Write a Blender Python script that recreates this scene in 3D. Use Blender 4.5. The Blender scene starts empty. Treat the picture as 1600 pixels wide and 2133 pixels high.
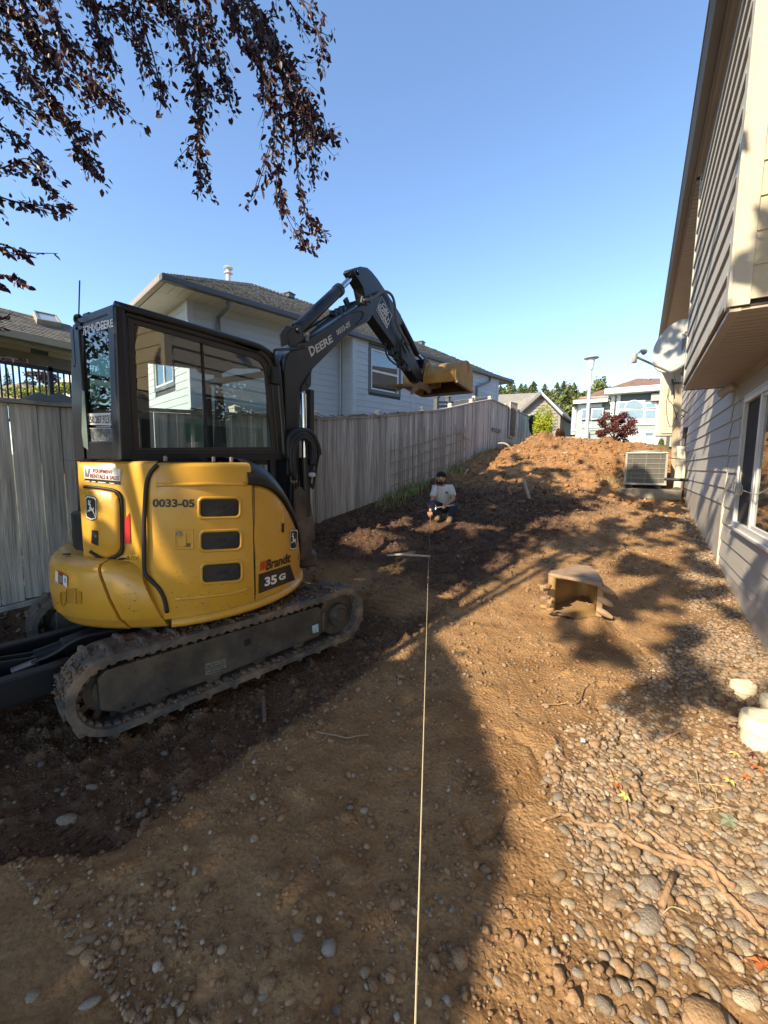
import bpy, bmesh, math, random
import numpy as np
from mathutils import Vector, Matrix, noise
from mathutils.geometry import tessellate_polygon
random.seed(7); rng = np.random.default_rng(7)
S = bpy.context.scene
COL = S.collection

# ------------------------------------------------------------------ camera
CAMH = 1.55
F_PX = 868.74            # focal length for a 1600 px wide picture
def _cam():
    t, r, y = 0.110044, 0.0092273, 0.544863
    ct, st = math.cos(t), math.sin(t)
    F = Vector((0, ct, -st)); R = Vector((1, 0, 0)); U = R.cross(F)
    cr, sr = math.cos(r), math.sin(r)
    R, U = cr*R + sr*U, -sr*R + cr*U
    M = Matrix.Rotation(y, 3, 'Z')
    return M @ F, M @ R, M @ U
CF, CR, CU = _cam()
EYE = Vector((0, 0, CAMH))
cd = bpy.data.cameras.new('camera'); cam = bpy.data.objects.new('camera', cd); COL.objects.link(cam)
cd.sensor_fit = 'HORIZONTAL'; cd.sensor_width = 36; cd.lens = 36*F_PX/1600
cd.clip_start = 0.05; cd.clip_end = 2000
mw = Matrix.Identity(4)
for i in range(3):
    mw[i][0] = CR[i]; mw[i][1] = CU[i]; mw[i][2] = -CF[i]; mw[i][3] = EYE[i]
cam.matrix_world = mw
S.camera = cam
# surveying helpers: sight lines from the viewpoint cut with real planes of the place
def ray(x, y): return CF + CR*((x-800)/F_PX) - CU*((y-1066.5)/F_PX)
def atX(x, y, X): d = ray(x, y); return EYE + d*(X/d.x)
def atY(x, y, Y): d = ray(x, y); return EYE + d*(Y/d.y)
def atZ(x, y, Z): d = ray(x, y); return EYE + d*((Z-CAMH)/d.z)
def atD(x, y, D): return EYE + ray(x, y)*D
def atN(x, y, n, w):
    d = ray(x, y); n = Vector(n); return EYE + d*((w-EYE.dot(n))/d.dot(n))
def proj(p):
    q = Vector(p)-EYE; z = q.dot(CF)
    if z <= 1e-4: return (-9999, -9999, z)
    return (800+F_PX*q.dot(CR)/z, 1066.5-F_PX*q.dot(CU)/z, z)

# ------------------------------------------------------------------ light
SUN = Vector((0.53, 1.616, -1.104)).normalized()      # direction the light travels
SUN_EL = math.asin(-SUN.z); SUN_AZ = math.atan2(-SUN.x, -SUN.y)
W = bpy.data.worlds.new('World'); S.world = W; W.use_nodes = True
nt = W.node_tree; nt.nodes.clear()
sky = nt.nodes.new('ShaderNodeTexSky'); sky.sky_type = 'NISHITA'; sky.sun_disc = False
sky.sun_elevation = SUN_EL; sky.sun_rotation = SUN_AZ % (2*math.pi)
sky.air_density = 1.0; sky.dust_density = 0.25; sky.ozone_density = 3.2; sky.altitude = 50
bg = nt.nodes.new('ShaderNodeBackground'); bg.inputs['Strength'].default_value = 0.133
wo = nt.nodes.new('ShaderNodeOutputWorld')
nt.links.new(sky.outputs[0], bg.inputs[0]); nt.links.new(bg.outputs[0], wo.inputs[0])
ld = bpy.data.lights.new('sun', 'SUN'); ld.energy = 3.6; ld.angle = math.radians(0.6); ld.color = (1.0, 0.85, 0.62)
lo = bpy.data.objects.new('sun', ld); COL.objects.link(lo)
lo.rotation_euler = SUN.to_track_quat('-Z', 'Y').to_euler(); lo.location = (-5, -12, 12)
S.view_settings.view_transform = 'Standard'; S.view_settings.look = 'None'
S.view_settings.exposure = 1.32; S.view_settings.gamma = 1.0
S.view_settings.use_curve_mapping = False
S.render.engine = 'CYCLES'
S.cycles.max_bounces = 8; S.cycles.transparent_max_bounces = 12

# ------------------------------------------------------------------ materials
MATS = {}
def lin(c):
    return tuple(((v/255)/12.92 if v/255 <= .04045 else ((v/255+.055)/1.055)**2.4) for v in c)
def mat(name, col, rough=.7, metal=0, var=0.15, scale=6, detail=6, bump=0, bscale=40, objvar=0, coat=0,
        col2=None, c2scale=3, c2lo=.45, c2hi=.65, stretch=(1, 1, 1), trans=0, spec=.5, alpha=1, attr=None, emit=None, rvar=0):
    if name in MATS: return MATS[name]
    m = bpy.data.materials.new(name); m.use_nodes = True; MATS[name] = m
    t = m.node_tree; N = t.nodes; L = t.links; b = N['Principled BSDF']
    b.inputs['Roughness'].default_value = rough; b.inputs['Metallic'].default_value = metal
    b.inputs['Specular IOR Level'].default_value = spec
    b.inputs['Coat Weight'].default_value = coat; b.inputs['Coat Roughness'].default_value = .12
    b.inputs['Transmission Weight'].default_value = trans
    tc = N.new('ShaderNodeTexCoord'); mp = N.new('ShaderNodeMapping'); mp.inputs['Scale'].default_value = stretch
    L.new(tc.outputs['Object'], mp.inputs[0])
    if attr:
        a = N.new('ShaderNodeAttribute'); a.attribute_name = attr; base = a.outputs['Color']
    else:
        rgb = N.new('ShaderNodeRGB'); rgb.outputs[0].default_value = (*col[:3], 1); base = rgb.outputs[0]
    if col2:
        n2 = N.new('ShaderNodeTexNoise'); n2.inputs['Scale'].default_value = c2scale; n2.inputs['Detail'].default_value = 8
        n2.inputs['Roughness'].default_value = .65
        L.new(mp.outputs[0], n2.inputs['Vector'])
        r2 = N.new('ShaderNodeMapRange'); r2.inputs['From Min'].default_value = c2lo; r2.inputs['From Max'].default_value = c2hi
        L.new(n2.outputs[0], r2.inputs[0])
        mx = N.new('ShaderNodeMix'); mx.data_type = 'RGBA'; L.new(r2.outputs[0], mx.inputs[0])
        L.new(base, mx.inputs[6]); mx.inputs[7].default_value = (*col2[:3], 1); base = mx.outputs[2]
    no = N.new('ShaderNodeTexNoise'); no.inputs['Scale'].default_value = scale; no.inputs['Detail'].default_value = detail
    no.inputs['Roughness'].default_value = .6
    L.new(mp.outputs[0], no.inputs['Vector'])
    mr = N.new('ShaderNodeMapRange'); mr.inputs['From Min'].default_value = .3; mr.inputs['From Max'].default_value = .7
    mr.inputs['To Min'].default_value = 1-var; mr.inputs['To Max'].default_value = 1+var
    L.new(no.outputs[0], mr.inputs[0])
    val = mr.outputs[0]
    if objvar:
        oi = N.new('ShaderNodeObjectInfo'); m2 = N.new('ShaderNodeMapRange')
        m2.inputs['To Min'].default_value = 1-objvar; m2.inputs['To Max'].default_value = 1+objvar
        L.new(oi.outputs['Random'], m2.inputs[0])
        mu = N.new('ShaderNodeMath'); mu.operation = 'MULTIPLY'; L.new(val, mu.inputs[0]); L.new(m2.outputs[0], mu.inputs[1]); val = mu.outputs[0]
    vm = N.new('ShaderNodeVectorMath'); vm.operation = 'SCALE'
    L.new(base, vm.inputs[0]); L.new(val, vm.inputs['Scale']); L.new(vm.outputs[0], b.inputs['Base Color'])
    if rvar:
        rn = N.new('ShaderNodeTexNoise'); rn.inputs['Scale'].default_value = scale*2.3; rn.inputs['Detail'].default_value = 9; rn.inputs['Roughness'].default_value = .7
        L.new(mp.outputs[0], rn.inputs['Vector']); rr = N.new('ShaderNodeMapRange'); rr.inputs['From Min'].default_value = .35; rr.inputs['From Max'].default_value = .65
        rr.inputs['To Min'].default_value = max(.05, rough-rvar); rr.inputs['To Max'].default_value = min(1, rough+rvar); L.new(rn.outputs[0], rr.inputs[0]); L.new(rr.outputs[0], b.inputs['Roughness'])
    if bump:
        nb = N.new('ShaderNodeTexNoise'); nb.inputs['Scale'].default_value = bscale; nb.inputs['Detail'].default_value = 8
        L.new(mp.outputs[0], nb.inputs['Vector'])
        bp = N.new('ShaderNodeBump'); bp.inputs['Strength'].default_value = bump; bp.inputs['Distance'].default_value = .02
        L.new(nb.outputs[0], bp.inputs['Height']); L.new(bp.outputs[0], b.inputs['Normal'])
    if emit: b.inputs['Emission Color'].default_value = (*emit, 1); b.inputs['Emission Strength'].default_value = 1
    return m
def glass_mat(name, tint, rough=.02, clear=.75):
    """thin window pane: mirror-like coat over tinted see-through"""
    m = bpy.data.materials.new(name); m.use_nodes = True; MATS[name] = m
    t = m.node_tree; N = t.nodes; L = t.links; N.clear()
    o = N.new('ShaderNodeOutputMaterial'); tr = N.new('ShaderNodeBsdfTransparent'); tr.inputs[0].default_value = (*tint, 1)
    gl = N.new('ShaderNodeBsdfGlossy'); gl.inputs['Roughness'].default_value = rough
    fr = N.new('ShaderNodeFresnel'); fr.inputs['IOR'].default_value = 1.6
    mul = N.new('ShaderNodeMath'); mul.operation = 'MULTIPLY_ADD'; mul.inputs[1].default_value = 1.5; mul.inputs[2].default_value = 0.05
    ge = N.new('ShaderNodeNewGeometry'); io = N.new('ShaderNodeMath'); io.operation = 'MULTIPLY_ADD'; io.inputs[1].default_value = 1/1.6-1.6; io.inputs[2].default_value = 1.6
    L.new(ge.outputs['Backfacing'], io.inputs[0]); L.new(io.outputs[0], fr.inputs['IOR']); L.new(fr.outputs[0], mul.inputs[0])
    mx = N.new('ShaderNodeMixShader'); L.new(mul.outputs[0], mx.inputs[0]); L.new(tr.outputs[0], mx.inputs[1]); L.new(gl.outputs[0], mx.inputs[2])
    L.new(mx.outputs[0], o.inputs[0])
    return m

# ------------------------------------------------------------------ mesh helpers
class MB:
    def __init__(s): s.v = []; s.f = []
    def add(s, vs, fs):
        o = len(s.v); s.v += [tuple(p) for p in vs]; s.f += [tuple(i+o for i in f) for f in fs]; return s
    def box(s, a, b, M=None):
        x0, y0, z0 = a; x1, y1, z1 = b
        vs = [Vector(p) for p in ((x0,y0,z0),(x1,y0,z0),(x1,y1,z0),(x0,y1,z0),(x0,y0,z1),(x1,y0,z1),(x1,y1,z1),(x0,y1,z1))]
        if M is not None: vs = [M @ p for p in vs]
        return s.add(vs, [(3,2,1,0),(4,5,6,7),(0,1,5,4),(1,2,6,5),(2,3,7,6),(3,0,4,7)])
    def prism(s, poly, off):
        """closed solid from a planar outline and an offset vector"""
        off = Vector(off); P = [Vector(p) for p in poly]; n = len(P)
        tris = tessellate_polygon([P])
        fs = [tuple(t) for t in tris] + [tuple(reversed([i+n for i in t])) for t in tris]
        fs += [(i, (i+1) % n, (i+1) % n+n, i+n) for i in range(n)]
        return s.add(P+[p+off for p in P], fs)
    def sheet(s, poly):
        P = [Vector(p) for p in poly]
        return s.add(P, [tuple(t) for t in tessellate_polygon([P])])
    def tube(s, pts, r, n=8, cap=True, flat=1):
        pts = [Vector(p) for p in pts]; rs = r if isinstance(r, (list, tuple)) else [r]*len(pts)
        vs = []; fs = []; prev = None
        for i, p in enumerate(pts):
            d = (pts[min(i+1, len(pts)-1)]-pts[max(i-1, 0)])
            if d.length < 1e-9: d = Vector((0, 0, 1))
            d.normalize()
            if prev is None: a = d.orthogonal().normalized()
            else:
                a = prev-d*prev.dot(d)
                a = a.normalized() if a.length > 1e-6 else d.orthogonal().normalized()
            prev = a; b = d.cross(a)
            for k in range(n):
                w = 2*math.pi*k/n; vs.append(p+(a*math.cos(w)+b*math.sin(w)*flat)*rs[i])
        m = len(pts)
        for i in range(m-1):
            for k in range(n):
                k2 = (k+1) % n; fs.append((i*n+k, i*n+k2, (i+1)*n+k2, (i+1)*n+k))
        if cap: fs.append(tuple(reversed(range(n)))); fs.append(tuple((m-1)*n+k for k in range(n)))
        return s.add(vs, fs)
    def ring(s, outer, inner, off):
        """flat frame between two outlines with equal point counts, given depth"""
        off = Vector(off); n = len(outer); O = [Vector(p) for p in outer]; I = [Vector(p) for p in inner]
        vs = O+I+[p+off for p in O]+[p+off for p in I]; fs = []
        for i in range(n):
            j = (i+1) % n
            fs += [(i, j, n+j, n+i), (2*n+j, 2*n+i, 3*n+i, 3*n+j), (j, i, 2*n+i, 2*n+j), (n+i, n+j, 3*n+j, 3*n+i)]
        return s.add(vs, fs)
    def grid(s, P):
        """P: rows of points"""
        m, n = len(P), len(P[0]); fs = []
        for i in range(m-1):
            for j in range(n-1): fs.append((i*n+j, i*n+j+1, (i+1)*n+j+1, (i+1)*n+j))
        return s.add([p for r in P for p in r], fs)
    def lathe(s, prof, c, axis=(0, 0, 1), n=24):
        axis = Vector(axis).normalized(); a = axis.orthogonal().normalized(); b = axis.cross(a); c = Vector(c); vs = []; fs = []
        for (r, h) in prof:
            for k in range(n):
                w = 2*math.pi*k/n; vs.append(c+axis*h+(a*math.cos(w)+b*math.sin(w))*r)
        m = len(prof)
        for i in range(m-1):
            for k in range(n): fs.append((i*n+k, i*n+(k+1) % n, (i+1)*n+(k+1) % n, (i+1)*n+k))
        if prof[0][0] > 1e-5: fs.append(tuple(reversed(range(n))))
        if prof[-1][0] > 1e-5: fs.append(tuple((m-1)*n+k for k in range(n)))
        return s.add(vs, fs)
    def bar(s, a, b, w, h, up=(0, 0, 1)):
        """rectangular bar from a to b"""
        a = Vector(a); b = Vector(b); d = (b-a).normalized(); u = Vector(up); x = d.cross(u)
        if x.length < 1e-4: x = d.orthogonal()
        x.normalize(); y = x.cross(d)
        vs = []
        for p in (a, b):
            for (i, j) in ((-1,-1),(1,-1),(1,1),(-1,1)): vs.append(p+x*(i*w/2)+y*(j*h/2))
        return s.add(vs, [(3,2,1,0),(4,5,6,7),(0,1,5,4),(1,2,6,5),(2,3,7,6),(3,0,4,7)])
    def build(s, name, m, parent=None, smooth=False, bevel=0, fix=True, seg=2):
        me = bpy.data.meshes.new(name); me.from_pydata(s.v, [], s.f)
        if fix:
            bm = bmesh.new(); bm.from_mesh(me); bmesh.ops.recalc_face_normals(bm, faces=bm.faces); bm.to_mesh(me); bm.free()
        me.materials.append(m)
        if smooth: me.shade_smooth()
        o = bpy.data.objects.new(name, me); COL.objects.link(o)
        if smooth == 'auto':
            md = o.modifiers.new('edges', 'EDGE_SPLIT'); md.split_angle = math.radians(35)
        if bevel:
            md = o.modifiers.new('bevel', 'BEVEL'); md.width = bevel; md.segments = seg; md.limit_method = 'ANGLE'; md.angle_limit = math.radians(35)
        if parent is not None: attach(o, parent)
        return o
WM = {}
def attach(o, p):
    o.parent = p; o.matrix_parent_inverse = WM.get(p.name, Matrix.Identity(4)).inverted()
def empty(name, loc, label, cat, group=None):
    o = bpy.data.objects.new(name, None); COL.objects.link(o); o.location = loc; o.empty_display_size = .2
    WM[o.name] = Matrix.Translation(loc)
    return tag(o, label, cat, group)
def tag(o, label=None, cat=None, group=None, kind=None):
    if label: o['label'] = label
    if cat: o['category'] = cat
    if group: o['group'] = group
    if kind: o['kind'] = kind
    return o
def curve_pts(pts, n=6):
    """Catmull-Rom through points"""
    P = [Vector(p) for p in pts]; P = [P[0]*2-P[1]]+P+[P[-1]*2-P[-2]]; out = []
    for i in range(1, len(P)-2):
        for k in range(n):
            t = k/n; a, b, c, d = P[i-1:i+3]
            out.append(.5*((2*b)+(c-a)*t+(2*a-5*b+4*c-d)*t*t+(3*b-a-3*c+d)*t**3))
    out.append(P[-2]); return out
def text_mesh(body, bold=.012):
    cu = bpy.data.curves.new('t', 'FONT'); cu.body = body; cu.size = 1; cu.offset = bold; cu.resolution_u = 3
    o = bpy.data.objects.new('t', cu); COL.objects.link(o); bpy.context.view_layer.update()
    me = bpy.data.meshes.new_from_object(o.evaluated_get(bpy.context.evaluated_depsgraph_get()))
    vs = [v.co.copy() for v in me.vertices]; fs = [tuple(p.vertices) for p in me.polygons]
    bpy.data.objects.remove(o); bpy.data.curves.remove(cu); bpy.data.meshes.remove(me)
    x0 = min(v.x for v in vs); x1 = max(v.x for v in vs); y0 = min(v.y for v in vs); y1 = max(v.y for v in vs)
    return [((v.x-x0)/(x1-x0), (v.y-y0)/(y1-y0)) for v in vs], fs
def bil(q, u, v):
    """q = TL,TR,BR,BL sight points; u right, v up"""
    tl, tr, br, bl = q
    x = (tl[0]*(1-u)+tr[0]*u)*v+(bl[0]*(1-u)+br[0]*u)*(1-v)
    y = (tl[1]*(1-u)+tr[1]*u)*v+(bl[1]*(1-u)+br[1]*u)*(1-v)
    return x, y
def decal_text(body, q, surf, m, parent, name='lettering', bold=.012):
    vs, fs = text_mesh(body, bold)
    b = MB(); b.add([surf(*bil(q, u, v)) for u, v in vs], fs); return b.build(name, m, parent, fix=False)
def decal_quad(q, surf, m, parent, name='decal', n=8):
    b = MB(); b.grid([[surf(*bil(q, i/n, j/n)) for i in range(n+1)] for j in range(n+1)]); return b.build(name, m, parent, fix=False)
def fine_sheet(poly, fn, n=3):
    bm = bmesh.new(); vs = [bm.verts.new((u, v, 0)) for u, v in poly]
    for t in tessellate_polygon([[Vector((u, v, 0)) for u, v in poly]]):
        try: bm.faces.new([vs[i] for i in t])
        except ValueError: pass
    for _ in range(n): bmesh.ops.subdivide_edges(bm, edges=[e for e in bm.edges if e.calc_length() > .06*MAXL(poly)], cuts=1, use_grid_fill=True); bmesh.ops.triangulate(bm, faces=bm.faces)
    bm.verts.index_update(); b = MB(); b.add([fn(v.co.x, v.co.y) for v in bm.verts], [tuple(v.index for v in f.verts) for f in bm.faces]); bm.free(); return b
def MAXL(poly): return max(max(p[0] for p in poly)-min(p[0] for p in poly), max(p[1] for p in poly)-min(p[1] for p in poly))
def decal_poly(poly, q, surf, m, parent, name='decal'):
    return fine_sheet(poly, lambda u, v: surf(*bil(q, u, v))).build(name, m, parent, fix=False)

# value noise for terrain, vectorised
_perm = rng.random((64, 64, 1))
def vnoise(x, y):
    xi = np.floor(x).astype(int); yi = np.floor(y).astype(int); fx = x-xi; fy = y-yi
    fx = fx*fx*(3-2*fx); fy = fy*fy*(3-2*fy); P = _perm[:, :, 0]
    a = P[xi % 64, yi % 64]; b = P[(xi+1) % 64, yi % 64]; c = P[xi % 64, (yi+1) % 64]; d = P[(xi+1) % 64, (yi+1) % 64]
    return (a*(1-fx)+b*fx)*(1-fy)+(c*(1-fx)+d*fx)*fy
def fbm(x, y, o=4, g=.5):
    s = 0; a = 1; t = 0
    for i in range(o):
        s = s+a*vnoise(x*2**i+i*17.3, y*2**i+i*9.1); t += a; a *= g
    return s/t*2-1
# ================================================================== SETTING: ground
YK = np.array([-30, 0, 1.7, 3, 4.4, 5.5, 7, 8.5, 10, 11, 12, 13.2, 14.2, 15.3, 16.3, 18, 22, 400.])
XK = np.array([-4.9, -4.1, -2.6, -1.0, 0.0, 1.0])
ZK = np.array([
 # -4.9  -4.1  -2.6  -1.0   0     1
 [ .25,  .05,  .0,  .0,  .0,  .0],
 [ .25,  .05,  .0,  .0,  .0,  .0],
 [ .28,  .07, -.02, .0,  .0,  .0],
 [ .36,  .14,  .02, .0,  .0,  .02],
 [ .46,  .24,  .10, .10, .07, .055],
 [ .57,  .36,  .26, .22, .17, .13],
 [ .76,  .54,  .46, .40, .33, .29],
 [ .96,  .76,  .68, .62, .50, .42],
 [1.20, 1.00,  .98, .86, .66, .54],
 [1.36, 1.20, 1.18, 1.02, .78, .62],
 [1.56, 1.40, 1.36, 1.20, .92, .72],
 [1.82, 1.68, 1.72, 1.50, 1.25, 1.05],
 [1.98, 1.95, 2.22, 1.98, 1.65, 1.45],
 [2.18, 2.25, 2.60, 2.42, 2.12, 1.72],
 [2.28, 2.32, 2.52, 2.46, 2.28, 1.95],
 [2.38, 2.38, 2.42, 2.42, 2.36, 2.2],
 [2.45, 2.45, 2.45, 2.45, 2.45, 2.45],
 [2.45, 2.45, 2.45, 2.45, 2.45, 2.45]])
def sstep(a, b, x): t = np.clip((x-a)/(b-a), 0, 1); return t*t*(3-2*t)
def terr0(x, y):
    x = np.asarray(x, float); y = np.asarray(y, float)
    xc = np.clip(x, -4.9, 1.0)
    j = np.clip(np.searchsorted(YK, y)-1, 0, len(YK)-2); ty = np.clip((y-YK[j])/(YK[j+1]-YK[j]), 0, 1)
    i = np.clip(np.searchsorted(XK, xc)-1, 0, len(XK)-2); tx = (xc-XK[i])/(XK[i+1]-XK[i])
    tx = tx*.5+.5*tx*tx*(3-2*tx)
    z = (ZK[j, i]*(1-tx)+ZK[j, i+1]*tx)*(1-ty)+(ZK[j+1, i]*(1-tx)+ZK[j+1, i+1]*tx)*ty
    return z
def dark_mask(x, y):
    """damp freshly dug soil"""
    n = fbm(x*1.3+3, y*1.3, 4)*.45
    a = sstep(-.9, -1.5, x+n*.9-(y-6)*.18)*sstep(4.0, 4.7, y+n)*sstep(11.3, 9.6, y+n*1.5)          # trench round the man
    e = (y-.50-(x+2.045)*.80+n*.05)                                                        # trench under the machine
    b = sstep(-.03, .03, e)*sstep(-1.66, -1.82, x+n*.12-(y-1.5)*.03)*sstep(4.2, 3.3, y+n)
    c = sstep(.5, .9, fbm(x*.7+11, y*.7+5, 3)+.45)*sstep(7.5, 9.5, y)*sstep(12.6, 11.2, y)*.6
    return np.clip(np.maximum(np.maximum(a, b*.9), c), 0, 1)
def gravel_mask(x, y):
    n = fbm(x*2.1+7, y*2.1+2, 4)
    edge = np.interp(y, [0, .9, 1.5, 2.2, 3.0, 4.0, 5.2, 7, 12, 13], [.30, .14, -.05, -.22, -.12, .22, .55, .66, .70, .9])
    g = sstep(-.07, .13, x-edge+n*.28)*sstep(14, 12, y)
    patch = sstep(-.05, .35, fbm(x*.9+4, y*.9+8, 3)+.33)
    return np.clip(g*(.38+.62*patch), 0, 1)
def terr(x, y):
    x = np.asarray(x, float); y = np.asarray(y, float)
    z = terr0(x, y); near = sstep(40, 16, np.abs(y))
    dk = dark_mask(x, y)
    inside = sstep(-4.75, -4.5, x)*sstep(1.0, .85, x)
    amp = (.018+.05*sstep(8, 12, y))*inside*near
    z = z+fbm(x*.9, y*.9, 4)*amp*1.6
    z = z+np.abs(fbm(x*4+30, y*4, 4))*(.022+.05*dk*sstep(5, 7, y)+.05*sstep(11.5, 13, y))*inside*near
    cl = np.maximum(fbm(x*11+5, y*11, 3)-.15, 0)
    z = z+cl*(.035+.07*dk)*inside*near
    z = z+fbm(x*45, y*45, 2)*.0035*inside*near
    # edge of the trench under the machine
    e = (y-.50-(x+2.045)*.80)+fbm(x*3, y*3, 3)*.06
    z = z-.07*sstep(-.05, .05, e)*sstep(-1.60, -1.84, x-(y-1.5)*.03)*sstep(4.4, 3.6, y)*sstep(-4.2, -3.8, x)
    # tread marks left by the tracks
    u = x*.10+y*.99; v = x+(y-4)*.12
    tm = sstep(-2.75, -2.6, v)*sstep(-1.55, -1.75, v)*sstep(3.1, 3.5, y)*sstep(5.1, 4.7, y)
    z = z+tm*(np.sin(2*np.pi*(u+.05*np.abs(v+2.1))/.105)*.026)*(.5+.8*vnoise(x*3, y*3))
    # erosion ridges and cracks in the tan clay
    rid = np.abs(fbm(x*2.3+50, y*1.1+8, 4)); z = z-.035*np.exp(-(rid/.035)**2)*sstep(-.9, -.2, x)*sstep(4.5, 3.5, y)*inside
    # heap and banks on the slope
    z = z+.16*np.exp(-((x+3.55)**2/.25+(y-5.4)**2/.5))+.10*np.exp(-((x+3.9)**2/.2+(y-4.5)**2/.9))
    z = z+(.16*fbm(x*1.7, y*1.5+3, 4)+.05*np.abs(fbm(x*5+3, y*4, 3)))*sstep(8.5, 11, y)*inside*near
    z = z+.20*np.exp(-((x+3.15)**2/.22+(y-15.0)**2/.5))*inside
    w = np.exp(-((x+2.82)**2/.30+(y-7.02)**2/.22)); z = z*(1-w)+(.562+.025*fbm(x*7, y*7, 3))*w
    hp = fbm(x*9+2, y*9, 3)*.5+1
    z = z+(.10*np.exp(-((x+.24)**2/.016+(y-4.20)**2/.008))+.055*np.exp(-((x+.47)**2/.03+(y-4.14)**2/.006))+.06*np.exp(-((x+.08)**2/.012+(y-4.40)**2/.02))+.03*np.exp(-((x+.66)**2/.01+(y-4.3)**2/.01)))*hp
    return z
def tz(x, y): return float(terr(np.array([x]), np.array([y]))[0])

_tt = np.linspace(1.0, 24, 4600)
def hit(px, py, up=0.0):
    """first point of the ground on a sight line"""
    d = ray(px, py); X = _tt*d.x; Y = _tt*d.y; Z = CAMH+_tt*d.z; g = terr(X, Y)+up; k = np.argmax(Z < g)
    return Vector((X[k], Y[k], g[k])) if (Z < g).any() else atZ(px, py, up)
def ground_sheet(name, xs, ys, m, zoff=0):
    X, Y = np.meshgrid(xs, ys); Z = terr(X, Y)+zoff
    n, k = X.shape
    co = np.stack([X, Y, Z], -1).reshape(-1, 3)
    idx = np.arange(n*k).reshape(n, k)
    q = np.stack([idx[:-1, :-1], idx[:-1, 1:], idx[1:, 1:], idx[1:, :-1]], -1).reshape(-1, 4)
    me = bpy.data.meshes.new(name); me.vertices.add(len(co)); me.vertices.foreach_set('co', co.ravel())
    me.loops.add(q.size); me.loops.foreach_set('vertex_index', q.ravel())
    me.polygons.add(len(q)); me.polygons.foreach_set('loop_start', np.arange(0, q.size, 4)); me.polygons.foreach_set('loop_total', np.full(len(q), 4))
    me.update(calc_edges=True); me.shade_smooth()
    dk = dark_mask(X, Y).ravel(); gv = gravel_mask(X, Y).ravel(); far = sstep(17, 19, Y).ravel()
    fresh = (sstep(10.5, 12.5, Y)).ravel()
    c = np.stack([dk, gv, np.maximum(far, 0), fresh], -1)
    at = me.color_attributes.new('soil', 'FLOAT_COLOR', 'POINT'); at.data.foreach_set('color', c.astype(np.float32).ravel())
    me.materials.append(m); o = bpy.data.objects.new(name, me); COL.objects.link(o); return o
def soil_material():
    m = bpy.data.materials.new('soil'); m.use_nodes = True; t = m.node_tree; N = t.nodes; L = t.links; b = N['Principled BSDF']
    b.inputs['Roughness'].default_value = .95; b.inputs['Specular IOR Level'].default_value = .2
    a = N.new('ShaderNodeAttribute'); a.attribute_name = 'soil'; sp = N.new('ShaderNodeSeparateColor'); L.new(a.outputs['Color'], sp.inputs[0])
    tc = N.new('ShaderNodeTexCoord')
    def nz(sc, d=8, r=.6):
        n = N.new('ShaderNodeTexNoise'); n.inputs['Scale'].default_value = sc; n.inputs['Detail'].default_value = d; n.inputs['Roughness'].default_value = r
        L.new(tc.outputs['Object'], n.inputs['Vector']); return n.outputs[0]
    def ramp(src, stops):
        r = N.new('ShaderNodeValToRGB'); e = r.color_ramp.elements
        e[0].position, e[0].color = stops[0][0], (*stops[0][1], 1); e[1].position, e[1].color = stops[-1][0], (*stops[-1][1], 1)
        for p, c in stops[1:-1]:
            k = e.new(p); k.color = (*c, 1)
        L.new(src, r.inputs[0]); return r.outputs[0]
    def mix(f, x, y):
        mx = N.new('ShaderNodeMix'); mx.data_type = 'RGBA'; L.new(f, mx.inputs[0]); L.new(x, mx.inputs[6]); L.new(y, mx.inputs[7]); return mx.outputs[2]
    tan = ramp(nz(2.2), [(.30, (.21, .115, .050)), (.45, (.315, .178, .078)), (.58, (.38, .228, .106)), (.72, (.27, .165, .083))])
    darkc = ramp(nz(3.5), [(.3, (.066, .038, .025)), (.5, (.112, .064, .039)), (.7, (.18, .108, .062))])
    grav = ramp(nz(7), [(.3, (.12, .075, .04)), (.5, (.21, .14, .08)), (.7, (.29, .20, .12))])
    grass = ramp(nz(.8), [(.3, (.10, .11, .04)), (.7, (.20, .17, .08))])
    fresh = ramp(nz(2.8), [(.3, (.20, .098, .040)), (.5, (.33, .175, .075)), (.7, (.40, .23, .11))])
    c = mix(a.outputs['Alpha'], tan, fresh)
    c = mix(sp.outputs[1], c, grav); c = mix(sp.outputs[0], c, darkc); c = mix(sp.outputs[2], c, grass)
    fine = N.new('ShaderNodeMapRange'); fine.inputs['From Min'].default_value = .3; fine.inputs['From Max'].default_value = .7
    fine.inputs['To Min'].default_value = .72; fine.inputs['To Max'].default_value = 1.28; L.new(nz(60, 5, .75), fine.inputs[0])
    vm = N.new('ShaderNodeVectorMath'); vm.operation = 'SCALE'; L.new(c, vm.inputs[0]); L.new(fine.outputs[0], vm.inputs['Scale'])
    L.new(vm.outputs[0], b.inputs['Base Color'])
    ad = N.new('ShaderNodeMath'); ad.operation = 'ADD'; L.new(nz(35, 8, .7), ad.inputs[0])
    vo = N.new('ShaderNodeTexVoronoi'); vo.inputs['Scale'].default_value = 55; L.new(tc.outputs['Object'], vo.inputs['Vector'])
    iv = N.new('ShaderNodeMath'); iv.operation = 'MULTIPLY'; iv.inputs[1].default_value = -.5; L.new(vo.outputs['Distance'], iv.inputs[0]); L.new(iv.outputs[0], ad.inputs[1])
    bp = N.new('ShaderNodeBump'); bp.inputs['Strength'].default_value = .9; bp.inputs['Distance'].default_value = .018
    L.new(ad.outputs[0], bp.inputs['Height']); L.new(bp.outputs[0], b.inputs['Normal'])
    return m
SOIL = soil_material()
def geom(a, b, h0, g):
    out = [a]; h = h0
    while out[-1] < b: out.append(out[-1]+h); h *= g
    return out
ysg = geom(.10, 20, .011, 1.0033)
xsg = list(np.arange(-4.9, 1.02, .0165))
tag(ground_sheet('ground', np.array(xsg), np.array(ysg), SOIL), 'bare excavated yard of tan and dark soil sloping up between fence and house', None, None, 'structure')
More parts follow.
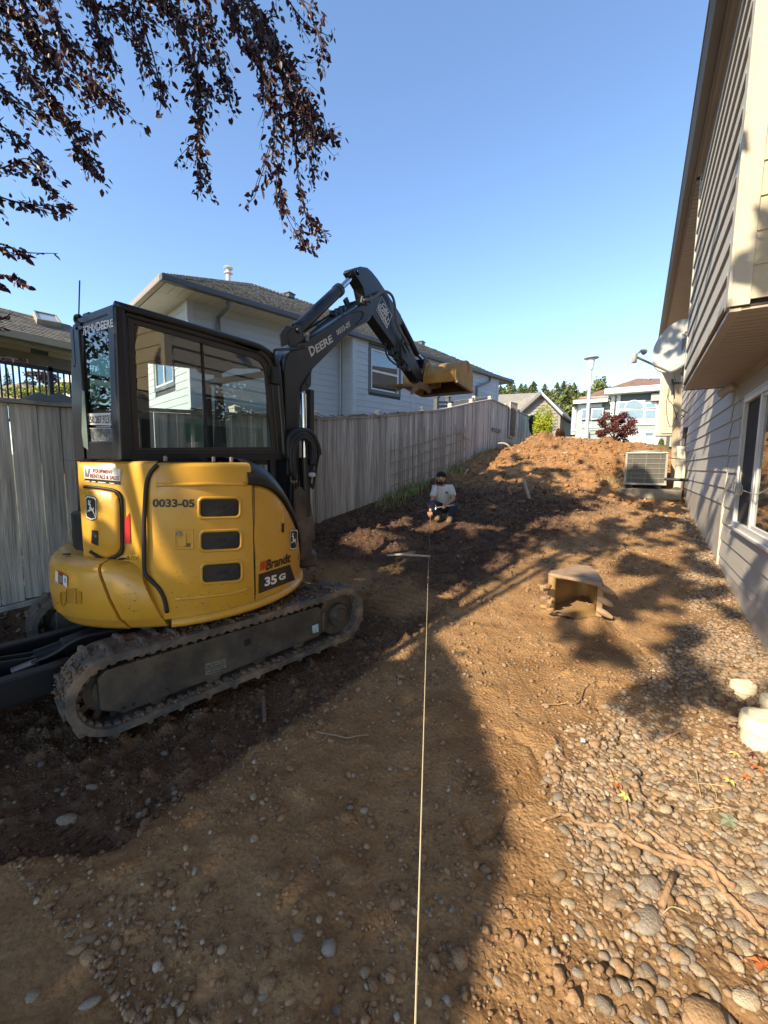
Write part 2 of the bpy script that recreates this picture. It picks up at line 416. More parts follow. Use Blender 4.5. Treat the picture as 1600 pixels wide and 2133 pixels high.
yend = ysg[-1]
tag(ground_sheet('ground', np.array(xsg[::12]), np.array([-40, -20, -10, -5, -2, -.5, -.1, .10]), SOIL, -.004), 'bare yard soil behind the viewpoint', None, None, 'structure')
# land beyond: yards left and right, and the rise behind the houses
def land(name, pts, label):
    b = MB(); n = len(pts[0]); b.grid(pts); o = b.build(name, MATS['turf'], None, fix=False); tag(o, label, None, None, 'structure'); return o
mat('turf', (.11, .10, .045), .95, var=.3, scale=.7, bump=.4, bscale=20)
xs2 = [-260, -120, -60, -30, -14, -4.9, 1.0, 14, 30, 60, 120, 260]
def far_z(x, y): return 2.40+max(0, y-45)*.06+max(0, y-90)*.05
land('terrain', [[(x, y, far_z(x, y)) for x in xs2] for y in (yend-.02, 26, 35, 45, 60, 90, 130, 200, 400)], 'rising land beyond the dirt mound')
land('terrain', [[(x, y, (float(terr0(-4.9, y))-.02) if x > -5 else float(terr0(-4.9, y))+.05) for x in (-260, -60, -30, -14, -7, -4.89)] for y in (-40, -10, 0, 4, 7.7, 11, 13.2, 15.3, 18, yend-.02)], 'neighbouring yard behind the wooden fence')
# ================================================================== stones
def ico_np(sub):
    bm = bmesh.new(); bmesh.ops.create_icosphere(bm, subdivisions=sub, radius=1)
    v = np.array([p.co[:] for p in bm.verts]); f = np.array([[q.index for q in p.verts] for p in bm.faces]); bm.free(); return v, f
ICO1 = ico_np(1); ICO2 = ico_np(2); ICO3 = ico_np(3)
def stone_cloud(name, P, R, cols, ico, m, label, cat, flat=(.45, .8), lump=.12, seed=1):
    r = np.random.default_rng(seed); V0, F0 = ico; n = len(P)
    if n == 0: return None
    sc = np.stack([r.uniform(.8, 1.25, n), r.uniform(.65, 1.0, n), r.uniform(*flat, n)], -1)*R[:, None]
    a = r.uniform(0, 6.283, n); tl = r.normal(0, .35, n)
    V = V0[None]*(1+lump*r.normal(0, 1, (n, len(V0), 1)).clip(-1.6, 1.6))*sc[:, None, :]
    ct, st = np.cos(tl)[:, None], np.sin(tl)[:, None]
    x, y, z = V[..., 0], V[..., 1], V[..., 2]
    y, z = y*ct-z*st, y*st+z*ct
    ca, sa = np.cos(a)[:, None], np.sin(a)[:, None]
    x, y = x*ca-y*sa, x*sa+y*ca
    V = np.stack([x, y, z], -1)+P[:, None, :]
    Fc = (F0[None]+np.arange(n)[:, None, None]*len(V0)).reshape(-1, 3)
    me = bpy.data.meshes.new(name); me.vertices.add(n*len(V0)); me.vertices.foreach_set('co', V.astype(np.float32).ravel())
    me.loops.add(Fc.size); me.loops.foreach_set('vertex_index', Fc.ravel().astype(np.int32)); me.polygons.add(len(Fc))
    me.polygons.foreach_set('loop_start', np.arange(0, Fc.size, 3)); me.polygons.foreach_set('loop_total', np.full(len(Fc), 3))
    me.update(calc_edges=True); me.shade_smooth()
    cc = np.repeat(np.concatenate([cols, np.ones((n, 1))], 1)[:, None], len(V0), 1).reshape(-1, 4)
    at = me.color_attributes.new('tone', 'FLOAT_COLOR', 'POINT'); at.data.foreach_set('color', cc.astype(np.float32).ravel())
    me.materials.append(m); o = bpy.data.objects.new(name, me); COL.objects.link(o)
    tag(o, label, cat, None, 'stuff'); return o
M_ST = mat('river stone', (.3, .3, .3), .85, var=.22, scale=45, bump=.25, bscale=120, attr='tone', spec=.3)
M_CL = mat('clod', (.3, .3, .3), .97, var=.25, scale=60, bump=.6, bscale=90, attr='tone', spec=.15)
PAL = np.array([(.36, .28, .19), (.42, .33, .22), (.30, .27, .23), (.24, .23, .21), (.38, .25, .14), (.33, .22, .13), (.46, .41, .33), (.27, .21, .15)])
def scol(n, r, dust): 
    c = PAL[r.integers(0, len(PAL), n)]*r.uniform(.75, 1.15, (n, 1)); d = np.array([.30, .19, .105]); return c*(1-dust)+d*dust
def in_view(P, mar=60):
    q = P-np.array(EYE); z = q@np.array(CF); ok = z > .3; zz = np.where(ok, z, 1)
    x = 800+F_PX*(q@np.array(CR))/zz; y = 1066.5-F_PX*(q@np.array(CU))/zz
    return ok & (x > -mar) & (x < 1600+mar) & (y < 2133+mar), z
r = np.random.default_rng(11)
# river pebbles laid along the house
n = 105000; x = r.uniform(-1.0, .99, n); y = .5+r.random(n)**1.5*12.5
g = gravel_mask(x, y); dens = np.interp(y, [0, 3, 5, 9, 13], [1, 1, .8, .5, .25]); keep = r.random(n) < g**1.3*dens*.72
x, y = x[keep], y[keep]; z = terr(x, y)
R = np.clip(r.lognormal(math.log(.0112), .36, len(x)), .005, .027)*np.interp(y, [0, 4, 12], [1, 1.05, 1.5])
P = np.stack([x, y, z+R*r.uniform(-.25, .35, len(x))], -1); ok, dep = in_view(P); P, R, dep = P[ok], R[ok], dep[ok]
big = np.argsort(-(R/dep))[:240]; isbig = np.zeros(len(P), bool); isbig[big] = True
cols = scol(len(P), r, r.uniform(.25, .75, (len(P), 1)))
near = (dep < 3.4) & ~isbig; farm = ~near & ~isbig
stone_cloud('river_gravel', P[near], R[near], cols[near], ICO2, M_ST, 'rounded river gravel spread along the house wall in the foreground', 'gravel', seed=3)
stone_cloud('river_gravel', P[farm], R[farm], cols[farm], ICO1, M_ST, 'finer looking river gravel further along the foot of the house wall', 'gravel', seed=4)
# individually placed pebbles sharing a few meshes
def stone_mesh(seed, ico=ICO3, flat=.6, amp=.18):
    q = np.random.default_rng(seed); V0, F0 = ico; V = V0.copy()
    off = q.uniform(0, 50, 3)
    V = V*np.array([[1+amp*noise.noise(Vector(p*1.3+off)) + amp*.35*noise.noise(Vector(p*3.5+off))] for p in V0])
    V = V*np.array([1.2, .85, flat]); me = bpy.data.meshes.new('stone'); me.from_pydata(V.tolist(), [], F0.tolist()); me.shade_smooth(); return me
STM = [stone_mesh(100+i, ICO2, flat=random.uniform(.45, .75)) for i in range(10)]
M_SO = [mat('pebble '+k, c, .85, var=.25, scale=2.2, bump=.45, bscale=5, objvar=.22, spec=.2, col2=(.25, .165, .09), c2scale=1.6, c2lo=.45, c2hi=.75) for k, c in
        (('tan', (.33, .23, .14)), ('grey', (.26, .225, .18)), ('ochre', (.34, .215, .115)), ('cream', (.38, .31, .215)))]
SM2 = {}
def stone_obj(name, p, rad, k, mi, rot=None, tilt=.25):
    key = (k, mi)
    if key not in SM2:
        me = STM[k].copy(); me.materials.clear(); me.materials.append(M_SO[mi]); SM2[key] = me
    o = bpy.data.objects.new(name, SM2[key]); COL.objects.link(o); o.location = p
    s = rad if isinstance(rad, (tuple, list)) else (rad, rad, rad); o.scale = s
    o.rotation_euler = rot if rot else (random.uniform(-tilt, tilt), random.uniform(-tilt, tilt), random.uniform(0, 6.28)); return o
for i in big:
    o = stone_obj('pebble', P[i], R[i]*1.0, random.randrange(10), random.randrange(4))
    tag(o, 'rounded river pebble lying in the sunlit gravel by the house wall', 'pebble', 'loose pebbles in the gravel by the house')
# clods and small stones in the bare soil
n = 90000; x = r.uniform(-4.7, .98, n); y = .5+r.random(n)**1.7*15.5
dk = dark_mask(x, y); patch = sstep(-.25, .45, fbm(x*1.6+9, y*1.6, 3)); keep = r.random(n) < (.14+.60*patch+.25*dk)*(1-.7*gravel_mask(x, y))
x, y, dk = x[keep], y[keep], dk[keep]; z = terr(x, y)
R = np.clip(r.lognormal(math.log(.0060), .5, len(x)), .0025, .028)*np.interp(y, [0, 4, 15], [1, 1.4, 2.6])
P = np.stack([x, y, z+R*.25], -1); ok, dep = in_view(P, 20); x, y, P, R, dk, dep = x[ok], y[ok], P[ok], R[ok], dk[ok], dep[ok]
tan = np.array([.29, .18, .10]); drk = np.array([.095, .056, .034])
fr = sstep(10.5, 12.5, y)[:, None]; tan = tan*(1-fr)+np.array([.35, .19, .085])*fr
cols = (tan*(1-dk[:, None])+drk*dk[:, None])*r.uniform(.7, 1.25, (len(x), 1))
st = r.random(len(x)) < .22; cols[st] = scol(st.sum(), r, .35)*(1-.45*dk[st][:, None])
nb = dep < 3.2
stone_cloud('soil_clods', P[nb & ~st], R[nb & ~st], cols[nb & ~st], ICO1, M_CL, 'small crumbs of dry soil scattered over the near bare ground', 'clods', (.5, .9), .2, 5)
stone_cloud('soil_clods', P[~nb & ~st], R[~nb & ~st], cols[~nb & ~st], ICO1, M_CL, 'clods of dug soil scattered up the slope', 'clods', (.5, .9), .2, 6)
stone_cloud('small_stones', P[st], R[st]*.95, cols[st], ICO1, M_ST, 'small stones embedded in the dug soil all over the yard', 'stones', (.45, .75), .08, 7)
n = 420; x = r.uniform(-4.2, .9, n); y = r.uniform(10.2, 15.6, n); z = terr(x, y); R = r.uniform(.15, 1, n)**2.2*.085+.015
c_ = np.array([[.33, .18, .082]])*r.uniform(.6, 1.15, (n, 1)); dk_ = dark_mask(x, y)[:, None]; c_ = c_*(1-dk_)+drk*dk_
stone_cloud('soil_clods', np.stack([x, y, z+R*.15], -1), R, c_, ICO2, M_CL, 'larger broken clods lying on and at the foot of the orange dirt mound', 'clods', (.5, .9), .17, 8)
# cobbles one can point at: sight point, size (m), material
def cob(px, py, L, W, ang, mi, label, group=None, sink=.0):
    L *= .78; W *= .76
    q = hit(px, py, .01)
    H = min(L, W)*.38
    o = stone_obj('cobble', (q.x, q.y, tz(q.x, q.y)+H*sink), (L/2.4, W/1.7, H/.6/1.2), random.randrange(10), mi, rot=(random.uniform(-.1, .1), random.uniform(-.1, .1), ang))
    tag(o, label, 'stone', group); return o
COB = [(1277,1868,.17,.075,1.25,0,'long tan spindle shaped stone lying in the gravel'),
 (1355,1848,.16,.10,1.3,1,'large flat grey stone sunk in the gravel above the roots end'),
 (1350,1912,.17,.11,1.1,1,'flat brownish grey slab of stone below the spindle shaped stone'),
 (1556,1845,.12,.10,.9,3,'pale grey rounded stone beside the thick root at the right edge'),
 (1585,1875,.13,.10,.6,1,'grey stone touching the pale stone at the right edge'),
 (1165,1822,.09,.05,1.1,0,'small elongated tan stone at the left rim of the gravel'),
 (1185,1878,.07,.05,.5,3,'round cream pebble alone at the left rim of the gravel'),
 (1252,1800,.07,.045,1.4,0,'short tan stone just above the spindle shaped stone'),
 (1480,1842,.13,.07,-.6,2,'orange tan flat stone under the long root'),
 (1470,2110,.15,.11,.5,2,'large orange tan stone at the bottom right of the gravel'),
 (1500,2125,.12,.09,.2,1,'grey cobble next to the orange stone at the bottom edge'),
 (1556,2078,.10,.07,.5,3,'cream oval stone near the bottom right corner'),
 (1038,2042,.045,.03,-.4,1,'small dark grey stone on the smooth sunlit clay'),
 (1167,2040,.04,.03,.3,1,'small dark grey stone on tan clay right of the shadow'),
 (1200,2085,.035,.03,.2,1,'small round dark stone on clay near the bottom edge'),
 (1160,2000,.035,.025,.9,2,'small orange stone on the clay between two dark ones'),
 (140,1704,.145,.085,.35,3,'big pale river stone on the dark soil beside the track trench'),
 (190,1637,.09,.05,.4,1,'half buried stone in the dark trench left of the track'),
 (622,1946,.055,.055,.3,1,'round grey stone in the shaded foreground soil'),
 (759,1686,.055,.045,1.0,3,'angular white and grey stone in the shaded soil left of the string'),
 (691,1858,.048,.035,.2,0,'brown stone in the middle of the shaded foreground'),
 (185,1916,.068,.05,.1,2,'tan rounded stone topmost of the cluster at lower left'),
 (180,1955,.085,.05,.9,0,'dark brown pointed stone in the middle of the lower left cluster'),
 (182,1992,.075,.055,.1,2,'yellowish stone lowest of the cluster at lower left'),
 (150,1940,.055,.03,1.3,0,'slim tan stone on the left of the lower left cluster'),
 (68,2072,.055,.045,.4,3,'squarish cream stone near the bottom left corner'),
 (188,2085,.075,.035,.9,1,'long grey stone at the bottom left'),
 (520,2073,.05,.05,1.0,2,'banded brown stone at the bottom of the shaded soil'),
 (551,2068,.05,.035,1.2,1,'grey stone right beside the banded brown one'),
 (606,2080,.05,.028,1.2,2,'upright looking narrow tan stone near the bottom edge'),
 (702,2102,.04,.035,.9,1,'grey round stone near the bottom edge left of the string'),
 (761,2021,.045,.04,.3,0,'brown oval stone left of the string near the bottom'),
 (831,1743,.045,.032,.2,0,'brown stone close to the left side of the string'),
 (925,1967,.04,.03,.2,0,'left one of two brown stones right of the string'),
 (943,1968,.045,.025,1.8,0,'right one of two brown stones right of the string'),
 (934,1922,.045,.028,.5,2,'flat tan stone right of the string'),
 (560,1553,.055,.032,.5,0,'light stone on the ridge below the near track'),
 (690,1541,.06,.035,.2,2,'brown stone lying beside the thin twig'),
 (846,1541,.05,.03,.1,2,'tan oval stone left of the string level with the twig'),
 (66,1838,.06,.025,.5,1,'flat pale stone sliver in the soil at the left edge'),
 (846,1598,.05,.035,.4,0,'brown lump of stone by the bright scrape near the string'),
 (348,1858,.035,.025,1.2,2,'small tan stone in the shaded soil below the near track'),
 (477,1897,.05,.02,.5,2,'slim tan stone lying alone in the shaded soil'),
 (1008,1510,.05,.05,.4,2,'reddish angular stone on the rim of the gravel'),
 (1228,1535,.045,.04,.4,3,'reddish broken stone at the far rim of the gravel'),
 (1268,1563,.08,.05,.3,1,'grey oval stone in the middle gravel'),
 (1285,1595,.06,.045,.5,2,'orange round stone in the middle gravel'),
 (1490,1545,.07,.06,.5,1,'round grey stone in the gravel left of the large pipe cap'),
 (1345,1153,.14,.10,.2,2,'flat sunlit rock on the slope near the house'),
 (1190,1155,.16,.10,.2,2,'pale rock lying uphill of the bucket'),
 (955,1157,.06,.05,.2,3,'small pale stone right of the white stick end'),
 (960,1128,.05,.04,.2,3,'pale pebble on the dark soil below the man'),
 (1178,943,.22,.14,.1,3,'pale rock on the face of the orange dirt mound'),
 (1091,1043,.10,.06,.1,3,'pale stone on the slope right of the man'),
 (877,1302,.06,.05,.2,3,'pale stone on the lump of clay by the string')]
for c in COB: cob(*c)
# ================================================================== wooden fence along the left boundary
M_FB = mat('weathered cedar', (.50, .455, .39), .9, var=.42, scale=3, stretch=(9, 9, .45), bump=.45, bscale=14, objvar=.27,
           col2=(.25, .215, .175), c2scale=2.2, c2lo=.48, c2hi=.72)
M_FP = mat('post cedar', (.44, .40, .35), .9, var=.3, scale=3, stretch=(9, 9, .55), bump=.3, bscale=14, objvar=.15)
M_CAP = mat('post cap', (.50, .46, .39), .85, var=.2, scale=8, bump=.2)
M_LICH = mat('mossy rail', (.30, .285, .24), .95, var=.4, scale=9, bump=.5, bscale=60)
FX = -4.75
FTOPY = [-4, 0, 1.8, 5.56, 7.7, 11.0, 13.2, 15.3, 22]
FTOPZ = [2.02, 2.08, 2.12, 2.37, 2.64, 3.16, 3.62, 4.02, 4.05]
def ftop(y): return float(np.interp(y, FTOPY, FTOPZ))
def fbot(y): return min(float(np.interp(y, [-4, 0, 1.85, 5.5, 7.7, 11, 13.2, 15.3, 22], [.22, .25, .30, .50, .78, 1.28, 1.72, 2.1, 2.2])), ftop(y)-1.5)
fence = empty('wooden_fence', (FX, 6, fbot(6)), 'long weathered grey cedar board fence climbing the slope on the left', 'fence')
posts_y = [-1.9, .15, 2.2, 3.95, 5.62, 7.66, 9.7, 11.6, 13.35, 15.3, 17.4, 19.6, 21.7]
def bounds(w0, w1): 
    ys = [-2.6]
    while ys[-1] < 21.7:
        y = ys[-1]; ys.append(y+(w0 if y < 2.2 else w1)*random.uniform(.88, 1.12))
    return ys
by = bounds(.185, .135)
for i in range(len(by)-1):
    a, c = by[i], by[i+1]; g = .004+random.random()*.004; px = random.uniform(-.004, .006)
    b = MB(); zt0, zt1 = ftop(a)-.05, ftop(c)-.05; zb0, zb1 = fbot(a)+random.uniform(-.01, .02), fbot(c)
    x0, x1 = FX-.02+px, FX+px; lean = random.uniform(-.004, .004)
    vs = [(x0, a+g, zb0), (x1, a+g, zb0), (x1, c-g, zb1), (x0, c-g, zb1), (x0, a+g+lean, zt0), (x1, a+g+lean, zt0), (x1, c-g+lean, zt1), (x0, c-g+lean, zt1)]
    b.add(vs, [(3,2,1,0),(4,5,6,7),(0,1,5,4),(1,2,6,5),(2,3,7,6),(3,0,4,7)]); b.build('board', M_FB, fence)
for y in posts_y:
    w = .045; b = MB(); zt = ftop(y)+.0; b.box((FX-.03, y-w, fbot(y)-.35), (FX+.035, y+w, zt)); po = b.build('post', M_FP, fence, bevel=.004)
    if 3 < y: 
        c = MB(); k = .062; xx = FX-.06
        c.box((xx-.055, y-.055, zt-.05), (xx+.055, y+.055, zt+.05)); c.box((xx-k, y-k, zt+.05), (xx+k, y+k, zt+.075))
        c.add([(xx-k, y-k, zt+.075), (xx+k, y-k, zt+.075), (xx+k, y+k, zt+.075), (xx-k, y+k, zt+.075), (xx, y, zt+.11)], [(0,1,4),(1,2,4),(2,3,4),(3,0,4)])
        c.build('post_cap', M_CAP, po)
for i in range(len(posts_y)-1):
    a, c = posts_y[i], posts_y[i+1]; ys = np.linspace(a, c, 6); b = MB()
    for k in range(5):
        y0, y1 = ys[k], ys[k+1]
        b.bar((FX-.01, y0, ftop(y0)-.025), (FX-.01, y1, ftop(y1)-.025), .11, .035)
    b.build('top_rail', M_LICH if a < 8 else M_FP, fence)
    if c < 6:
        b = MB(); b.add([(FX+.002, a+.05, fbot(a)-.22), (FX+.03, a+.05, fbot(a)-.22), (FX+.03, c-.05, fbot(c)-.22), (FX+.002, c-.05, fbot(c)-.22),
                (FX+.002, a+.05, fbot(a)-.015), (FX+.03, a+.05, fbot(a)-.015), (FX+.03, c-.05, fbot(c)-.015), (FX+.002, c-.05, fbot(c)-.015)],
                [(3,2,1,0),(4,5,6,7),(0,1,5,4),(1,2,6,5),(2,3,7,6),(3,0,4,7)]); b.build('kickboard', M_FP, fence)
# dry moss and vine bits lying on the rail
b = MB()
for i in range(46):
    y = random.uniform(3.2, 8.6); z = ftop(y); pts = [(FX+random.uniform(-.05, .06), y+k*.05, z+.005+random.uniform(0, .02)) for k in range(4)]
    b.tube(pts, random.uniform(.004, .012), 5)
b.build('dead_vine', mat('dead vine', (.16, .13, .10), .95, var=.4), fence)
# gate hardware and trellis
b = MB(); b.box((FX+.01, 15.45, 2.88), (FX+.05, 16.5, 3.0)); b.build('gate_latch_bar', mat('dark latch', (.12, .11, .10), .6), fence)
tr = empty('wall_trellis', (FX, 10, 1.6), 'thin wooden rod trellis fixed on the fence behind the man', 'trellis')
M_ROD = mat('rod wood', (.36, .29, .20), .9, var=.3, scale=10)
def fz(px, py): return atX(px, py, FX+.05)
for (x0, y0, x1, y1) in ((814, 941, 975, 896), (814, 966, 975, 913), (814, 990, 975, 933), (814, 1013, 973, 952)):
    a = fz(x0, y0); c = fz(x1, y1); pts = [a.lerp(c, k/8)+Vector((0, 0, random.uniform(-.012, .012))) for k in range(9)]
    MB().tube(pts, .011, 6).build('rod', M_ROD, tr)
for k, x in enumerate([820, 833, 846, 858, 871, 883, 894, 905, 916, 927, 938, 948, 958, 968]):
    top = np.interp(x, [820, 975], [905, 890])-random.uniform(-8, 14)*(1 if k % 2 else .4); bot = np.interp(x, [820, 900, 975], [1022, 1000, 958])
    a = fz(x, top); c = fz(x, bot); a.x = c.x = FX+.065; MB().tube([a, a.lerp(c, .5)+Vector((.008, .01, 0)), c], .0085, 6).build('rod', M_ROD, tr)
tag(MB().tube([fz(957, 903), fz(981, 918)], .012, 6).build('loose_stick', mat('pale stick', (.42, .34, .24), .9)), 'loose slanting stick caught on the trellis rods near its right end', 'stick')
# lattice panel leaning on the far fence
la = empty('lattice_panel', tuple(atX(1068, 905, FX+.08)), 'narrow brown diamond lattice panel standing against the far fence', 'lattice')
q = [atX(1063, 838, FX+.08), atX(1077, 841, FX+.08), atX(1072, 912, FX+.08), atX(1060, 909, FX+.08)]
M_LT = mat('lattice wood', (.17, .12, .085), .9, var=.25)
def lq(u, v): return q[0]*(1-u)*(1-v)+q[1]*u*(1-v)+q[2]*u*v+q[3]*(1-u)*v
for (a, c) in (((0, 0), (0, 1)), ((1, 0), (1, 1)), ((0, 0), (1, 0)), ((0, 1), (1, 1))): MB().bar(lq(*a), lq(*c), .05, .05, (1, 0, 0)).build('frame', M_FP, la)
b = MB()
for k in range(-4, 14):
    for s in (0, 1):
        u0, u1 = (0, 1); v0 = k/13; v1 = v0+.32
        if s: v0, v1 = v1, v0
        # clip to the panel
        def cl(u0, v0, u1, v1):
            t0, t1 = 0, 1; dv = v1-v0
            for lim, sg in ((0, 1), (1, -1)):
                e0, e1 = sg*(v0-lim), sg*(v1-lim)
                if e0 < 0 and e1 < 0: return None
                if e0 < 0: t0 = max(t0, e0/(e0-e1))
                elif e1 < 0: t1 = min(t1, e0/(e0-e1))
            return (t0, v0+dv*t0, t1, v0+dv*t1) if t1 > t0 else None
        c = cl(0, v0, 1, v1)
        if c: b.bar(lq(c[0], c[1]), lq(c[2], c[3]), .035, .012, (1, 0, 0))
b.build('lattice', M_LT, la)

# ================================================================== near house on the right
M_SD = mat('beige siding', (.50, .47, .41), .75, var=.05, scale=1.5, bump=.25, bscale=28, stretch=(1, .15, 3), objvar=.02, spec=.35)
M_SDy = mat('cream siding', (.57, .505, .36), .75, var=.05, scale=1.5, bump=.12, bscale=30, stretch=(.2, 1, 3))
M_TR = mat('cream trim', (.57, .52, .41), .7, var=.05, scale=2, bump=.1)
M_TRD = mat('beige trim', (.45, .41, .345), .7, var=.05, scale=2, bump=.1)
M_BACK = mat('shadow gap', (.05, .045, .04), .95)
M_SOF = mat('soffit vinyl', (.44, .37, .28), .55, var=.05, scale=1.2, objvar=.03)
M_FAS = mat('fascia brown', (.27, .205, .15), .6, var=.06, scale=2)
M_GUT = mat('gutter taupe', (.16, .135, .115), .45, var=.06, scale=2)
M_WF = mat('white vinyl', (.62, .62, .60), .4, var=.04)
M_CONC = mat('painted foundation', (.47, .435, .37), .9, var=.10, scale=3, bump=.3, bscale=30, col2=(.38, .33, .25), c2scale=1.2)
G_WIN = glass_mat('window glass', (.75, .8, .8), .015)
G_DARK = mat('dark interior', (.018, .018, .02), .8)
house = empty('house', (1.0, 8, .4), 'beige lap sided house with cantilevered upper floor close on the right', 'house')
def siding(parent, O, D, Nn, s0, s1, z0, z1, step, m, th=.016, holes=(), back=.02, name='siding_board', joints=True, phase=0):
    """lap boards: O origin, D along, Nn outward; holes = (s0,s1,z0,z1)"""
    O = Vector(O); D = Vector(D).normalized(); Nn = Vector(Nn).normalized(); Z = Vector((0, 0, 1)); z = z0; k = 0
    while z < z1-.01:
        zt = min(z+step, z1); iv = [(s0, s1)]
        for h in holes:
            if h[2] < zt-.02 and h[3] > z+.02:
                nv = []
                for (a, c) in iv:
                    if h[1] <= a or h[0] >= c: nv.append((a, c)); continue
                    if h[0] > a: nv.append((a, h[0]))
                    if h[1] < c: nv.append((h[1], c))
                iv = nv
        for (a, c) in iv:
            cuts = [a]
            if joints:
                p = a+random.uniform(1.5, 3.6)
                while p < c-.8: cuts.append(p); p += 3.6
            cuts.append(c)
            for j in range(len(cuts)-1):
                p, q = cuts[j]+(.0015 if j else 0), cuts[j+1]-(.0015 if j < len(cuts)-2 else 0); b = MB()
                def P(s, zz, o): return O+D*s+Z*(zz-O.z)+Nn*o
                prof = [(z, th), (zt+.012, .004), (zt+.012, -.004), (z, -.004)]
                b.add([P(p, a_, o) for a_, o in prof]+[P(q, a_, o) for a_, o in prof], [(0,1,2,3),(7,6,5,4),(0,4,5,1),(1,5,6,2),(2,6,7,3),(3,7,4,0)])
                b.build(name, m, parent)
        z += step; k += 1
XW = 1.0
def PW(s, z, o): return Vector((XW-o, s, z))
wl = MB(); wl.box((XW+.006, .3, -.6), (XW+.25, 17.0, 2.70)); wall = wl.build('wall', M_BACK, house)
WY0, WY1, WZ0, WZ1 = 3.6, 6.23, .905, 2.34
siding(house, (XW, 0, 0), (0, 1, 0), (-1, 0, 0), .3, 6.96, .43, 2.66, .215, M_SD, th=.022, holes=[(WY0, WY1, WZ0, WZ1)])
siding(house, (XW, 0, 0), (0, 1, 0), (-1, 0, 0), .3, 6.96, .322, .43, .108, M_SD)
siding(house, (XW, 0, 0), (0, 1, 0), (-1, 0, 0), 7.03, 17.0, 1.09, 5.4, .2155, M_SD, th=.022, holes=[(.3, 7.24, 2.66, 5.5)])
MB().box((XW-.008, .3, -.6), (XW+.02, 6.96, .315)).build('foundation', M_CONC, house)
MB().box((XW-.006, 7.03, -.4), (XW+.02, 17.0, 1.085)).build('foundation', M_CONC, house)
MB().box((XW-.034, 6.96, .285), (XW+.01, 7.03, 1.10)).build('trim_board', M_TR, house, bevel=.003)
# window in the lower wall
wn = MB(); x0 = XW-.03
def fr(b, a0, a1, c0, c1, w, x0, x1):
    b.box((x0, a0, c0), (x1, a1, c0+w)); b.box((x0, a0, c1-w), (x1, a1, c1)); b.box((x0, a0, c0+w), (x1, a0+w, c1-w)); b.box((x0, a1-w, c0+w), (x1, a1, c1-w))
fr(wn, WY0, WY1, WZ0, WZ1, .055, XW-.032, XW+.04)
win = wn.build('window', M_WF, house, bevel=.004)
for ya_, yb2_ in ((5.43, 5.50), (4.55, 4.61)): MB().box((XW-.022, ya_, WZ0+.055), (XW+.03, yb2_, WZ1-.055)).build('mullion', M_WF, win, bevel=.003)
b = MB(); fr(b, WY0+.055, 5.43, WZ0+.055, WZ1-.055, .035, XW-.012, XW+.02); b.build('sash', M_WF, win, bevel=.003)
MB().box((XW-.062, WY0-.02, WZ0-.03), (XW, WY1+.02, WZ0-.002)).build('sill', M_WF, win, bevel=.004)
b = MB(); b.sheet([(XW+.008, 5.46, WZ0+.05), (XW+.008, WY1-.05, WZ0+.05), (XW+.008, WY1-.05, WZ1-.05), (XW+.008, 5.46, WZ1-.05)])
b.sheet([(XW+.004, WY0+.05, WZ0+.05), (XW+.004, 5.46, WZ0+.05), (XW+.004, 5.46, WZ1-.05), (XW+.004, WY0+.05, WZ1-.05)]); b.build('pane', G_WIN, win)
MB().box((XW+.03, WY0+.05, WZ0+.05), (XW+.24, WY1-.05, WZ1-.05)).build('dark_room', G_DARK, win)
for k in range(26): pass
b = MB()
for k in range(30):
    z = WZ0+.08+k*.044; b.box((XW+.016, WY0+.06, z), (XW+.027, 5.40, z+.028))
b.build('blind', mat('blind slats', (.36, .37, .36), .6), win)
MB().box((XW-.03, WY0-.02, WZ1+.004), (XW, WY1+.02, WZ1+.03)).build('head_flashing', M_WF, win)
# cantilevered upper floor: far corner Y 7.24, near corner Y 3.8
XB, BY0, BY1, BZ, ZE = .47, 3.82, 7.24, 2.665, 5.40
b = MB(); b.box((XB+.006, BY0+.02, BZ), (XW+3, BY1-.02, ZE)); b.box((XW+.3, -3, BZ), (XW+3, BY0, ZE)); bump = b.build('upper_wall', M_BACK, house)
siding(house, (XB, 0, 0), (0, 1, 0), (-1, 0, 0), BY0+.1, BY1-.1, BZ+.03, ZE, .2155, M_SD, th=.024, joints=False)
siding(house, (XB, BY0, 0), (1, 0, 0), (0, -1, 0), .10, 2.6, BZ+.03, ZE, .2155, M_SDy, joints=False)
siding(house, (XB, BY1, 0), (1, 0, 0), (0, 1, 0), .10, .53, BZ+.03, ZE, .2155, M_SD, joints=False)
for (xa, ya, xb, yb) in ((XB-.022, BY0-.022, XB, BY0+.1), (XB, BY0-.022, XB+.1, BY0), (XB-.022, BY1-.1, XB, BY1+.022), (XB, BY1, XB+.1, BY1+.022)):
    MB().box((xa, ya, BZ-.004), (xb, yb, ZE)).build('corner_board', M_TR, house, bevel=.003)
# underside planks of the cantilever
y = BY0; k = 0
while y < BY1-.01:
    y1 = min(y+.1, BY1); MB().box((XB+.06, y+.007, BZ-.03), (XW+.0, y1-.005, BZ-.012)).build('soffit_plank', M_SOF, house); y = y1
MB().box((XB+.0, BY0, BZ-.012), (XW+.02, BY1, BZ)).build('soffit_back', M_BACK, house)
b = MB(); b.box((XB-.004, BY0, BZ-.036), (XB+.06, BY1, BZ-.006)); b.build('soffit_edge', M_SOF, house)
MB().box((XB, BY1-.0, BZ-.036), (XW, BY1+.024, BZ+.03)).build('soffit_edge', M_GUT, house)
MB().box((XW-.03, BY0, BZ-.11), (XW+.004, BY1, BZ-.03)).build('frieze_board', M_TRD, house)
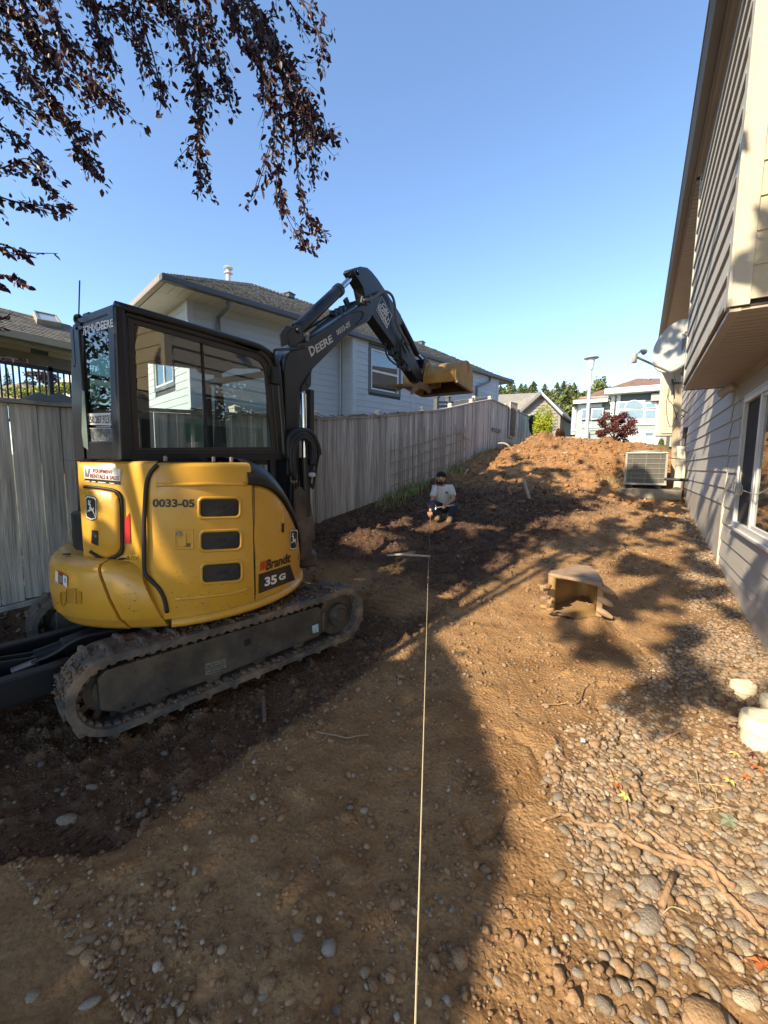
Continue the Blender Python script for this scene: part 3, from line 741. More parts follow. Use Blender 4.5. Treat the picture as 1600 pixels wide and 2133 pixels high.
# eaves
EY0, EY1 = -3, 19.0
MB().box((.385, EY0, ZE-.02), (.41, EY1, ZE+.20)).build('fascia', M_FAS, house)
b = MB(); pr = [(.385, ZE+.17), (.270, ZE+.17), (.262, ZE+.08), (.30, ZE+.035), (.385, ZE+.035)]
b.prism([(x, EY0, z) for x, z in pr], (0, EY1-EY0, 0)); b.build('gutter', M_GUT, house)
MB().box((.256, EY0, ZE+.155), (.274, EY1, ZE+.178)).build('gutter_lip', mat('gutter lip', (.30, .29, .27), .4), house)
y = EY0; 
while y < EY1-.01:
    y1 = min(y+.12, EY1); x1 = XB if 3.8 < y < 7.2 else (XW if y > 3.8 else XW+.3)
    if not (3.75 < y < 7.25): MB().box((.412, y+.008, ZE-.012), (x1, y1-.006, ZE)).build('soffit_plank', M_SOF, house)
    y = y1
MB().box((.411, BY0, ZE-.012), (XB, BY1, ZE)).build('soffit_plank', M_SOF, house)
b = MB(); b.box((.412, EY0, ZE+.001), (XW+3, EY1, ZE+.02)); b.build('soffit_back', M_BACK, house)
b = MB(); b.prism([(.30, EY0, ZE+.20), (4.5, EY0, ZE+2.2), (8.7, EY0, ZE+.2)], (0, EY1-EY0, 0)); b.build('roof', mat('roof shingles', (.10, .09, .08), .9, var=.3, scale=20, bump=.5), house)
MB().box((.35, EY1-.02, ZE-.02), (8.6, EY1+.02, ZE+.19)).build('fascia', M_FAS, house)
# body of the house
MB().box((XW+.25, .3, -.6), (8, 18.5, ZE)).build('house_core', M_BACK, house)
# far wing facing the viewer
FWY = 18.55
MB().box((.50, FWY+.01, 2.80), (1.6, FWY+.4, ZE)).build('wing_wall', M_BACK, house)
siding(house, (.50, FWY, 0), (1, 0, 0), (0, -1, 0), .12, .60, 2.83, ZE, .225, M_SDy, joints=False)
MB().box((.48, FWY-.02, 2.78), (.62, FWY+.02, ZE)).build('corner_board', M_TR, house)
MB().box((.46, FWY-.03, 2.74), (1.1, FWY+.5, 2.80)).build('soffit_plank', M_SOF, house)
MB().box((.80, FWY+.0, 2.2), (.9, FWY+.1, 2.74)).build('porch_post', mat('brown post', (.12, .08, .05), .8), house)
# things on the wall
def wp(px, py, o=.03): p = atX(px, py, XW-o); return p
lf = empty('wall_light', tuple(wp(1533, 806)), 'taupe bullet shaped wall light under the cantilever', 'wall light')
c = wp(1533, 804, .05); 
MB().lathe([(.055, 0), (.055, .02), (.03, .03)], (XW, c.y, c.z), (-1, 0, 0), 16).build('wall_plate', M_TRD, lf, smooth='auto')
a = Vector((XW-.08, c.y+.02, c.z)); e = atX(1515, 812, XW-.12)
b = MB(); d = (e-a).normalized(); b.lathe([(.0, -.03), (.035, -.02), (.045, .03), (.055, .16), (.05, .17), (.0, .165)], a, d, 16); b.build('lamp_shade', M_TRD, lf, smooth='auto')
mb = empty('meter_box', tuple(wp(1433, 901)), 'small black box with a conduit on the house wall above the white pipe', 'box')
p = wp(1433, 901, 0); MB().box((XW-.10, p.y-.08, p.z-.13), (XW-.012, p.y+.12, p.z+.13)).build('box_body', mat('black plastic', (.02, .02, .022), .5), mb, bevel=.006)
MB().tube([(XW-.04, p.y, p.z-.13), (XW-.04, p.y, p.z-.55), (XW-.04, p.y-.1, p.z-.62)], .012).build('conduit', MATS['black plastic'], mb)
# folded bracket brackets on the wall
for k, (px, py) in enumerate(((1424, 857), (1432, 860))):
    a = wp(px, py, .02); b = MB(); b.tube([a+Vector((-.0, 0, .0)), a+Vector((-.14, -.04, .10)), a+Vector((-.16, 0, -.02)), a+Vector((-.05, .02, -.10))], .01)
    tag(b.build('hose_hook', mat('dark iron', (.05, .045, .04), .6)), ('left' if k == 0 else 'right')+' one of two bent metal hooks on the sunlit siding', 'hook')
# cable hanging and coiled beside the window
M_CB = mat('cream cable', (.62, .56, .44), .6)
cb = empty('coiled_cable', tuple(wp(1541, 1024)), 'cream cable hanging from the light and coiled beside the window', 'cable')
a = wp(1537, 812, .03); k = wp(1541, 1020, .05)
MB().tube(curve_pts([a, wp(1540, 870, .02), wp(1541, 960, .03), k]), .0035, 6).build('hanging_run', M_CB, cb)
b = MB()
for i in range(4):
    rr = .055+.008*i; pts = [k+Vector((-.01*i, math.cos(w)*rr*1.3+.04*(i-1.5), math.sin(w)*rr)) for w in np.linspace(0, 6.28, 18)]
    b.tube(pts, .0045, 6)
b.build('coil', M_CB, cb)
MB().tube(curve_pts([k+Vector((0, -.1, 0)), wp(1575, 1029, .05), wp(1600, 1018, .05), wp(1625, 1005, .06)]), .0045, 6).build('cable_tail', M_CB, cb)
# post, pipes and wires by the wall
po = empty('wooden_post', tuple(atY(1403, 1000, 13.5)), 'square weathered timber post with loose wires beside the house corner', 'post')
a = atY(1404, 1010, 13.4); t = atY(1413, 800, 13.4); MB().bar(a, t, .17, .17, (0, 1, 0)).build('timber', mat('post timber', (.42, .34, .23), .9, var=.25, scale=3, stretch=(6, 6, .5), bump=.3), po, bevel=.006)
MB().box((t.x-.16, t.y-.12, t.z), (t.x+.14, t.y+.12, t.z+.04)).build('cap', MATS['dark iron'], po)
for pts in ([(1395, 800), (1388, 850), (1397, 890), (1412, 860)], [(1408, 795), (1400, 760), (1409, 730)], [(1398, 805), (1392, 830), (1402, 845), (1411, 875)]):
    MB().tube(curve_pts([atY(x, y, 13.2) for x, y in pts]), .008, 5).build('wire', MATS['dark iron'], po)
MB().tube([atY(1401, 790, 13.2), atY(1401, 822, 13.2)], .03).build('insulator', MATS['black plastic'], po)
pp = empty('plastic_pipe', tuple(atX(1415, 1015, .85)), 'white plastic drain pipe standing by the wall beside the air conditioner', 'pipe')
M_PVC = mat('white pvc', (.66, .60, .48), .55, var=.1, scale=5)
a = atY(1411, 1018, 12.3); t = atY(1420, 935, 12.3); MB().tube([a, t], .085, 16).build('riser', M_PVC, pp, smooth='auto')
MB().tube([t-Vector((0, 0, .02)), t+Vector((0, 0, .06))], .1, 16).build('collar', M_PVC, pp, smooth='auto')
MB().tube([atY(1423, 1000, 12.0), atY(1428, 940, 12.0)], .03, 10).build('side_pipe', M_PVC, pp)
b = MB(); b.tube([atY(1384, 998, 11.9), atY(1402, 999, 11.9), atX(1433, 1000, XW-.02)], .035, 8); 
tag(b.build('refrigerant_line', MATS['black plastic']), 'black insulated pipe running from the air conditioner to the wall', 'pipe')
MB().tube(curve_pts([atY(1393, 954, 12), atY(1405, 955, 12), atY(1428, 957, 12)]), .01, 5).build('wire', MATS['dark iron'], pp)
# satellite dish
ds = empty('satellite_dish', tuple(atX(1425, 745, XW-.2)), 'pale grey satellite dish with its arm on the house corner', 'satellite dish')
M_DI = mat('dish paint', (.42, .425, .39), .5, var=.06, scale=6)
dc = atY(1406, 720, 9.3); ax = (Vector((-.55, -.80, .25))).normalized()
ux = atY(1430, 674, 9.3)-dc
up = Vector((0, 0, 1)); up = (up-ax*up.dot(ax)).normalized(); rt = up.cross(ax)
MB_ = MB(); A, Bv = .40, .475
def dpt(r_, w): return dc+rt*(A*r_*math.cos(w))+up*(Bv*r_*math.sin(w))-ax*(.11*(1-r_*r_))
rows = [[dpt(r_, w) for w in np.linspace(0, 2*math.pi, 41)] for r_ in np.linspace(.0, 1, 9)]
MB_.grid(rows); MB_.grid([[p-ax*.015 for p in rr] for rr in rows[::-1]])
MB_.grid([[dpt(1, w) for w in np.linspace(0, 2*math.pi, 41)], [dpt(1.03, w)-ax*.03 for w in np.linspace(0, 2*math.pi, 41)]])
refl = MB_.build('reflector', M_DI, ds, smooth=True)
low = dpt(1, -math.pi/2); feed = atY(1322, 742, 8.6)
MB().bar(dc-ax*.15-up*.3, low, .05, .035).build('arm_root', M_DI, ds); MB().bar(low, feed, .035, .028).build('feed_arm', M_DI, ds, bevel=.004)
b = MB(); b.tube([feed+Vector((.0, .0, .04)), feed-Vector((0, 0, .11))], .045, 12); b.build('receiver', M_DI, ds, bevel=.006)
b = MB(); fa = feed+Vector((.10, .02, .09)); b.lathe([(.0, -.02), (.03, 0), (.05, .07), (.052, .08), (0, .085)], fa-ax*-.0, -ax, 14); b.build('horn', M_DI, ds, smooth='auto')
MB().bar(fa, feed, .04, .03).build('horn_bracket', M_DI, ds)
M_BR = mat('bracket grey', (.16, .16, .15), .6)
MB().tube([dc-ax*.12, dc-ax*.30, dc-ax*.36+Vector((.0, .0, -.35)), Vector((XB+.1, dc.y+.0, dc.z-.5))], .04, 10).build('mount', M_BR, ds)
MB().box((dc.x+.1, dc.y+.02, dc.z-.12), (dc.x+.25, dc.y+.25, dc.z+.12)).build('back_bracket', M_BR, ds, bevel=.02)
def dsurf(x, y):
    d = ray(x, y); p = EYE+d*((dc-EYE).dot(ax)/d.dot(ax)); q = p-dc; r2 = min(1, (q.dot(rt)/A)**2+(q.dot(up)/Bv)**2)
    return p-ax*(.11*(1-r2))*.9+ax*.004
M_LG = mat('logo grey', (.09, .09, .1), .6)
decal_text('STAR', ((1415.5, 692), (1421.5, 691), (1421.5, 695.5), (1415.5, 696.5)), dsurf, M_LG, refl, bold=.03)
decal_text('CHOICE', ((1427, 690.5), (1433, 690), (1433, 694.5), (1427, 695.5)), dsurf, M_LG, refl, bold=.03)
decal_text('C', ((1421.5, 688), (1427.5, 687), (1427.5, 698), (1421.5, 699)), dsurf, M_LG, refl, bold=.02)
# air conditioner on its pad
acy = 12.15
ac = empty('air_conditioner', (.15, acy, .83), 'square grey louvred air conditioner unit on a concrete pad', 'air conditioner')
M_AC = mat('ac casing', (.38, .36, .31), .5, metal=.3, var=.1, scale=5); M_FIN = mat('ac fins', (.10, .095, .085), .6, metal=.4, var=.2, scale=30)
x0, x1, z0, z1, dp = -.34, .55, 1.12, 1.84, .86
zf = .98
tl, tr_, br_, bl_ = [atY(x, y, acy) for x, y in ((1305, 943), (1393, 948), (1388, 1011), (1298, 1006))]
x0, x1 = (tl.x+bl_.x)/2, (tr_.x+br_.x)/2; z0 = (bl_.z+br_.z)/2; z1 = (tl.z+tr_.z)/2
MB().box((x0+.02, acy+.02, z0+.02), (x1-.02, acy+dp-.02, z1-.02)).build('coil_core', M_FIN, ac)
for (xa, ya) in ((x0, acy), (x1-.05, acy), (x0, acy+dp-.05), (x1-.05, acy+dp-.05)): MB().box((xa, ya, z0), (xa+.05, ya+.05, z1)).build('corner_post', M_AC, ac, bevel=.008)
b = MB(); b.box((x0-.01, acy-.01, z1-.0), (x1+.01, acy+dp+.01, z1+.045)); b.build('top_panel', M_AC, ac, bevel=.02)
MB().lathe([(.33, 0), (.33, .03), (.30, .05), (0, .06)], ((x0+x1)/2, acy+dp/2, z1+.045), (0, 0, 1), 24).build('fan_guard', M_AC, ac, smooth='auto')
MB().box((x0-.005, acy-.005, z0-.02), (x1+.005, acy+dp+.005, z0+.03)).build('base_rail', M_AC, ac, bevel=.006)
for k in range(1, 6):
    z = z0+.03+(z1-z0-.03)*k/6; MB().box((x0+.03, acy-.006, z-.004), (x1-.03, acy+.004, z+.004)).build('guard_wire', M_AC, ac)
b = MB()
for k in range(46): xx = x0+.055+(x1-x0-.11)*k/45; b.box((xx-.002, acy+.004, z0+.03), (xx+.002, acy+.02, z1))
b.build('fin_row', mat('fins light', (.30, .285, .25), .5, metal=.4), ac)
for k in (.18, .5, .82):
    xx = x0+(x1-x0)*k; MB().box((xx-.003, acy-.008, z0+.03), (xx+.003, acy+.0, z1)).build('guard_wire', M_AC, ac)
for xx in (x0+.10, x1-.20):
    for yy in (acy+.06, acy+dp-.16): MB().box((xx, yy, z0-.11), (xx+.10, yy+.10, z0-.02)).build('foot', MATS['black plastic'], ac)
pz = z0-.11
b = MB(); pa = [atZ(1288, 1018, pz), atZ(1417, 1032, pz)]
b.box((x0-.12, acy-.45, pz-.22), (XW-.12, acy+1.1, pz)); tag(b.build('concrete_pad', mat('rough concrete', (.26, .225, .165), .95, var=.3, scale=5, bump=.5, bscale=25), bevel=.012), 'weathered concrete slab carrying the air conditioner', 'concrete pad')
# white clean-out caps in the gravel
M_CP = mat('aged white plastic', (.72, .66, .48), .6, var=.10, scale=12, col2=(.50, .38, .20), c2scale=9, c2lo=.55, c2hi=.8)
def cleanout(px, py, rr, hh, label):
    q = atZ(px, py, .05)
    for _ in range(5): q = atZ(px, py, tz(q.x, q.y)+hh*.5)
    g = tz(q.x, q.y); t = empty('pipe_cap', (q.x, q.y, g), label, 'pipe cap')
    MB().lathe([(rr*.88, -.06), (rr*.88, hh*.62)], (q.x, q.y, g), n=28).build('pipe', M_CP, t, smooth='auto')
    MB().lathe([(rr*.9, hh*.45), (rr, hh*.5), (rr, hh*.85), (rr*.94, hh), (rr*.8, hh*1.0), (rr*.76, hh*.96), (0, hh*.96)], (q.x, q.y, g), n=28).build('cap', M_CP, t, smooth='auto')
    b = MB(); M = Matrix.Translation((q.x, q.y, g+hh*.96)) @ Matrix.Rotation(.5, 4, 'Z'); b.box((-rr*.62, -rr*.28, 0), (rr*.62, rr*.28, rr*.36), M); b.build('square_nut', M_CP, t, bevel=.006)
cleanout(1549, 1425, .075, .085, 'smaller white capped pipe end in the gravel near the house wall')
cleanout(1586, 1520, .10, .16, 'larger white capped pipe end standing tall at the right edge')
cleanout(1612, 1470, .07, .10, 'white capped pipe end cut off by the right edge of the photo')
# ================================================================== blue-grey neighbour house
NA = math.radians(14.13); nN = Vector((math.cos(NA), -math.sin(NA), 0)); nD = Vector((math.sin(NA), math.cos(NA), 0))
KS = 1.35
M_BL = mat('pale blue siding', (.42, .465, .485), .75, var=.05, scale=2, bump=.15, bscale=25, objvar=.02)
M_BT = mat('pale blue trim', (.43, .475, .50), .7, var=.05)
M_DG = mat('dark green grey trim', (.085, .115, .12), .6, var=.08)
M_NG = mat('charcoal gutter', (.10, .10, .105), .5, var=.08)
M_NS = mat('cream soffit', (.52, .49, .40), .6, var=.05, objvar=.03)
M_NR = mat('cedar grey shingle', (.36, .31, .235), .95, var=.45, scale=5, stretch=(3, 3, 1), bump=.6, bscale=30, col2=(.13, .115, .095), c2scale=6, c2lo=.45, c2hi=.65)
nh = empty('blue_house', (-8, 10, 1.2), 'pale blue lap sided bungalow with dark gutters behind the fence', 'house')
w1 = nN.dot(Vector((-6.5, 3, 0)))*KS                        # plane of the projecting wall
c1 = atN(735, 720, nN, w1); r0 = c1-nN*0
ZG = 1.2
def hitline(px, py, P, dr):                                  # distance along dr from P so that it shows at px
    best = min(((abs(proj(P+dr*s)[0]-px), s) for s in np.linspace(0, 4, 401))); return best[1]
ret = hitline(709.5, 720, c1, -nN)
w0 = w1-ret                                                  # plane of the recessed wall
cA = atN(393, 700, nN, w0); cA.z = 0
S0 = cA.dot(nD); S1 = c1.dot(nD); SE = atN(1036, 850, nN, w1).dot(nD)
zs = atN(393, 624, nN, w0).z                                 # soffit height
b = MB()
def PN(s, w, z): return Vector(nD*s+nN*w)+Vector((0, 0, z))
def nbox(b, s0, s1, wa, wb, za, zb):
    vs = [PN(s0, wa, za), PN(s1, wa, za), PN(s1, wb, za), PN(s0, wb, za), PN(s0, wa, zb), PN(s1, wa, zb), PN(s1, wb, zb), PN(s0, wb, zb)]
    return b.add(vs, [(3,2,1,0),(4,5,6,7),(0,1,5,4),(1,2,6,5),(2,3,7,6),(3,0,4,7)])
nbox(b, S0+.01, S1+1, w0-7, w0-.006, ZG-1, zs); nbox(b, S1+.01, SE-.01, w0-7, w1-.006, ZG-1, zs); b.build('wall_core', mat('gap blue', (.06, .07, .075), .9), nh)
st = .172
wq = [atN(x, y, nN, w1) for x, y in ((767, 717), (834, 735), (834, 828), (767, 817))]
ws0, ws1 = (wq[0].dot(nD)+wq[3].dot(nD))/2, (wq[1].dot(nD)+wq[2].dot(nD))/2; wz1, wz0 = (wq[0].z+wq[1].z)/2, (wq[2].z+wq[3].z)/2
def nsid(s0, s1, w, z0, z1, holes=()): siding(nh, Vector(nN*w), nD, nN, s0, s1, z0, z1, st, M_BL, holes=holes, joints=False)
nsid(S0+.12, S1, w0, zs-int((zs-ZG)/st)*st, zs)
zb0 = zs-int((zs-ZG)/st)*st
nsid(S1+.14, SE-.12, w1, zb0, zs, [(ws0, ws1, wz0, wz1)])
siding(nh, Vector(nD*S1)+Vector(nN*w0), nN, -nD, .02, ret-.12, zb0, zs, st, M_BL, joints=False)
# end wall towards the viewer
siding(nh, Vector(nD*S0)+Vector(nN*w0), -nN, -nD, .12, 6, zb0, zs, st, M_BL, joints=False, holes=[(.95, 2.5, zs-1.75, zs-.45)])
for (s0, s1, wa, wb) in ((S0-.02, S0+.12, w0-.0, w0+.022), (S0-.022, S0, w0-.12, w0), (S1-.02, S1+.14, w1, w1+.022), (S1-.022, S1, w1-.12, w1), (SE-.12, SE+.02, w1, w1+.022)):
    nbox(MB(), s0, s1, wa, wb, ZG-1, zs).build('corner_board', M_BT, nh)
MB().tube([PN(S1-.06, w0+.06, ZG), PN(S1-.06, w0+.06, zs)], .028, 8).build('conduit', M_BT, nh)
nbox(MB(), atN(858, 800, nN, w1).dot(nD)-.05, atN(858, 800, nN, w1).dot(nD)+.05, w1, w1+.024, ZG-.5, zs).build('joint_trim', M_BT, nh)
def nwin(s0, s1, z0, z1, w, parent, frame_m, dirn='n'):
    T = .10
    def bx(b, a0, a1, o0, o1, c0, c1):
        if dirn == 'n': return nbox(b, a0, a1, w+o0, w+o1, c0, c1)
        P = lambda s, o, z: Vector(nD*(S0-o))+Vector(nN*(w0-s))+Vector((0, 0, z))
        vs = [P(a0, o0, c0), P(a1, o0, c0), P(a1, o1, c0), P(a0, o1, c0), P(a0, o0, c1), P(a1, o0, c1), P(a1, o1, c1), P(a0, o1, c1)]
        return b.add(vs, [(3,2,1,0),(4,5,6,7),(0,1,5,4),(1,2,6,5),(2,3,7,6),(3,0,4,7)])
    def fr_(b, a0, a1, c0, c1, t, o0, o1):
        bx(b, a0, a1, o0, o1, c0, c0+t); bx(b, a0, a1, o0, o1, c1-t, c1); bx(b, a0, a0+t, o0, o1, c0+t, c1-t); bx(b, a1-t, a1, o0, o1, c0+t, c1-t); return b
    wi = fr_(MB(), s0, s1, z0, z1, T, .0, .03).build('window', M_DG, parent)
    fr_(MB(), s0+T, s1-T, z0+T, z1-T, .045, -.01, .022).build('frame', M_WF, wi)
    zm = z0+(z1-z0)*.47; 
    if dirn == 'n': bx(MB(), s0+T, s1-T, -.01, .02, zm-.03, zm+.03).build('meeting_rail', M_WF, wi)
    else: bx(MB(), (s0+s1)/2-.03, (s0+s1)/2+.03, -.01, .02, z0+T, z1-T).build('meeting_rail', M_WF, wi)
    bx(MB(), s0+T, s1-T, -.03, -.02, z0+T, z1-T).build('curtain', mat('curtain', (.10, .11, .13), .9, var=.3, scale=3), wi)
    bx(MB(), s0+T, s1-T, -.004, -.003, z0+T, z1-T).build('pane', G_WIN, wi)
    if dirn != 'n':
        b = MB()
        for k in range(14): bx(b, s0+T, s1-T, -.02, -.012, z0+T+.02+k*.08, z0+T+.07+k*.08)
        b.build('blind', mat('blind grey', (.45, .46, .44), .6), wi)
nwin(ws0, ws1, wz0, wz1, w1, nh, M_DG)
nwin(.95, 2.5, zs-1.75, zs-.45, 0, nh, M_DG, 'e')
# eaves: soffit, fascia, gutter
f0 = atN(345, 586, nN, w0)
def findov():                                                # eave corner: same height as soffit
    d = ray(345, 588); t = (zs-CAMH)/d.z; return EYE+d*t
fc = findov(); FW = fc.dot(nN); FS = fc.dot(nD); FE = None
d = ray(1064, 797); fe = EYE+d*((zs-CAMH)/d.z); FEs = fe.dot(nD)
FEs = atN(1064, 797, nN, FW).dot(nD)
s = FS; k = 0
while s < FEs:
    s2 = min(s+.20, FEs); nbox(MB(), s+.004, s2-.004, min(w0, w1)-.1, FW, zs-.012, zs).build('soffit_plank', M_NS, nh); s = s2
for k in range(12): 
    wa = w0-k*.5; nbox(MB(), FS+.004, S0, wa-.494, wa, zs-.016, zs-.004).build('soffit_plank', M_NS, nh)
nbox(MB(), FS, FEs, w0-7, FW, zs+.002, zs+.02).build('soffit_back', MATS['gap blue'], nh)
nbox(MB(), FS-.11, FEs+.11, FW, FW+.12, zs-.005, zs+.13).build('gutter', M_NG, nh, bevel=.02)
nbox(MB(), FS-.12, FS, w0-7, FW+.0, zs-.005, zs+.13).build('gutter', mat('tan gutter', (.30, .25, .19), .5, var=.1), nh, bevel=.02)
nbox(MB(), FEs, FEs+.12, w0-7, FW, zs-.005, zs+.13).build('gutter', M_NG, nh, bevel=.02)
# roof: hipped, built as overlapping shingle courses
W2 = 3.9; zr = zs+.10; rise = ((7.0+(W2-(FW-w1)-3)*.44)-zr)/W2; print('RISE', rise, 'zs', zs, 'FW-w1', FW-w1, 'FS-S0', FS-S0)
rb = MB()
def RP(s, w, z): return PN(s, w, z)
FW2 = FW-2*W2
ridge0 = PN(FS+W2, FW-W2, zr+W2*rise); ridge1 = PN(FEs-W2, FW-W2, zr+W2*rise)
e = [PN(FS, FW, zr), PN(FEs, FW, zr), PN(FEs, FW2, zr), PN(FS, FW2, zr)]
rb.add([e[0], e[1], e[2], e[3], ridge0, ridge1], [(0, 1, 5, 4), (1, 2, 5), (2, 3, 4, 5), (3, 0, 4)]); roof = rb.build('roof', M_NR, nh)
b = MB(); nr = 34
for i in range(nr):
    t0 = i/nr; t1 = (i+1.25)/nr; d0 = t0*W2; d1 = min(t1, 1)*W2
    s = FS+d0
    while s < FEs-d0:
        L = random.uniform(.18, .42); s2 = min(s+L, FEs-d0); h = .018+random.random()*.028; a = max(s, FS+d0); c1_ = s2
        b.add([PN(a, FW-d0+.02*random.random(), zr+d0*rise+h), PN(c1_-.008, FW-d0+.02*random.random(), zr+d0*rise+h), PN(min(c1_-.008, FEs-d1), FW-d1, zr+d1*rise+.006), PN(max(a, FS+d1), FW-d1, zr+d1*rise+.006),
               PN(a, FW-d0, zr+d0*rise), PN(c1_-.008, FW-d0, zr+d0*rise)], [(0, 1, 2, 3), (4, 5, 1, 0)]); s = s2
tag(b.build('shingle', M_NR, nh, fix=False), kind='stuff')
b = MB()
for k in range(40):
    p = PN(FS+W2*k/40, FW-W2*k/40, zr+W2*rise*k/40); b.box((p.x-.1, p.y-.1, p.z), (p.x+.1, p.y+.1, p.z+.035))
for k in range(46):
    p = ridge0.lerp(ridge1, k/46); b.box((p.x-.11, p.y-.11, p.z-.02), (p.x+.11, p.y+.11, p.z+.04))
tag(b.build('ridge_tile', M_NR, nh), kind='stuff')
# downspouts
def spout(px_top, px_el, py_el, bot_py):
    a = atN(px_top[0], px_top[1], nN, FW+.02); e1 = atN(px_el, py_el, nN, w0+.08 if px_el < 600 else w1+.08)
    pts = [a+Vector((0, 0, .05)), a-Vector((0, 0, .12)), e1+Vector((0, 0, .12)), e1-Vector((0, 0, .05)), Vector((e1.x, e1.y, ZG))]
    MB().tube(pts, .045, 4).build('downspout', M_NG, nh)
spout((476, 627), 455, 672, 0); spout((1021, 788), 993, 812, 0)
# roof vents
vp = atD(475, 590, 1); d = ray(475, 592)
vb = EYE+d*((ridge0-EYE).dot(CF)*.93)
vt = EYE+ray(475.5, 561)*((ridge0-EYE).dot(CF)*.93)
vv = empty('vent_pipe', tuple(vb), 'white metal flue pipe with a cap on the blue house roof', 'vent pipe')
M_VT = mat('white metal', (.55, .57, .58), .4)
MB().tube([vb-Vector((0, 0, .5)), vt], .07, 12).build('pipe', M_VT, vv, smooth='auto')
MB().lathe([(.12, 0), (.15, .03), (.12, .06), (0, .08)], vt, n=14).build('cap', M_VT, vv, smooth='auto'); MB().lathe([(.13, 0), (.13, .02)], vt-Vector((0, 0, .13)), n=14).build('collar', M_VT, vv)
for (px, py, nm) in ((602, 618, 'square roof vent left of the excavator arm'), (876, 717, 'square roof vent right of the excavator arm')):
    best = None
    for dd in np.linspace(.02, W2-.05, 200):                 # point on the roof slope on that sight line
        P0 = PN(0, FW-dd, zr+dd*rise); q = atN(px, py, nN, FW-dd); er = abs(q.z-(zr+dd*rise))
        if best is None or er < best[0]: best = (er, q)
    q = best[1]; b = MB(); b.box((q.x-.14, q.y-.14, q.z-.05), (q.x+.14, q.y+.14, q.z+.06)); b.box((q.x-.17, q.y-.17, q.z+.07), (q.x+.17, q.y+.17, q.z+.10)); tag(b.build('roof_vent', mat('dark vent', (.06, .065, .07), .5)), nm, 'roof vent')
# raised planter boxes just behind the fence
b = MB()
M_PL = mat('dark planter', (.10, .11, .11), .8); M_LW = mat('pale timber', (.52, .45, .33), .85, var=.2)  # timber rails and post share one even pale colour
pl = empty('deck_railing', tuple(atX(930, 840, FX-.7)), 'short dark slatted railing and pale rails behind the fence top', 'railing')
for x in (909, 933): 
    t = atX(x, 829, FX-.8); MB().box((t.x-.06, t.y-.07, t.z-.8), (t.x+.06, t.y+.07, t.z)).build('post', M_PL, pl); MB().box((t.x-.08, t.y-.09, t.z), (t.x+.08, t.y+.09, t.z+.05)).build('cap', M_PL, pl)
for dz in (0, .12): a = atX(909, 838, FX-.8); c = atX(945, 838, FX-.8); MB().bar(a-Vector((0, 0, dz)), c-Vector((0, 0, dz)), .04, .07).build('rail', M_PL, pl)
for (x, y, x2, y2) in ((945, 838, 1035, 822), (945, 845, 1030, 832)): MB().bar(atX(x, y, FX-.7), atX(x2, y2, FX-.7), .05, .08).build('rail', M_LW, pl)
t = atX(988, 826, FX-.7); MB().box((t.x-.06, t.y-.08, t.z-.6), (t.x+.06, t.y+.08, t.z+.02)).build('post', M_LW, pl)

# ================================================================== left background: patio roof, iron railing
ML_R = mat('grey brown shingle', (.24, .22, .185), .9, var=.3, scale=12, bump=.4)
pt = empty('patio_cover', tuple(atX(80, 760, -9)), 'shingled patio roof with beams and skylight beyond the fence at left', 'roof')
# eave runs along the lot direction; slope rises away from us
def XL(px, py, X): return atX(px, py, X)
e0 = XL(-60, 678, -8.2); e1 = XL(165, 722, -8.2); ze = (XL(0, 692, -8.2).z+XL(152, 718, -8.2).z)/2
yA, yB = .2, 3.8
t0 = XL(0, 645, -9.6); t1 = XL(150, 675, -9.6); zt = (t0.z+t1.z)/2; ze = (XL(0, 690, -8.2).z+XL(150, 716, -8.2).z)/2
rise_ = (zt-ze)/1.4; nrow = 15
b = MB(); b.add([(-8.2, yA, ze), (-8.2, yB, ze), (-9.6, yB, zt), (-9.6, yA, zt)], [(0, 1, 2, 3)]); b.build('roof_deck', ML_R, pt)
b = MB()
for i in range(nrow):
    f0_ = i/nrow; f1_ = (i+1.15)/nrow; y = yA-random.random()*.2
    while y < yB:
        y2 = y+.28; h = .014+.008*random.random()
        b.add([(-8.2-1.4*f0_, y, ze+(zt-ze)*f0_+h), (-8.2-1.4*f0_, y2-.008, ze+(zt-ze)*f0_+h), (-8.2-1.4*f1_, y2-.008, ze+(zt-ze)*f1_+.002), (-8.2-1.4*f1_, y, ze+(zt-ze)*f1_+.002), (-8.2-1.4*f0_, y, ze+(zt-ze)*f0_), (-8.2-1.4*f0_, y2-.008, ze+(zt-ze)*f0_)], [(0, 1, 2, 3), (4, 5, 1, 0)]); y = y2
tag(b.build('shingle', ML_R, pt, fix=False), kind='stuff')
M_CRM = mat('cream beam', (.46, .42, .30), .7, var=.06)
MB().box((-8.16, yA, ze-.09), (-8.1, yB, ze+.01)).build('fascia', M_CRM, pt); MB().box((-8.26, yA, ze-.14), (-8.17, yB, ze-.08)).build('beam', mat('olive beam', (.16, .155, .12), .7), pt)
MB().box((-9.6, yA, ze-.02), (-8.17, yB, ze-.015)).build('ceiling', M_CRM, pt)
zz = XL(80, 735, -8.9).z; z2 = XL(80, 758, -8.9).z
MB().box((-9.0, yA, z2-.02), (-8.9, yB, z2+.16)).build('beam', MATS['olive beam'], pt)
MB().box((-8.95, yA, zz-.14), (-8.93, XL(64, 740, -8.93).y, zz+.20)).build('panel', M_CRM, pt); MB().box((-8.95, XL(104, 745, -8.93).y, zz-.14), (-8.93, yB, zz+.20)).build('panel', M_CRM, pt)
MB().box((-8.99, XL(64, 740, -8.93).y, zz-.14), (-8.97, XL(104, 745, -8.93).y, zz+.12)).build('panel', mat('dark teal', (.10, .13, .13), .6), pt)
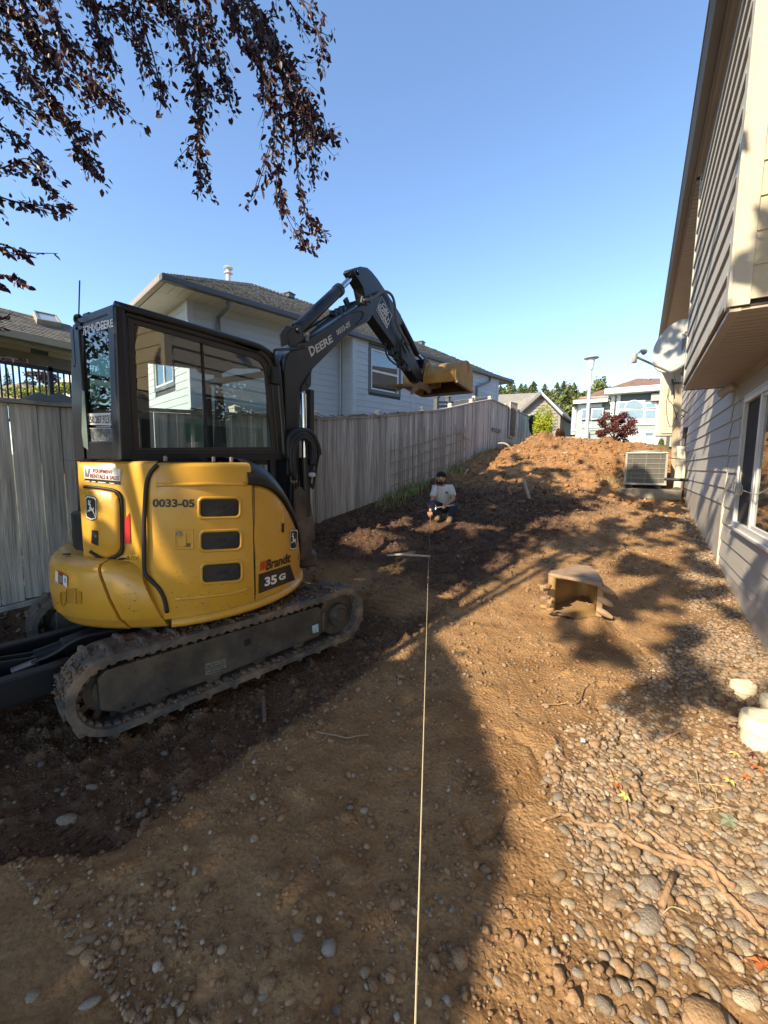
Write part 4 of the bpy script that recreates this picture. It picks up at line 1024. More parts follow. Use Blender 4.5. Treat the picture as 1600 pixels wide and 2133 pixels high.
# skylight
def RF(px, py):
    best = None
    for f in np.linspace(0, 1, 120):
        X = -8.2-1.4*f; q = atX(px, py, X); er = abs(q.z-(ze+(zt-ze)*f))
        if best is None or er < best[0]: best = (er, q)
    return best[1]
sq = [RF(68, 657), RF(116, 667), RF(127, 684), RF(76, 676)]; upv = Vector((rise_, 0, 1)).normalized(); 
b = MB(); P = [p+upv*.0 for p in sq]; c = sum(P, Vector())/4; inner = [c+(p-c)*.86+upv*.10 for p in P]; outer = [p+upv*.10 for p in P]
b.ring(outer, inner, upv*-.10); sk = b.build('skylight', mat('skylight curb', (.30, .28, .22), .6), pt)
MB().sheet([p-upv*.02 for p in inner]).build('pane', mat('sky pane', (.30, .38, .42), .08, spec=1), sk)
# iron railing
ir = empty('iron_railing', tuple(atX(80, 825, -5.4)), 'black iron picket railing seen above the left end of the fence', 'railing')
M_IR = mat('black iron', (.025, .027, .03), .5)
XR = -5.6
def rail(pa, pb, r_, nm): MB().bar(atX(*pa, XR), atX(*pb, XR), r_, r_).build(nm, M_IR, ir)
a = atX(0, 757, XR); c = atX(152, 772, XR); zr_ = (a.z+c.z)/2; MB().box((XR-.02, a.y-1.2, zr_-.025), (XR+.02, c.y+.5, zr_+.015)).build('top_rail', M_IR, ir)
zl = min(atX(0, 825, XR).z, atX(150, 835, XR).z)-.25
MB().box((XR-.015, a.y-1.2, zl), (XR+.015, c.y+.5, zl+.03)).build('bottom_rail', M_IR, ir)
for x in (-12, 2, 15, 29, 42, 56, 69, 82, 95, 122, 134, 146, 158): 
    p = atX(x, 800, XR); MB().box((XR-.007, p.y-.007, zl), (XR+.007, p.y+.007, zr_)).build('picket', M_IR, ir)
p = atX(106, 800, XR); MB().box((XR-.02, p.y-.02, zl), (XR+.02, p.y+.02, zr_+.03)).build('post', M_IR, ir)
for k, x in enumerate((82, 122)):
    p = atX(x, 822, -5.1); h = .13; w = .22
    b = MB(); zt_ = atX(x, 817, -5.1).z; b.add([(p.x-w, p.y-w, zt_-h), (p.x+w, p.y-w, zt_-h), (p.x+w, p.y+w, zt_-h), (p.x-w, p.y+w, zt_-h), (p.x, p.y, zt_)], [(0,1,4),(1,2,4),(2,3,4),(3,0,4)]); b.box((p.x-w*.7, p.y-w*.7, zt_-.8), (p.x+w*.7, p.y+w*.7, zt_-h))
    tag(b.build('pyramid_post_top', mat('weathered dark', (.14, .125, .10), .9)), ('left' if k == 0 else 'right')+' pyramid topped post just behind the fence under the iron railing', 'post')
# ================================================================== far background
M_TG = mat('sage siding', (.30, .34, .32), .75, var=.05); M_TW = mat('white paint', (.68, .68, .66), .5, var=.04); M_TD = mat('slate grey wall', (.10, .13, .145), .8, var=.08)
M_BR2 = mat('brown shingle', (.22, .125, .085), .95, var=.3, scale=3, bump=.4); M_GL2 = mat('sky glass', (.18, .26, .30), .06, spec=1, var=.1); M_GAR = mat('white door', (.62, .60, .54), .6)
YT = 33.0
th = empty('split_level_house', tuple(atY(1300, 900, YT)), 'distant grey and white house with brown roof and arched window', 'house')
def yb(px0, py0, px1, py1, Y, dep=.3):
    """box between sight points on the plane Y, dep behind (positive) or proud (negative)"""
    a = atY(px0, py0, Y); c = atY(px1, py1, Y); x0_, x1_ = sorted((a.x, c.x)); z0_, z1_ = sorted((a.z, c.z)); ya, yb_ = sorted((Y, Y+dep)); return MB().box((x0_, ya, z0_), (x1_, yb_, z1_))
yb(1285, 812, 1400, 935, YT, 6).build('wall', M_TG, th)
yb(1202, 836, 1287, 930, YT+1.5, 5).build('wall', M_TG, th)
yb(1192, 848, 1204, 905, YT+3.2, 3).build('wall', M_TG, th)
yb(1289, 816, 1373, 845, YT-.02, .1).build('upper_panel', M_TD, th)
# siding lines as boards
for k in range(11):
    p = atY(1206, 905-k*7.2, YT+1.46); q = atY(1284, 905-k*7.2, YT+1.46); 
    MB().box((p.x, YT+1.44, p.z), (q.x, YT+1.5, p.z+.17)).build('siding_board', M_TG, th)
for (x, y, x2, y2, Y) in ((1274, 818, 1278, 872, YT-.06), (1286, 818, 1290, 872, YT-.06), (1206, 838, 1209, 930, YT+1.4), (1369, 838, 1374, 935, YT-.06), (1204, 884, 1285, 889, YT+1.38), (1285, 876, 1373, 884, YT-.08), (1193, 848, 1197, 905, YT+3.1), (1190, 893, 1204, 898, YT+3)):
    yb(x, y, x2, y2, Y, .06).build('trim', M_TW, th)
def house_win(x0_, y0_, x1_, y1_, Y, arch=0, mull=()):
    w = yb(x0_, y0_, x1_, y1_, Y, -.05).build('window', M_TW, th)
    xs = [x0_]+list(mull)+[x1_]
    for i in range(len(xs)-1): yb(xs[i]+2, y0_+2.5, xs[i+1]-2, y1_-2.5, Y-.055, -.01).build('pane', M_GL2, w)
    return w
w = house_win(1289, 853, 1341, 874, YT-.1); w = house_win(1343, 853, 1367, 874, YT-.1); house_win(1344, 838, 1367, 850, YT-.1)
w = yb(1289, 837, 1343, 851, YT-.1, -.05).build('window', M_TW, th); 
b = MB(); ar = [(1303, 850)]+[(1322-19*math.cos(t), 850-14.5*math.sin(t)) for t in np.linspace(0, math.pi, 14)]+[(1341, 850)]
b.sheet([atY(x, y, YT-.17) for x, y in ar]); b.build('arched_pane', M_GL2, w)
b = MB(); P = [atY(1322-20*math.cos(t), 850-15.5*math.sin(t), YT-.16) for t in np.linspace(0, math.pi, 14)]; b.tube(P, .05, 6); b.build('arch_trim', M_TW, w)
yb(1290, 839.5, 1302, 850, YT-.155, -.01).build('pane', M_GL2, w)
house_win(1211, 851, 1228, 873, YT+1.3); house_win(1232, 851, 1256, 873, YT+1.3); house_win(1211, 838, 1254, 848, YT+1.3, mull=(1231,))
yb(1207, 898, 1226, 918, YT+1.3, -.06).build('garage_door', M_GAR, th); yb(1287, 897, 1372, 935, YT-.1, -.03).build('garage_wall', M_TW, th)
w = yb(1343, 898, 1362, 925, YT-.15, -.05).build('door', M_GAR, th); yb(1345, 901, 1360, 907, YT-.21, -.01).build('pane', M_GL2, w)
house_win(1323, 899, 1332, 907, YT-.14)
b = yb(1357, 820, 1374, 834, YT-.4, .35).build('wall_unit', mat('pale box', (.40, .36, .33), .7), th)
def roof_poly(pts, Ys, m, nm, parent, th_=.12):
    P = [atY(x, y, Y) for (x, y), Y in zip(pts, Ys)]; MB().prism(P, (0, 0, -th_)).build(nm, m, parent)
roof_poly([(1258, 811), (1376, 804), (1376, 788), (1327, 788)], [YT-.7, YT-.7, YT+2.6, YT+2.6], M_BR2, 'roof', th)
roof_poly([(1258, 811), (1327, 788), (1300, 798), (1268, 812)], [YT-.7, YT+2.6, YT+5, YT+3], M_BR2, 'roof', th)
roof_poly([(1194, 834), (1266, 833), (1264, 812), (1254, 812)], [YT+.8, YT+.8, YT+3.5, YT+3.5], M_BR2, 'roof', th)
roof_poly([(1192, 843), (1194, 834), (1254, 812), (1240, 816)], [YT+3.5, YT+.8, YT+3.5, YT+5], M_BR2, 'roof', th)
yb(1260, 809.5, 1376, 812, YT-.75, .1).build('fascia', M_TW, th); yb(1194, 834, 1266, 836.5, YT+.75, .1).build('fascia', M_TW, th)
yb(1260, 812, 1376, 813, YT-.72, .7).build('soffit', M_TW, th)
MB().tube([atY(1352, 790, YT+2), atY(1352, 779, YT+2)], .06).build('roof_pipe', M_TW, th)
# grey gabled house
M_GS = mat('taupe siding', (.27, .245, .22), .8, var=.06); M_GR = mat('grey shingle', (.22, .205, .175), .95, var=.2, scale=3)
YG = 36
gh = empty('gabled_house', tuple(atY(1125, 880, YG)), 'distant taupe gabled house with grey roof above the fence end', 'house')
b = MB(); b.prism([atY(x, y, YG) for x, y in ((1080, 860), (1128, 821), (1168, 862), (1164, 925), (1080, 925))], (0, 6, 0)); b.build('gable_wall', M_GS, gh)
for k in range(13):
    y = 905-k*6.6; xl = 1081 if y > 858 else 1128-(y-824)*(48/37); xr = 1163 if y > 860 else 1128+(y-824)*(38/37)
    if xr-xl > 6: p = atY(xl+2, y, YG-.03); q = atY(xr-2, y, YG-.03); MB().add([(p.x, YG-.05, p.z), (q.x, YG-.05, p.z), (q.x, YG-.01, p.z+.24), (p.x, YG-.01, p.z+.24), (q.x, YG, p.z), (p.x, YG, p.z)], [(0,1,2,3),(5,4,1,0)]).build('siding_board', M_GS, gh)
P = [atY(1078, 862, YG-.6), atY(1128, 817.5, YG-.6), atY(1172, 862, YG-.6)]; Qs = [p+Vector((-.0, 9, .0)) for p in P]
MB().prism([P[1], P[2], Qs[2], Qs[1]], (0, 0, -.18)).build('roof', M_GR, gh); MB().prism([P[0], P[1], Qs[1], Qs[0]], (0, 0, -.18)).build('roof', M_GR, gh)
# its long roof going left
L1 = atY(1128, 817.5, YG-.3); L2 = atY(1076, 860, YG-.3)
roof_poly([(1040, 822), (1128, 817.5), (1078, 862), (1030, 848)], [YG+4, YG-.4, YG-.5, YG+1], M_GR, 'roof', gh)
MB().bar(P[1], P[2], .06, .12).build('barge_board', M_TW, gh); MB().bar(P[1], P[0], .10, .20).build('barge_board', mat('grey barge', (.16, .155, .15), .7), gh)
# street lamp
lm = empty('street_lamp', tuple(atY(1221, 915, 24)), 'tall pale grey park lamp with a flat disc top beyond the dirt mound', 'street lamp')
M_LP = mat('lamp grey', (.50, .52, .53), .45, var=.05)
a = atY(1220, 925, 24); a.z = 2.3; t = atY(1231.5, 768, 24); t.x = (t.x+a.x)/2; a.x = t.x
MB().tube([a, t], [.10, .075], 12).build('pole', M_LP, lm, smooth='auto')
MB().lathe([(.11, 0), (.17, .35), (.19, .52), (.15, .55)], t-Vector((0, 0, .06)), n=18).build('lantern', mat('lamp lens', (.62, .66, .68), .3), lm, smooth='auto')
MB().lathe([(.0, 0), (.34, .0), (.36, .04), (.24, .09), (.1, .14), (0, .15)], t+Vector((0, 0, .50)), n=22).build('disc_top', M_LP, lm, smooth='auto')

# ---- foliage
def leafy(name, P, size, m, parent, aspect=.6, seed=0, up=.0, fold=False):
    """many small leaf faces in one mesh"""
    q = np.random.default_rng(seed); n = len(P); N = q.normal(0, 1, (n, 3)); N[:, 2] += up; N /= np.linalg.norm(N, axis=1)[:, None]
    T = np.cross(N, q.normal(0, 1, (n, 3))); T /= np.linalg.norm(T, axis=1)[:, None]; B = np.cross(N, T)
    s = size*q.uniform(.7, 1.3, (n, 1)) if np.isscalar(size) else size[:, None]
    V = np.stack([P-T*s, P+B*s*aspect, P+T*s, P-B*s*aspect], 1).reshape(-1, 3)
    me = bpy.data.meshes.new(name); me.vertices.add(4*n); me.vertices.foreach_set('co', V.astype(np.float32).ravel())
    me.loops.add(4*n); me.loops.foreach_set('vertex_index', np.arange(4*n, dtype=np.int32)); me.polygons.add(n)
    me.polygons.foreach_set('loop_start', np.arange(0, 4*n, 4)); me.polygons.foreach_set('loop_total', np.full(n, 4)); me.update(calc_edges=True)
    me.materials.append(m); o = bpy.data.objects.new(name, me); COL.objects.link(o)
    if parent is not None: attach(o, parent)
    return o
def leafmat(name, c1, c2, sc=1.5, tr=.25):
    m = mat(name, c1, .6, var=.3, scale=sc, col2=c2, c2scale=sc*1.3, c2lo=.4, c2hi=.6, spec=.3); m.use_backface_culling = False
    return m
L_CON = [leafmat('conifer '+str(i), c, d, .5) for i, (c, d) in enumerate([((.055, .080, .022), (.13, .15, .040)), ((.075, .095, .028), (.15, .155, .045)), ((.040, .065, .022), (.10, .125, .035))])]
M_BK = mat('bark', (.12, .09, .07), .95, var=.3, bump=.4)
def conifer(x, y, z, h, w, i, label, dens=1.0, group='evergreens on the rise behind the houses', seed=0):
    q = np.random.default_rng(abs(seed+int(x*10)+int(y))); n = int(950*dens); t = q.random(n)**.75; ph = q.uniform(0, 6.28, n)
    lay = np.floor(t*16)/16; rr = w*(1-t)**.75*(.45+.55*q.random(n))*(1+.45*np.sin(ph*3+lay*40))*(1-.45*((t*16) % 1)); rr = np.maximum(rr, .02)
    P = np.stack([x+rr*np.cos(ph), y+rr*np.sin(ph), z+h*(.1+.9*t)-rr*.22], -1)
    e = empty('conifer', (x, y, z), label, 'conifer', group)
    leafy('crown', P, np.clip(.055*h*(1.15-t*.8), .12, .7)*q.uniform(.6, 1.2, n), L_CON[i % 3], e, .38, seed=seed, up=.2)
    MB().tube([(x, y, z-.5), (x, y, z+h*.97)], [h*.014, h*.003], 6).build('trunk', M_BK, e)
    return e
TR = [(1022, 818), (1031, 810), (1043, 812), (1051, 816), (1064, 799), (1072, 812), (1086, 808), (1095, 809), (1104, 815), (1112, 803), (1135, 809), (1142, 820), (1150, 822), (1161, 806), (1175, 803), (1187, 812), (1196, 806)]
ORD = 'first second third fourth fifth sixth seventh eighth ninth tenth eleventh twelfth thirteenth fourteenth fifteenth sixteenth seventeenth'.split()
TR.sort()
for k, (px, py) in enumerate(TR):
    Y = 66+((k*37) % 19); q = atY(px, py-9, Y); g = far_z(q.x, Y); h = q.z-g
    conifer(q.x, Y, g, h, h*.42, k, ORD[k]+' evergreen from the left on the skyline, '+('just right of the blue house eave' if px < 1055 else 'above the grey gabled roof' if px < 1120 else 'right of the gable peak'), 1.3, seed=k)
# bare tall tree
q = atY(1178, 795, 70); b = MB(); g = far_z(0, 70)
b.tube([(q.x, 70, g), (q.x+.2, 70, q.z)], [.22, .04], 6)
for k in range(22):
    z = g+(q.z-g)*(.55+.45*random.random()); l = random.uniform(.6, 2); w = random.uniform(0, 6.28); b.tube([(q.x, 70, z), (q.x+l*math.cos(w), 70+l*math.sin(w), z+l*.25)], .04, 4)
tag(b.build('bare_tree', mat('bare wood', (.20, .17, .14), .9)), 'thin nearly bare tree rising above the forest by the lamp', 'tree')
# mixed forest band behind the distant houses
q = np.random.default_rng(5)
tops = sorted([(1180, 822), (1192, 815), (1203, 812), (1214, 812), (1226, 815), (1240, 803), (1250, 806), (1262, 800), (1270, 808), (1284, 806), (1160, 838), (1172, 835)])
for k, (px, py) in enumerate(tops):
    Y = 48+((k*13) % 11); c = atY(px, py, Y); g = far_z(0, Y); h = c.z-g; n = 1500
    d = q.normal(0, 1, (n, 3)); d /= np.linalg.norm(d, axis=1)[:, None]; rad = q.uniform(.55, 1, (n, 1))**.5
    P = d*rad*np.array([[h*.24, h*.22, h*.52]])*(1+.25*np.sin(d[:, :1]*7+k)*np.cos(d[:, 2:]*6)); P += np.array([[c.x, Y, g+h*.50]])
    e = empty('broadleaf_tree', (c.x, Y, g), ['yellow green', 'mid green', 'olive green'][k % 3]+' tree behind the lamp, '+['first', 'second', 'third', 'fourth', 'fifth', 'sixth', 'seventh', 'eighth', 'ninth', 'tenth', 'eleventh', 'twelfth'][k]+' from left along the treetops', 'tree', 'leafy trees behind the split level house')
    leafy('crown', P, .16+.012*h, leafmat('broad '+str(k % 3), [(.10, .12, .028), (.065, .095, .025), (.12, .125, .035)][k % 3], [(.20, .20, .05), (.13, .16, .045), (.06, .075, .02)][k % 3], .6), e, .6, seed=k)
    MB().tube([(c.x, Y, g-.3), (c.x, Y, g+h*.6)], [.25, .1], 6).build('trunk', M_BK, e)
def shrub(name, px, py, wpx, hpx, Y, n, size, m, label, cat, seed, lobes=5, aspect=.5, trunk=False, shell=.5, ls=1, sp=.5):
    c = atY(px, py, Y); kx = (atY(px+wpx/2, py, Y)-c).length; kz = atY(px, py-hpx/2, Y).z-c.z; q = np.random.default_rng(seed)
    e = empty(name, (c.x, c.y, c.z-kz), label, cat); P = []
    for k in range(lobes):
        o = q.normal(0, 1, 3); o /= np.linalg.norm(o); o = o*np.array([kx, kx*.8, kz])*sp*q.uniform(.6, 1.25); s = np.array([kx, kx*.9, kz])*q.uniform(.36, .62)*ls
        m_ = n//lobes; d = q.normal(0, 1, (m_, 3)); d /= np.linalg.norm(d, axis=1)[:, None]; rad = q.uniform(shell, 1.05, (m_, 1)); P.append(d*rad*s+o+np.array(c))
    P = np.concatenate(P); leafy('crown', P, size, m, e, aspect, seed=seed)
    if trunk:
        b = MB()
        for k in range(7):
            w = k*.9; b.tube(curve_pts([(c.x, c.y, c.z-kz*1.05), (c.x+kx*.15*math.cos(w), c.y+kx*.15*math.sin(w), c.z-kz*.5), (c.x+kx*.6*math.cos(w), c.y+kx*.5*math.sin(w), c.z+kz*.3)], 4), [.035, .03, .03, .025, .02, .02, .016, .012, .01][:9], 5)
        b.build('trunk', M_BK, e)
    return e
shrub('cypress_shrub', 1134, 884, 44, 62, 19.5, 6500, .045, leafmat('gold cypress', (.42, .44, .04), (.22, .28, .025), 3), 'rounded bright yellow green cypress shrub behind the dirt mound', 'shrub', 3, 9, .35, shell=.75, ls=1.4, sp=.48)
shrub('cypress_shrub', 1113, 888, 26, 60, 20.5, 2600, .05, leafmat('green cypress', (.10, .16, .03), (.05, .09, .02), 3), 'darker green slim cypress tucked left behind the golden one', 'shrub', 4, 5, .35, shell=.7)
shrub('red_shrub', 1167, 899, 28, 36, 21.5, 1600, .05, leafmat('rust leaf', (.12, .045, .025), (.06, .03, .02), 3), 'rusty red round shrub right of the yellow cypress', 'shrub', 5, 4, .6)
M_MAP = leafmat('maple leaf', (.15, .045, .040), (.075, .028, .026), 4)
shrub('japanese_maple', 1282, 893, 92, 66, 19, 5200, .045, M_MAP, 'purple red japanese maple in front of the distant grey and white house', 'tree', 9, 26, .55, trunk=True, shell=.3, ls=.55, sp=.85)
shrub('garden_shrub', 1378, 922, 20, 26, 24, 500, .06, leafmat('pale shrub', (.20, .24, .08), (.10, .14, .04), 3), 'pale green shrub seen under the far cream wall', 'shrub', 12, 3)
# pale kerb wall near the red shrub
p = atY(1185, 912, 22)
tag(MB().box((p.x-.35, 22, 2.3), (p.x+.5, 22.3, p.z+.05)).build('low_wall', mat('pale stone', (.5, .42, .3), .9)), 'low pale stone edge behind the mound left of the lamp', 'wall')
# stakes standing on the mound
for (px, py, h, lab) in ((1295, 923, .30, 'thin white stake standing behind the mound under the maple'),):
    a = atY(px, py, 16.6); tag(MB().tube([a-Vector((0, 0, h*.7)), a+Vector((0, 0, h*.4))], .02, 6).build('survey_stake', M_TW), lab, 'stake')
# ---- behind the fence at far left
L_Y = leafmat('yellow leaf', (.38, .36, .05), (.14, .17, .03), 2)
shrub('yellow_shrub', 58, 815, 80, 24, 15, 900, .13, L_Y, 'yellow green leafy shrub seen low through the iron railing', 'shrub', 21, 6)
shrub('yellow_shrub', 128, 805, 60, 34, 14, 900, .12, L_Y, 'yellow green leafy shrub at the right end of the iron railing', 'shrub', 22, 5)
shrub('purple_tree', 88, 788, 44, 40, 22, 900, .16, leafmat('plum far', (.05, .022, .025), (.10, .04, .035), 2), 'dark purple tree behind the middle of the iron railing', 'tree', 23, 5)
shrub('dark_tree', 52, 800, 24, 36, 30, 700, .2, leafmat('dull green', (.045, .055, .03), (.08, .08, .04), 2), 'dull green bushy tree behind the railing beside the tall spire tree', 'tree', 24, 4)
c = atY(14, 765, 34); e = conifer(c.x, 34, c.z-5.5, 5.5, 1.3, 2, 'lone pointed spruce seen between the railing pickets at far left', .8, None, 77)
b = MB(); P = [atY(118, 800, 17), atY(152, 772, 17), atY(190, 800, 17)]; b.prism(P+[atY(190, 830, 17), atY(118, 830, 17)], (0, 3, 0)); tag(b.build('white_gable', mat('white gable', (.55, .56, .52), .6)), 'pale gable end glimpsed behind the right of the iron railing', 'house')
b = MB(); P = [atY(-40, 812, 26), atY(40, 798, 26), atY(66, 812, 26), atY(66, 840, 26), atY(-40, 840, 26)]; b.prism(P, (0, 4, 0)); tag(b.build('brown_roof', mat('brown roof far', (.20, .15, .11), .9)), 'low brown roof behind the railing at the far left edge', 'roof')
b = None
# trees standing behind the viewer's left shoulder, mirrored in the cab's rear glass
q = np.random.default_rng(8)
for k, (x, y, h) in enumerate(((-8.2, -3.2, 4.6), (-11.5, -4.6, 5.2), (-6.6, -5.6, 4.4), (-15, -4.5, 6))):
    n = 4200; d = q.normal(0, 1, (n, 3)); d /= np.linalg.norm(d, axis=1)[:, None]; P = d*q.uniform(.35, 1, (n, 1))*np.array([[1.9, 1.7, h*.5]])+np.array([[x, y, h*.55]])
    e = empty('garden_tree', (x, y, 0), 'dark leafy garden tree behind the viewpoint, mirrored in the rear cab glass, '+['nearest', 'second', 'third', 'farthest'][k]+' of four', 'tree', 'garden trees behind the viewpoint')
    leafy('crown', P, .085, leafmat('garden leaf', (.045, .050, .022), (.09, .10, .035), 2), e, .6, seed=k); MB().tube([(x, y, -.2), (x, y, h*.6)], [.12, .07], 8).build('trunk', M_BK, e)
# ================================================================== excavator
M_Y = mat('machine yellow', (.60, .315, .032), .38, var=.07, scale=3, coat=.3, rvar=.16, col2=(.42, .25, .07), c2scale=2.6, c2lo=.54, c2hi=.82, bump=.015, bscale=60)
M_YD = mat('worn yellow', (.40, .235, .06), .6, var=.2, scale=5, col2=(.16, .09, .04), c2scale=7, c2lo=.55, c2hi=.68, bump=.1)
M_BK1 = mat('machine black', (.009, .010, .013), .40, var=.15, scale=3, coat=.05, col2=(.035, .030, .025), c2scale=2.5, c2lo=.6, c2hi=.85)
M_BK2 = mat('boom black', (.013, .014, .017), .4, var=.2, scale=3, coat=.1, col2=(.055, .040, .028), c2scale=2.2, c2lo=.55, c2hi=.8, bump=.05, bscale=50)
M_RUB = mat('track rubber', (.085, .078, .070), .85, var=.3, scale=8, col2=(.21, .145, .095), c2scale=4, c2lo=.44, c2hi=.68, bump=.35, bscale=40)
M_FR = mat('frame steel', (.055, .050, .045), .6, var=.35, scale=4, metal=.1, rvar=.2, col2=(.16, .125, .09), c2scale=3, c2lo=.40, c2hi=.72, bump=.2, bscale=25)
M_HOSE = mat('hose', (.012, .012, .013), .6); M_CHR = mat('chrome rod', (.62, .62, .64), .14, metal=1, var=.03)
M_STL = mat('bare steel', (.22, .20, .18), .45, metal=.6, var=.3, scale=10)
M_SEAL = mat('black seal', (.012, .012, .012), .55); M_WHT = mat('decal white', (.70, .70, .68), .45, var=.03); M_BLD = mat('decal black', (.015, .015, .016), .4)
M_RED = mat('reflector red', (.50, .02, .02), .3, var=.05); M_MESH = mat('vent dark', (.012, .012, .012), .8); M_WIRE = mat('vent wire', (.09, .085, .08), .5, metal=.3)
G_CAB = glass_mat('cab glass', (.80, .90, .87), .01)
T0 = Vector((-2.25, 1.83, .045)); TU = Vector((.227, .974, .024)).normalized(); TW = Vector((.974, -.227, 0)).normalized(); TZ = TW.cross(TU).normalized()
def TP(s, w, h): return T0+TU*s+TW*w+TZ*h
ex = empty('excavator', (-3.08, 2.02, .05), 'yellow and black compact excavator with a glazed cab and rubber tracks', 'excavator')
# ---- tracks
LR, LF, RAD = -.725, .92, .235
def tpath(n1=14):
    """closed outline of the belt centre (s,h, outward normal)"""
    out = []
    H0, H1 = RAD, RAD-.01
    for i in range(n1+1):
        a = math.pi/2+math.pi*i/n1; out.append((LR+RAD*math.cos(a), H0+RAD*math.sin(a), math.cos(a), math.sin(a)))
    N = 18
    for i in range(1, N): f = i/N; out.append((LR+(LF-LR)*f, 0+.0*f, 0, -1))
    for i in range(n1+1):
        a = -math.pi/2+math.pi*i/n1; out.append((LF+RAD*math.cos(a), H1+RAD*math.sin(a), math.cos(a), math.sin(a)))
    for i in range(1, N): f = i/N; out.append((LF+(LR-LF)*f, 2*RAD-.02*(1-f)-.012*math.sin(math.pi*f), 0, 1))
    return out
def track(w0, label=None):
    pa = tpath(); tk = MB(); n = len(pa); wid = .30
    prof = [(0, -.045), (0, -.005), (-.015, 0), (-.285, 0), (-.30, -.005), (-.30, -.045), (-.28, -.05), (-.02, -.05)]
    m_ = len(prof); vs = []
    for (s, h, ns, nh_) in pa:
        for (w, o) in prof: vs.append(TP(s+ns*o, w0+w, h+nh_*o))
    fs = []
    for i in range(n):
        j = (i+1) % n
        for k in range(m_): k2 = (k+1) % m_; fs.append((i*m_+k, i*m_+k2, j*m_+k2, j*m_+k))
    tk.add(vs, fs); belt = tk.build('track_belt', M_RUB, ex, smooth='auto', fix=True)
    # lugs spaced along the belt, alternating left and right chevrons
    L = [0]
    for i in range(n):
        a, c = pa[i], pa[(i+1) % n]; L.append(L[-1]+math.hypot(c[0]-a[0], c[1]-a[1]))
    tot = L[-1]; nl = int(tot/.088); me = None
    for k in range(nl):
        d = tot*k/nl; i = max(j for j in range(n) if L[j] <= d); f = (d-L[i])/(L[i+1]-L[i]); a, c = pa[i], pa[(i+1) % n]
        s, h = a[0]+(c[0]-a[0])*f, a[1]+(c[1]-a[1])*f; ns, nh_ = a[2]+(c[2]-a[2])*f, a[3]+(c[3]-a[3])*f; l = math.hypot(ns, nh_); ns /= l; nh_ /= l; ts, th_ = -nh_, ns
        b = MB(); half = ((-.005, -.175), (-.125, -.295))[k % 2]; wa, wb = half
        for (w1_, w2_, sk) in ((wa, (wa+wb)/2, -.012), ((wa+wb)/2, wb, .016)):
            vs = []
            for (w, q1) in ((w1_, -sk if w1_ == wa else 0), (w2_, 0 if w1_ == wa else sk)):
                for (tt, oo) in ((-.020, -.004), (-.010, .019), (.008, .019), (.020, -.004)):
                    T_ = tt+q1; vs.append(TP(s+ts*T_+ns*oo, w0+w, h+th_*T_+nh_*oo))
            b.add(vs, [(3,2,1,0),(4,5,6,7),(0,1,5,4),(1,2,6,5),(2,3,7,6),(3,0,4,7)])
        b.build('tread_lug', M_RUB, belt)
    # inner guide teeth
    b = MB()
    for k in range(int(tot/.06)):
        d = .06*k; i = max(j for j in range(n) if L[j] <= d); a, c = pa[i], pa[(i+1) % n]; f = (d-L[i])/(L[i+1]-L[i]); s, h = a[0]+(c[0]-a[0])*f, a[1]+(c[1]-a[1])*f; ns, nh_ = a[2], a[3]; ts, th_ = -nh_, ns
        for w in (-.02, -.25):
            vs = [TP(s+ts*x_-ns*o, w0+ww, h+th_*x_-nh_*o) for ww in (w, w-.035) for (x_, o) in ((-.02, .045), (.02, .045), (.012, .065), (-.012, .065))]
            b.add(vs, [(3,2,1,0),(4,5,6,7),(0,1,5,4),(1,2,6,5),(2,3,7,6),(3,0,4,7)])
    tag(b.build('guide_tooth', M_RUB, belt), kind='stuff')
    # frame
    def tsurf(px, py, w): return atN(px, py, TW, (T0+TW*w).dot(TW))
    sgn = 1 if w0 == 0 else 0
    out = [(-.80, .34), (-.76, .375), (.70, .355), (.735, .33), (.735, .125), (.70, .10), (-.69, .082), (-.80, .15)]
    b = MB(); b.prism([TP(s, w0-.045, h) for s, h in out], TW*-.21); b.build('track_frame', M_FR, ex, bevel=.012)
    b = MB(); b.box((-.01, 0, 0), (0, 0, 0)); 
    MB().lathe([(.0, 0), (.05, 0), (.06, -.02), (.09, -.025), (.10, -.06), (.175, -.065), (.175, -.20)], TP(LF, w0-.028, RAD-.01), TW, 28).build('idler_wheel', M_STL if False else M_FR, ex, smooth='auto')
    MB().lathe([(.0, -.24), (.07, 0-.24)], TP(LF, w0, RAD), TW, 10)
    b = MB()
    for k in range(12):
        a = 2*math.pi*k/12; M = Matrix((TU.cross(TW)*0+TU, TW, TZ)).transposed().to_4x4(); M.translation = TP(LR, w0-.15, RAD)
        R_ = Matrix.Rotation(a, 4, 'Y'); b.box((.13, -.02, -.018), (.19, .02, .018), M @ R_)
    b.lathe([(.14, -.03), (.14, .03)], TP(LR, w0-.15, RAD), TW, 24); b.lathe([(.10, -.06), (.10, .05), (.07, .06), (0, .06)], TP(LR, w0-.15, RAD), TW, 20); b.build('drive_sprocket', M_FR, ex, smooth='auto')
    for k in range(4):
        s = -.50+k*.34; MB().lathe([(0, .0), (.03, 0), (.04, -.01), (.055, -.012), (.055, -.22)], TP(s, w0-.05, .105), TW, 14).build('roller', M_FR, ex, smooth='auto')
    MB().lathe([(0, 0), (.035, 0), (.04, -.1)], TP(.28, w0-.05, .40), TW, 14).build('carrier_roller', M_FR, ex, smooth='auto')
    return belt
track(0.0); track(-1.44)
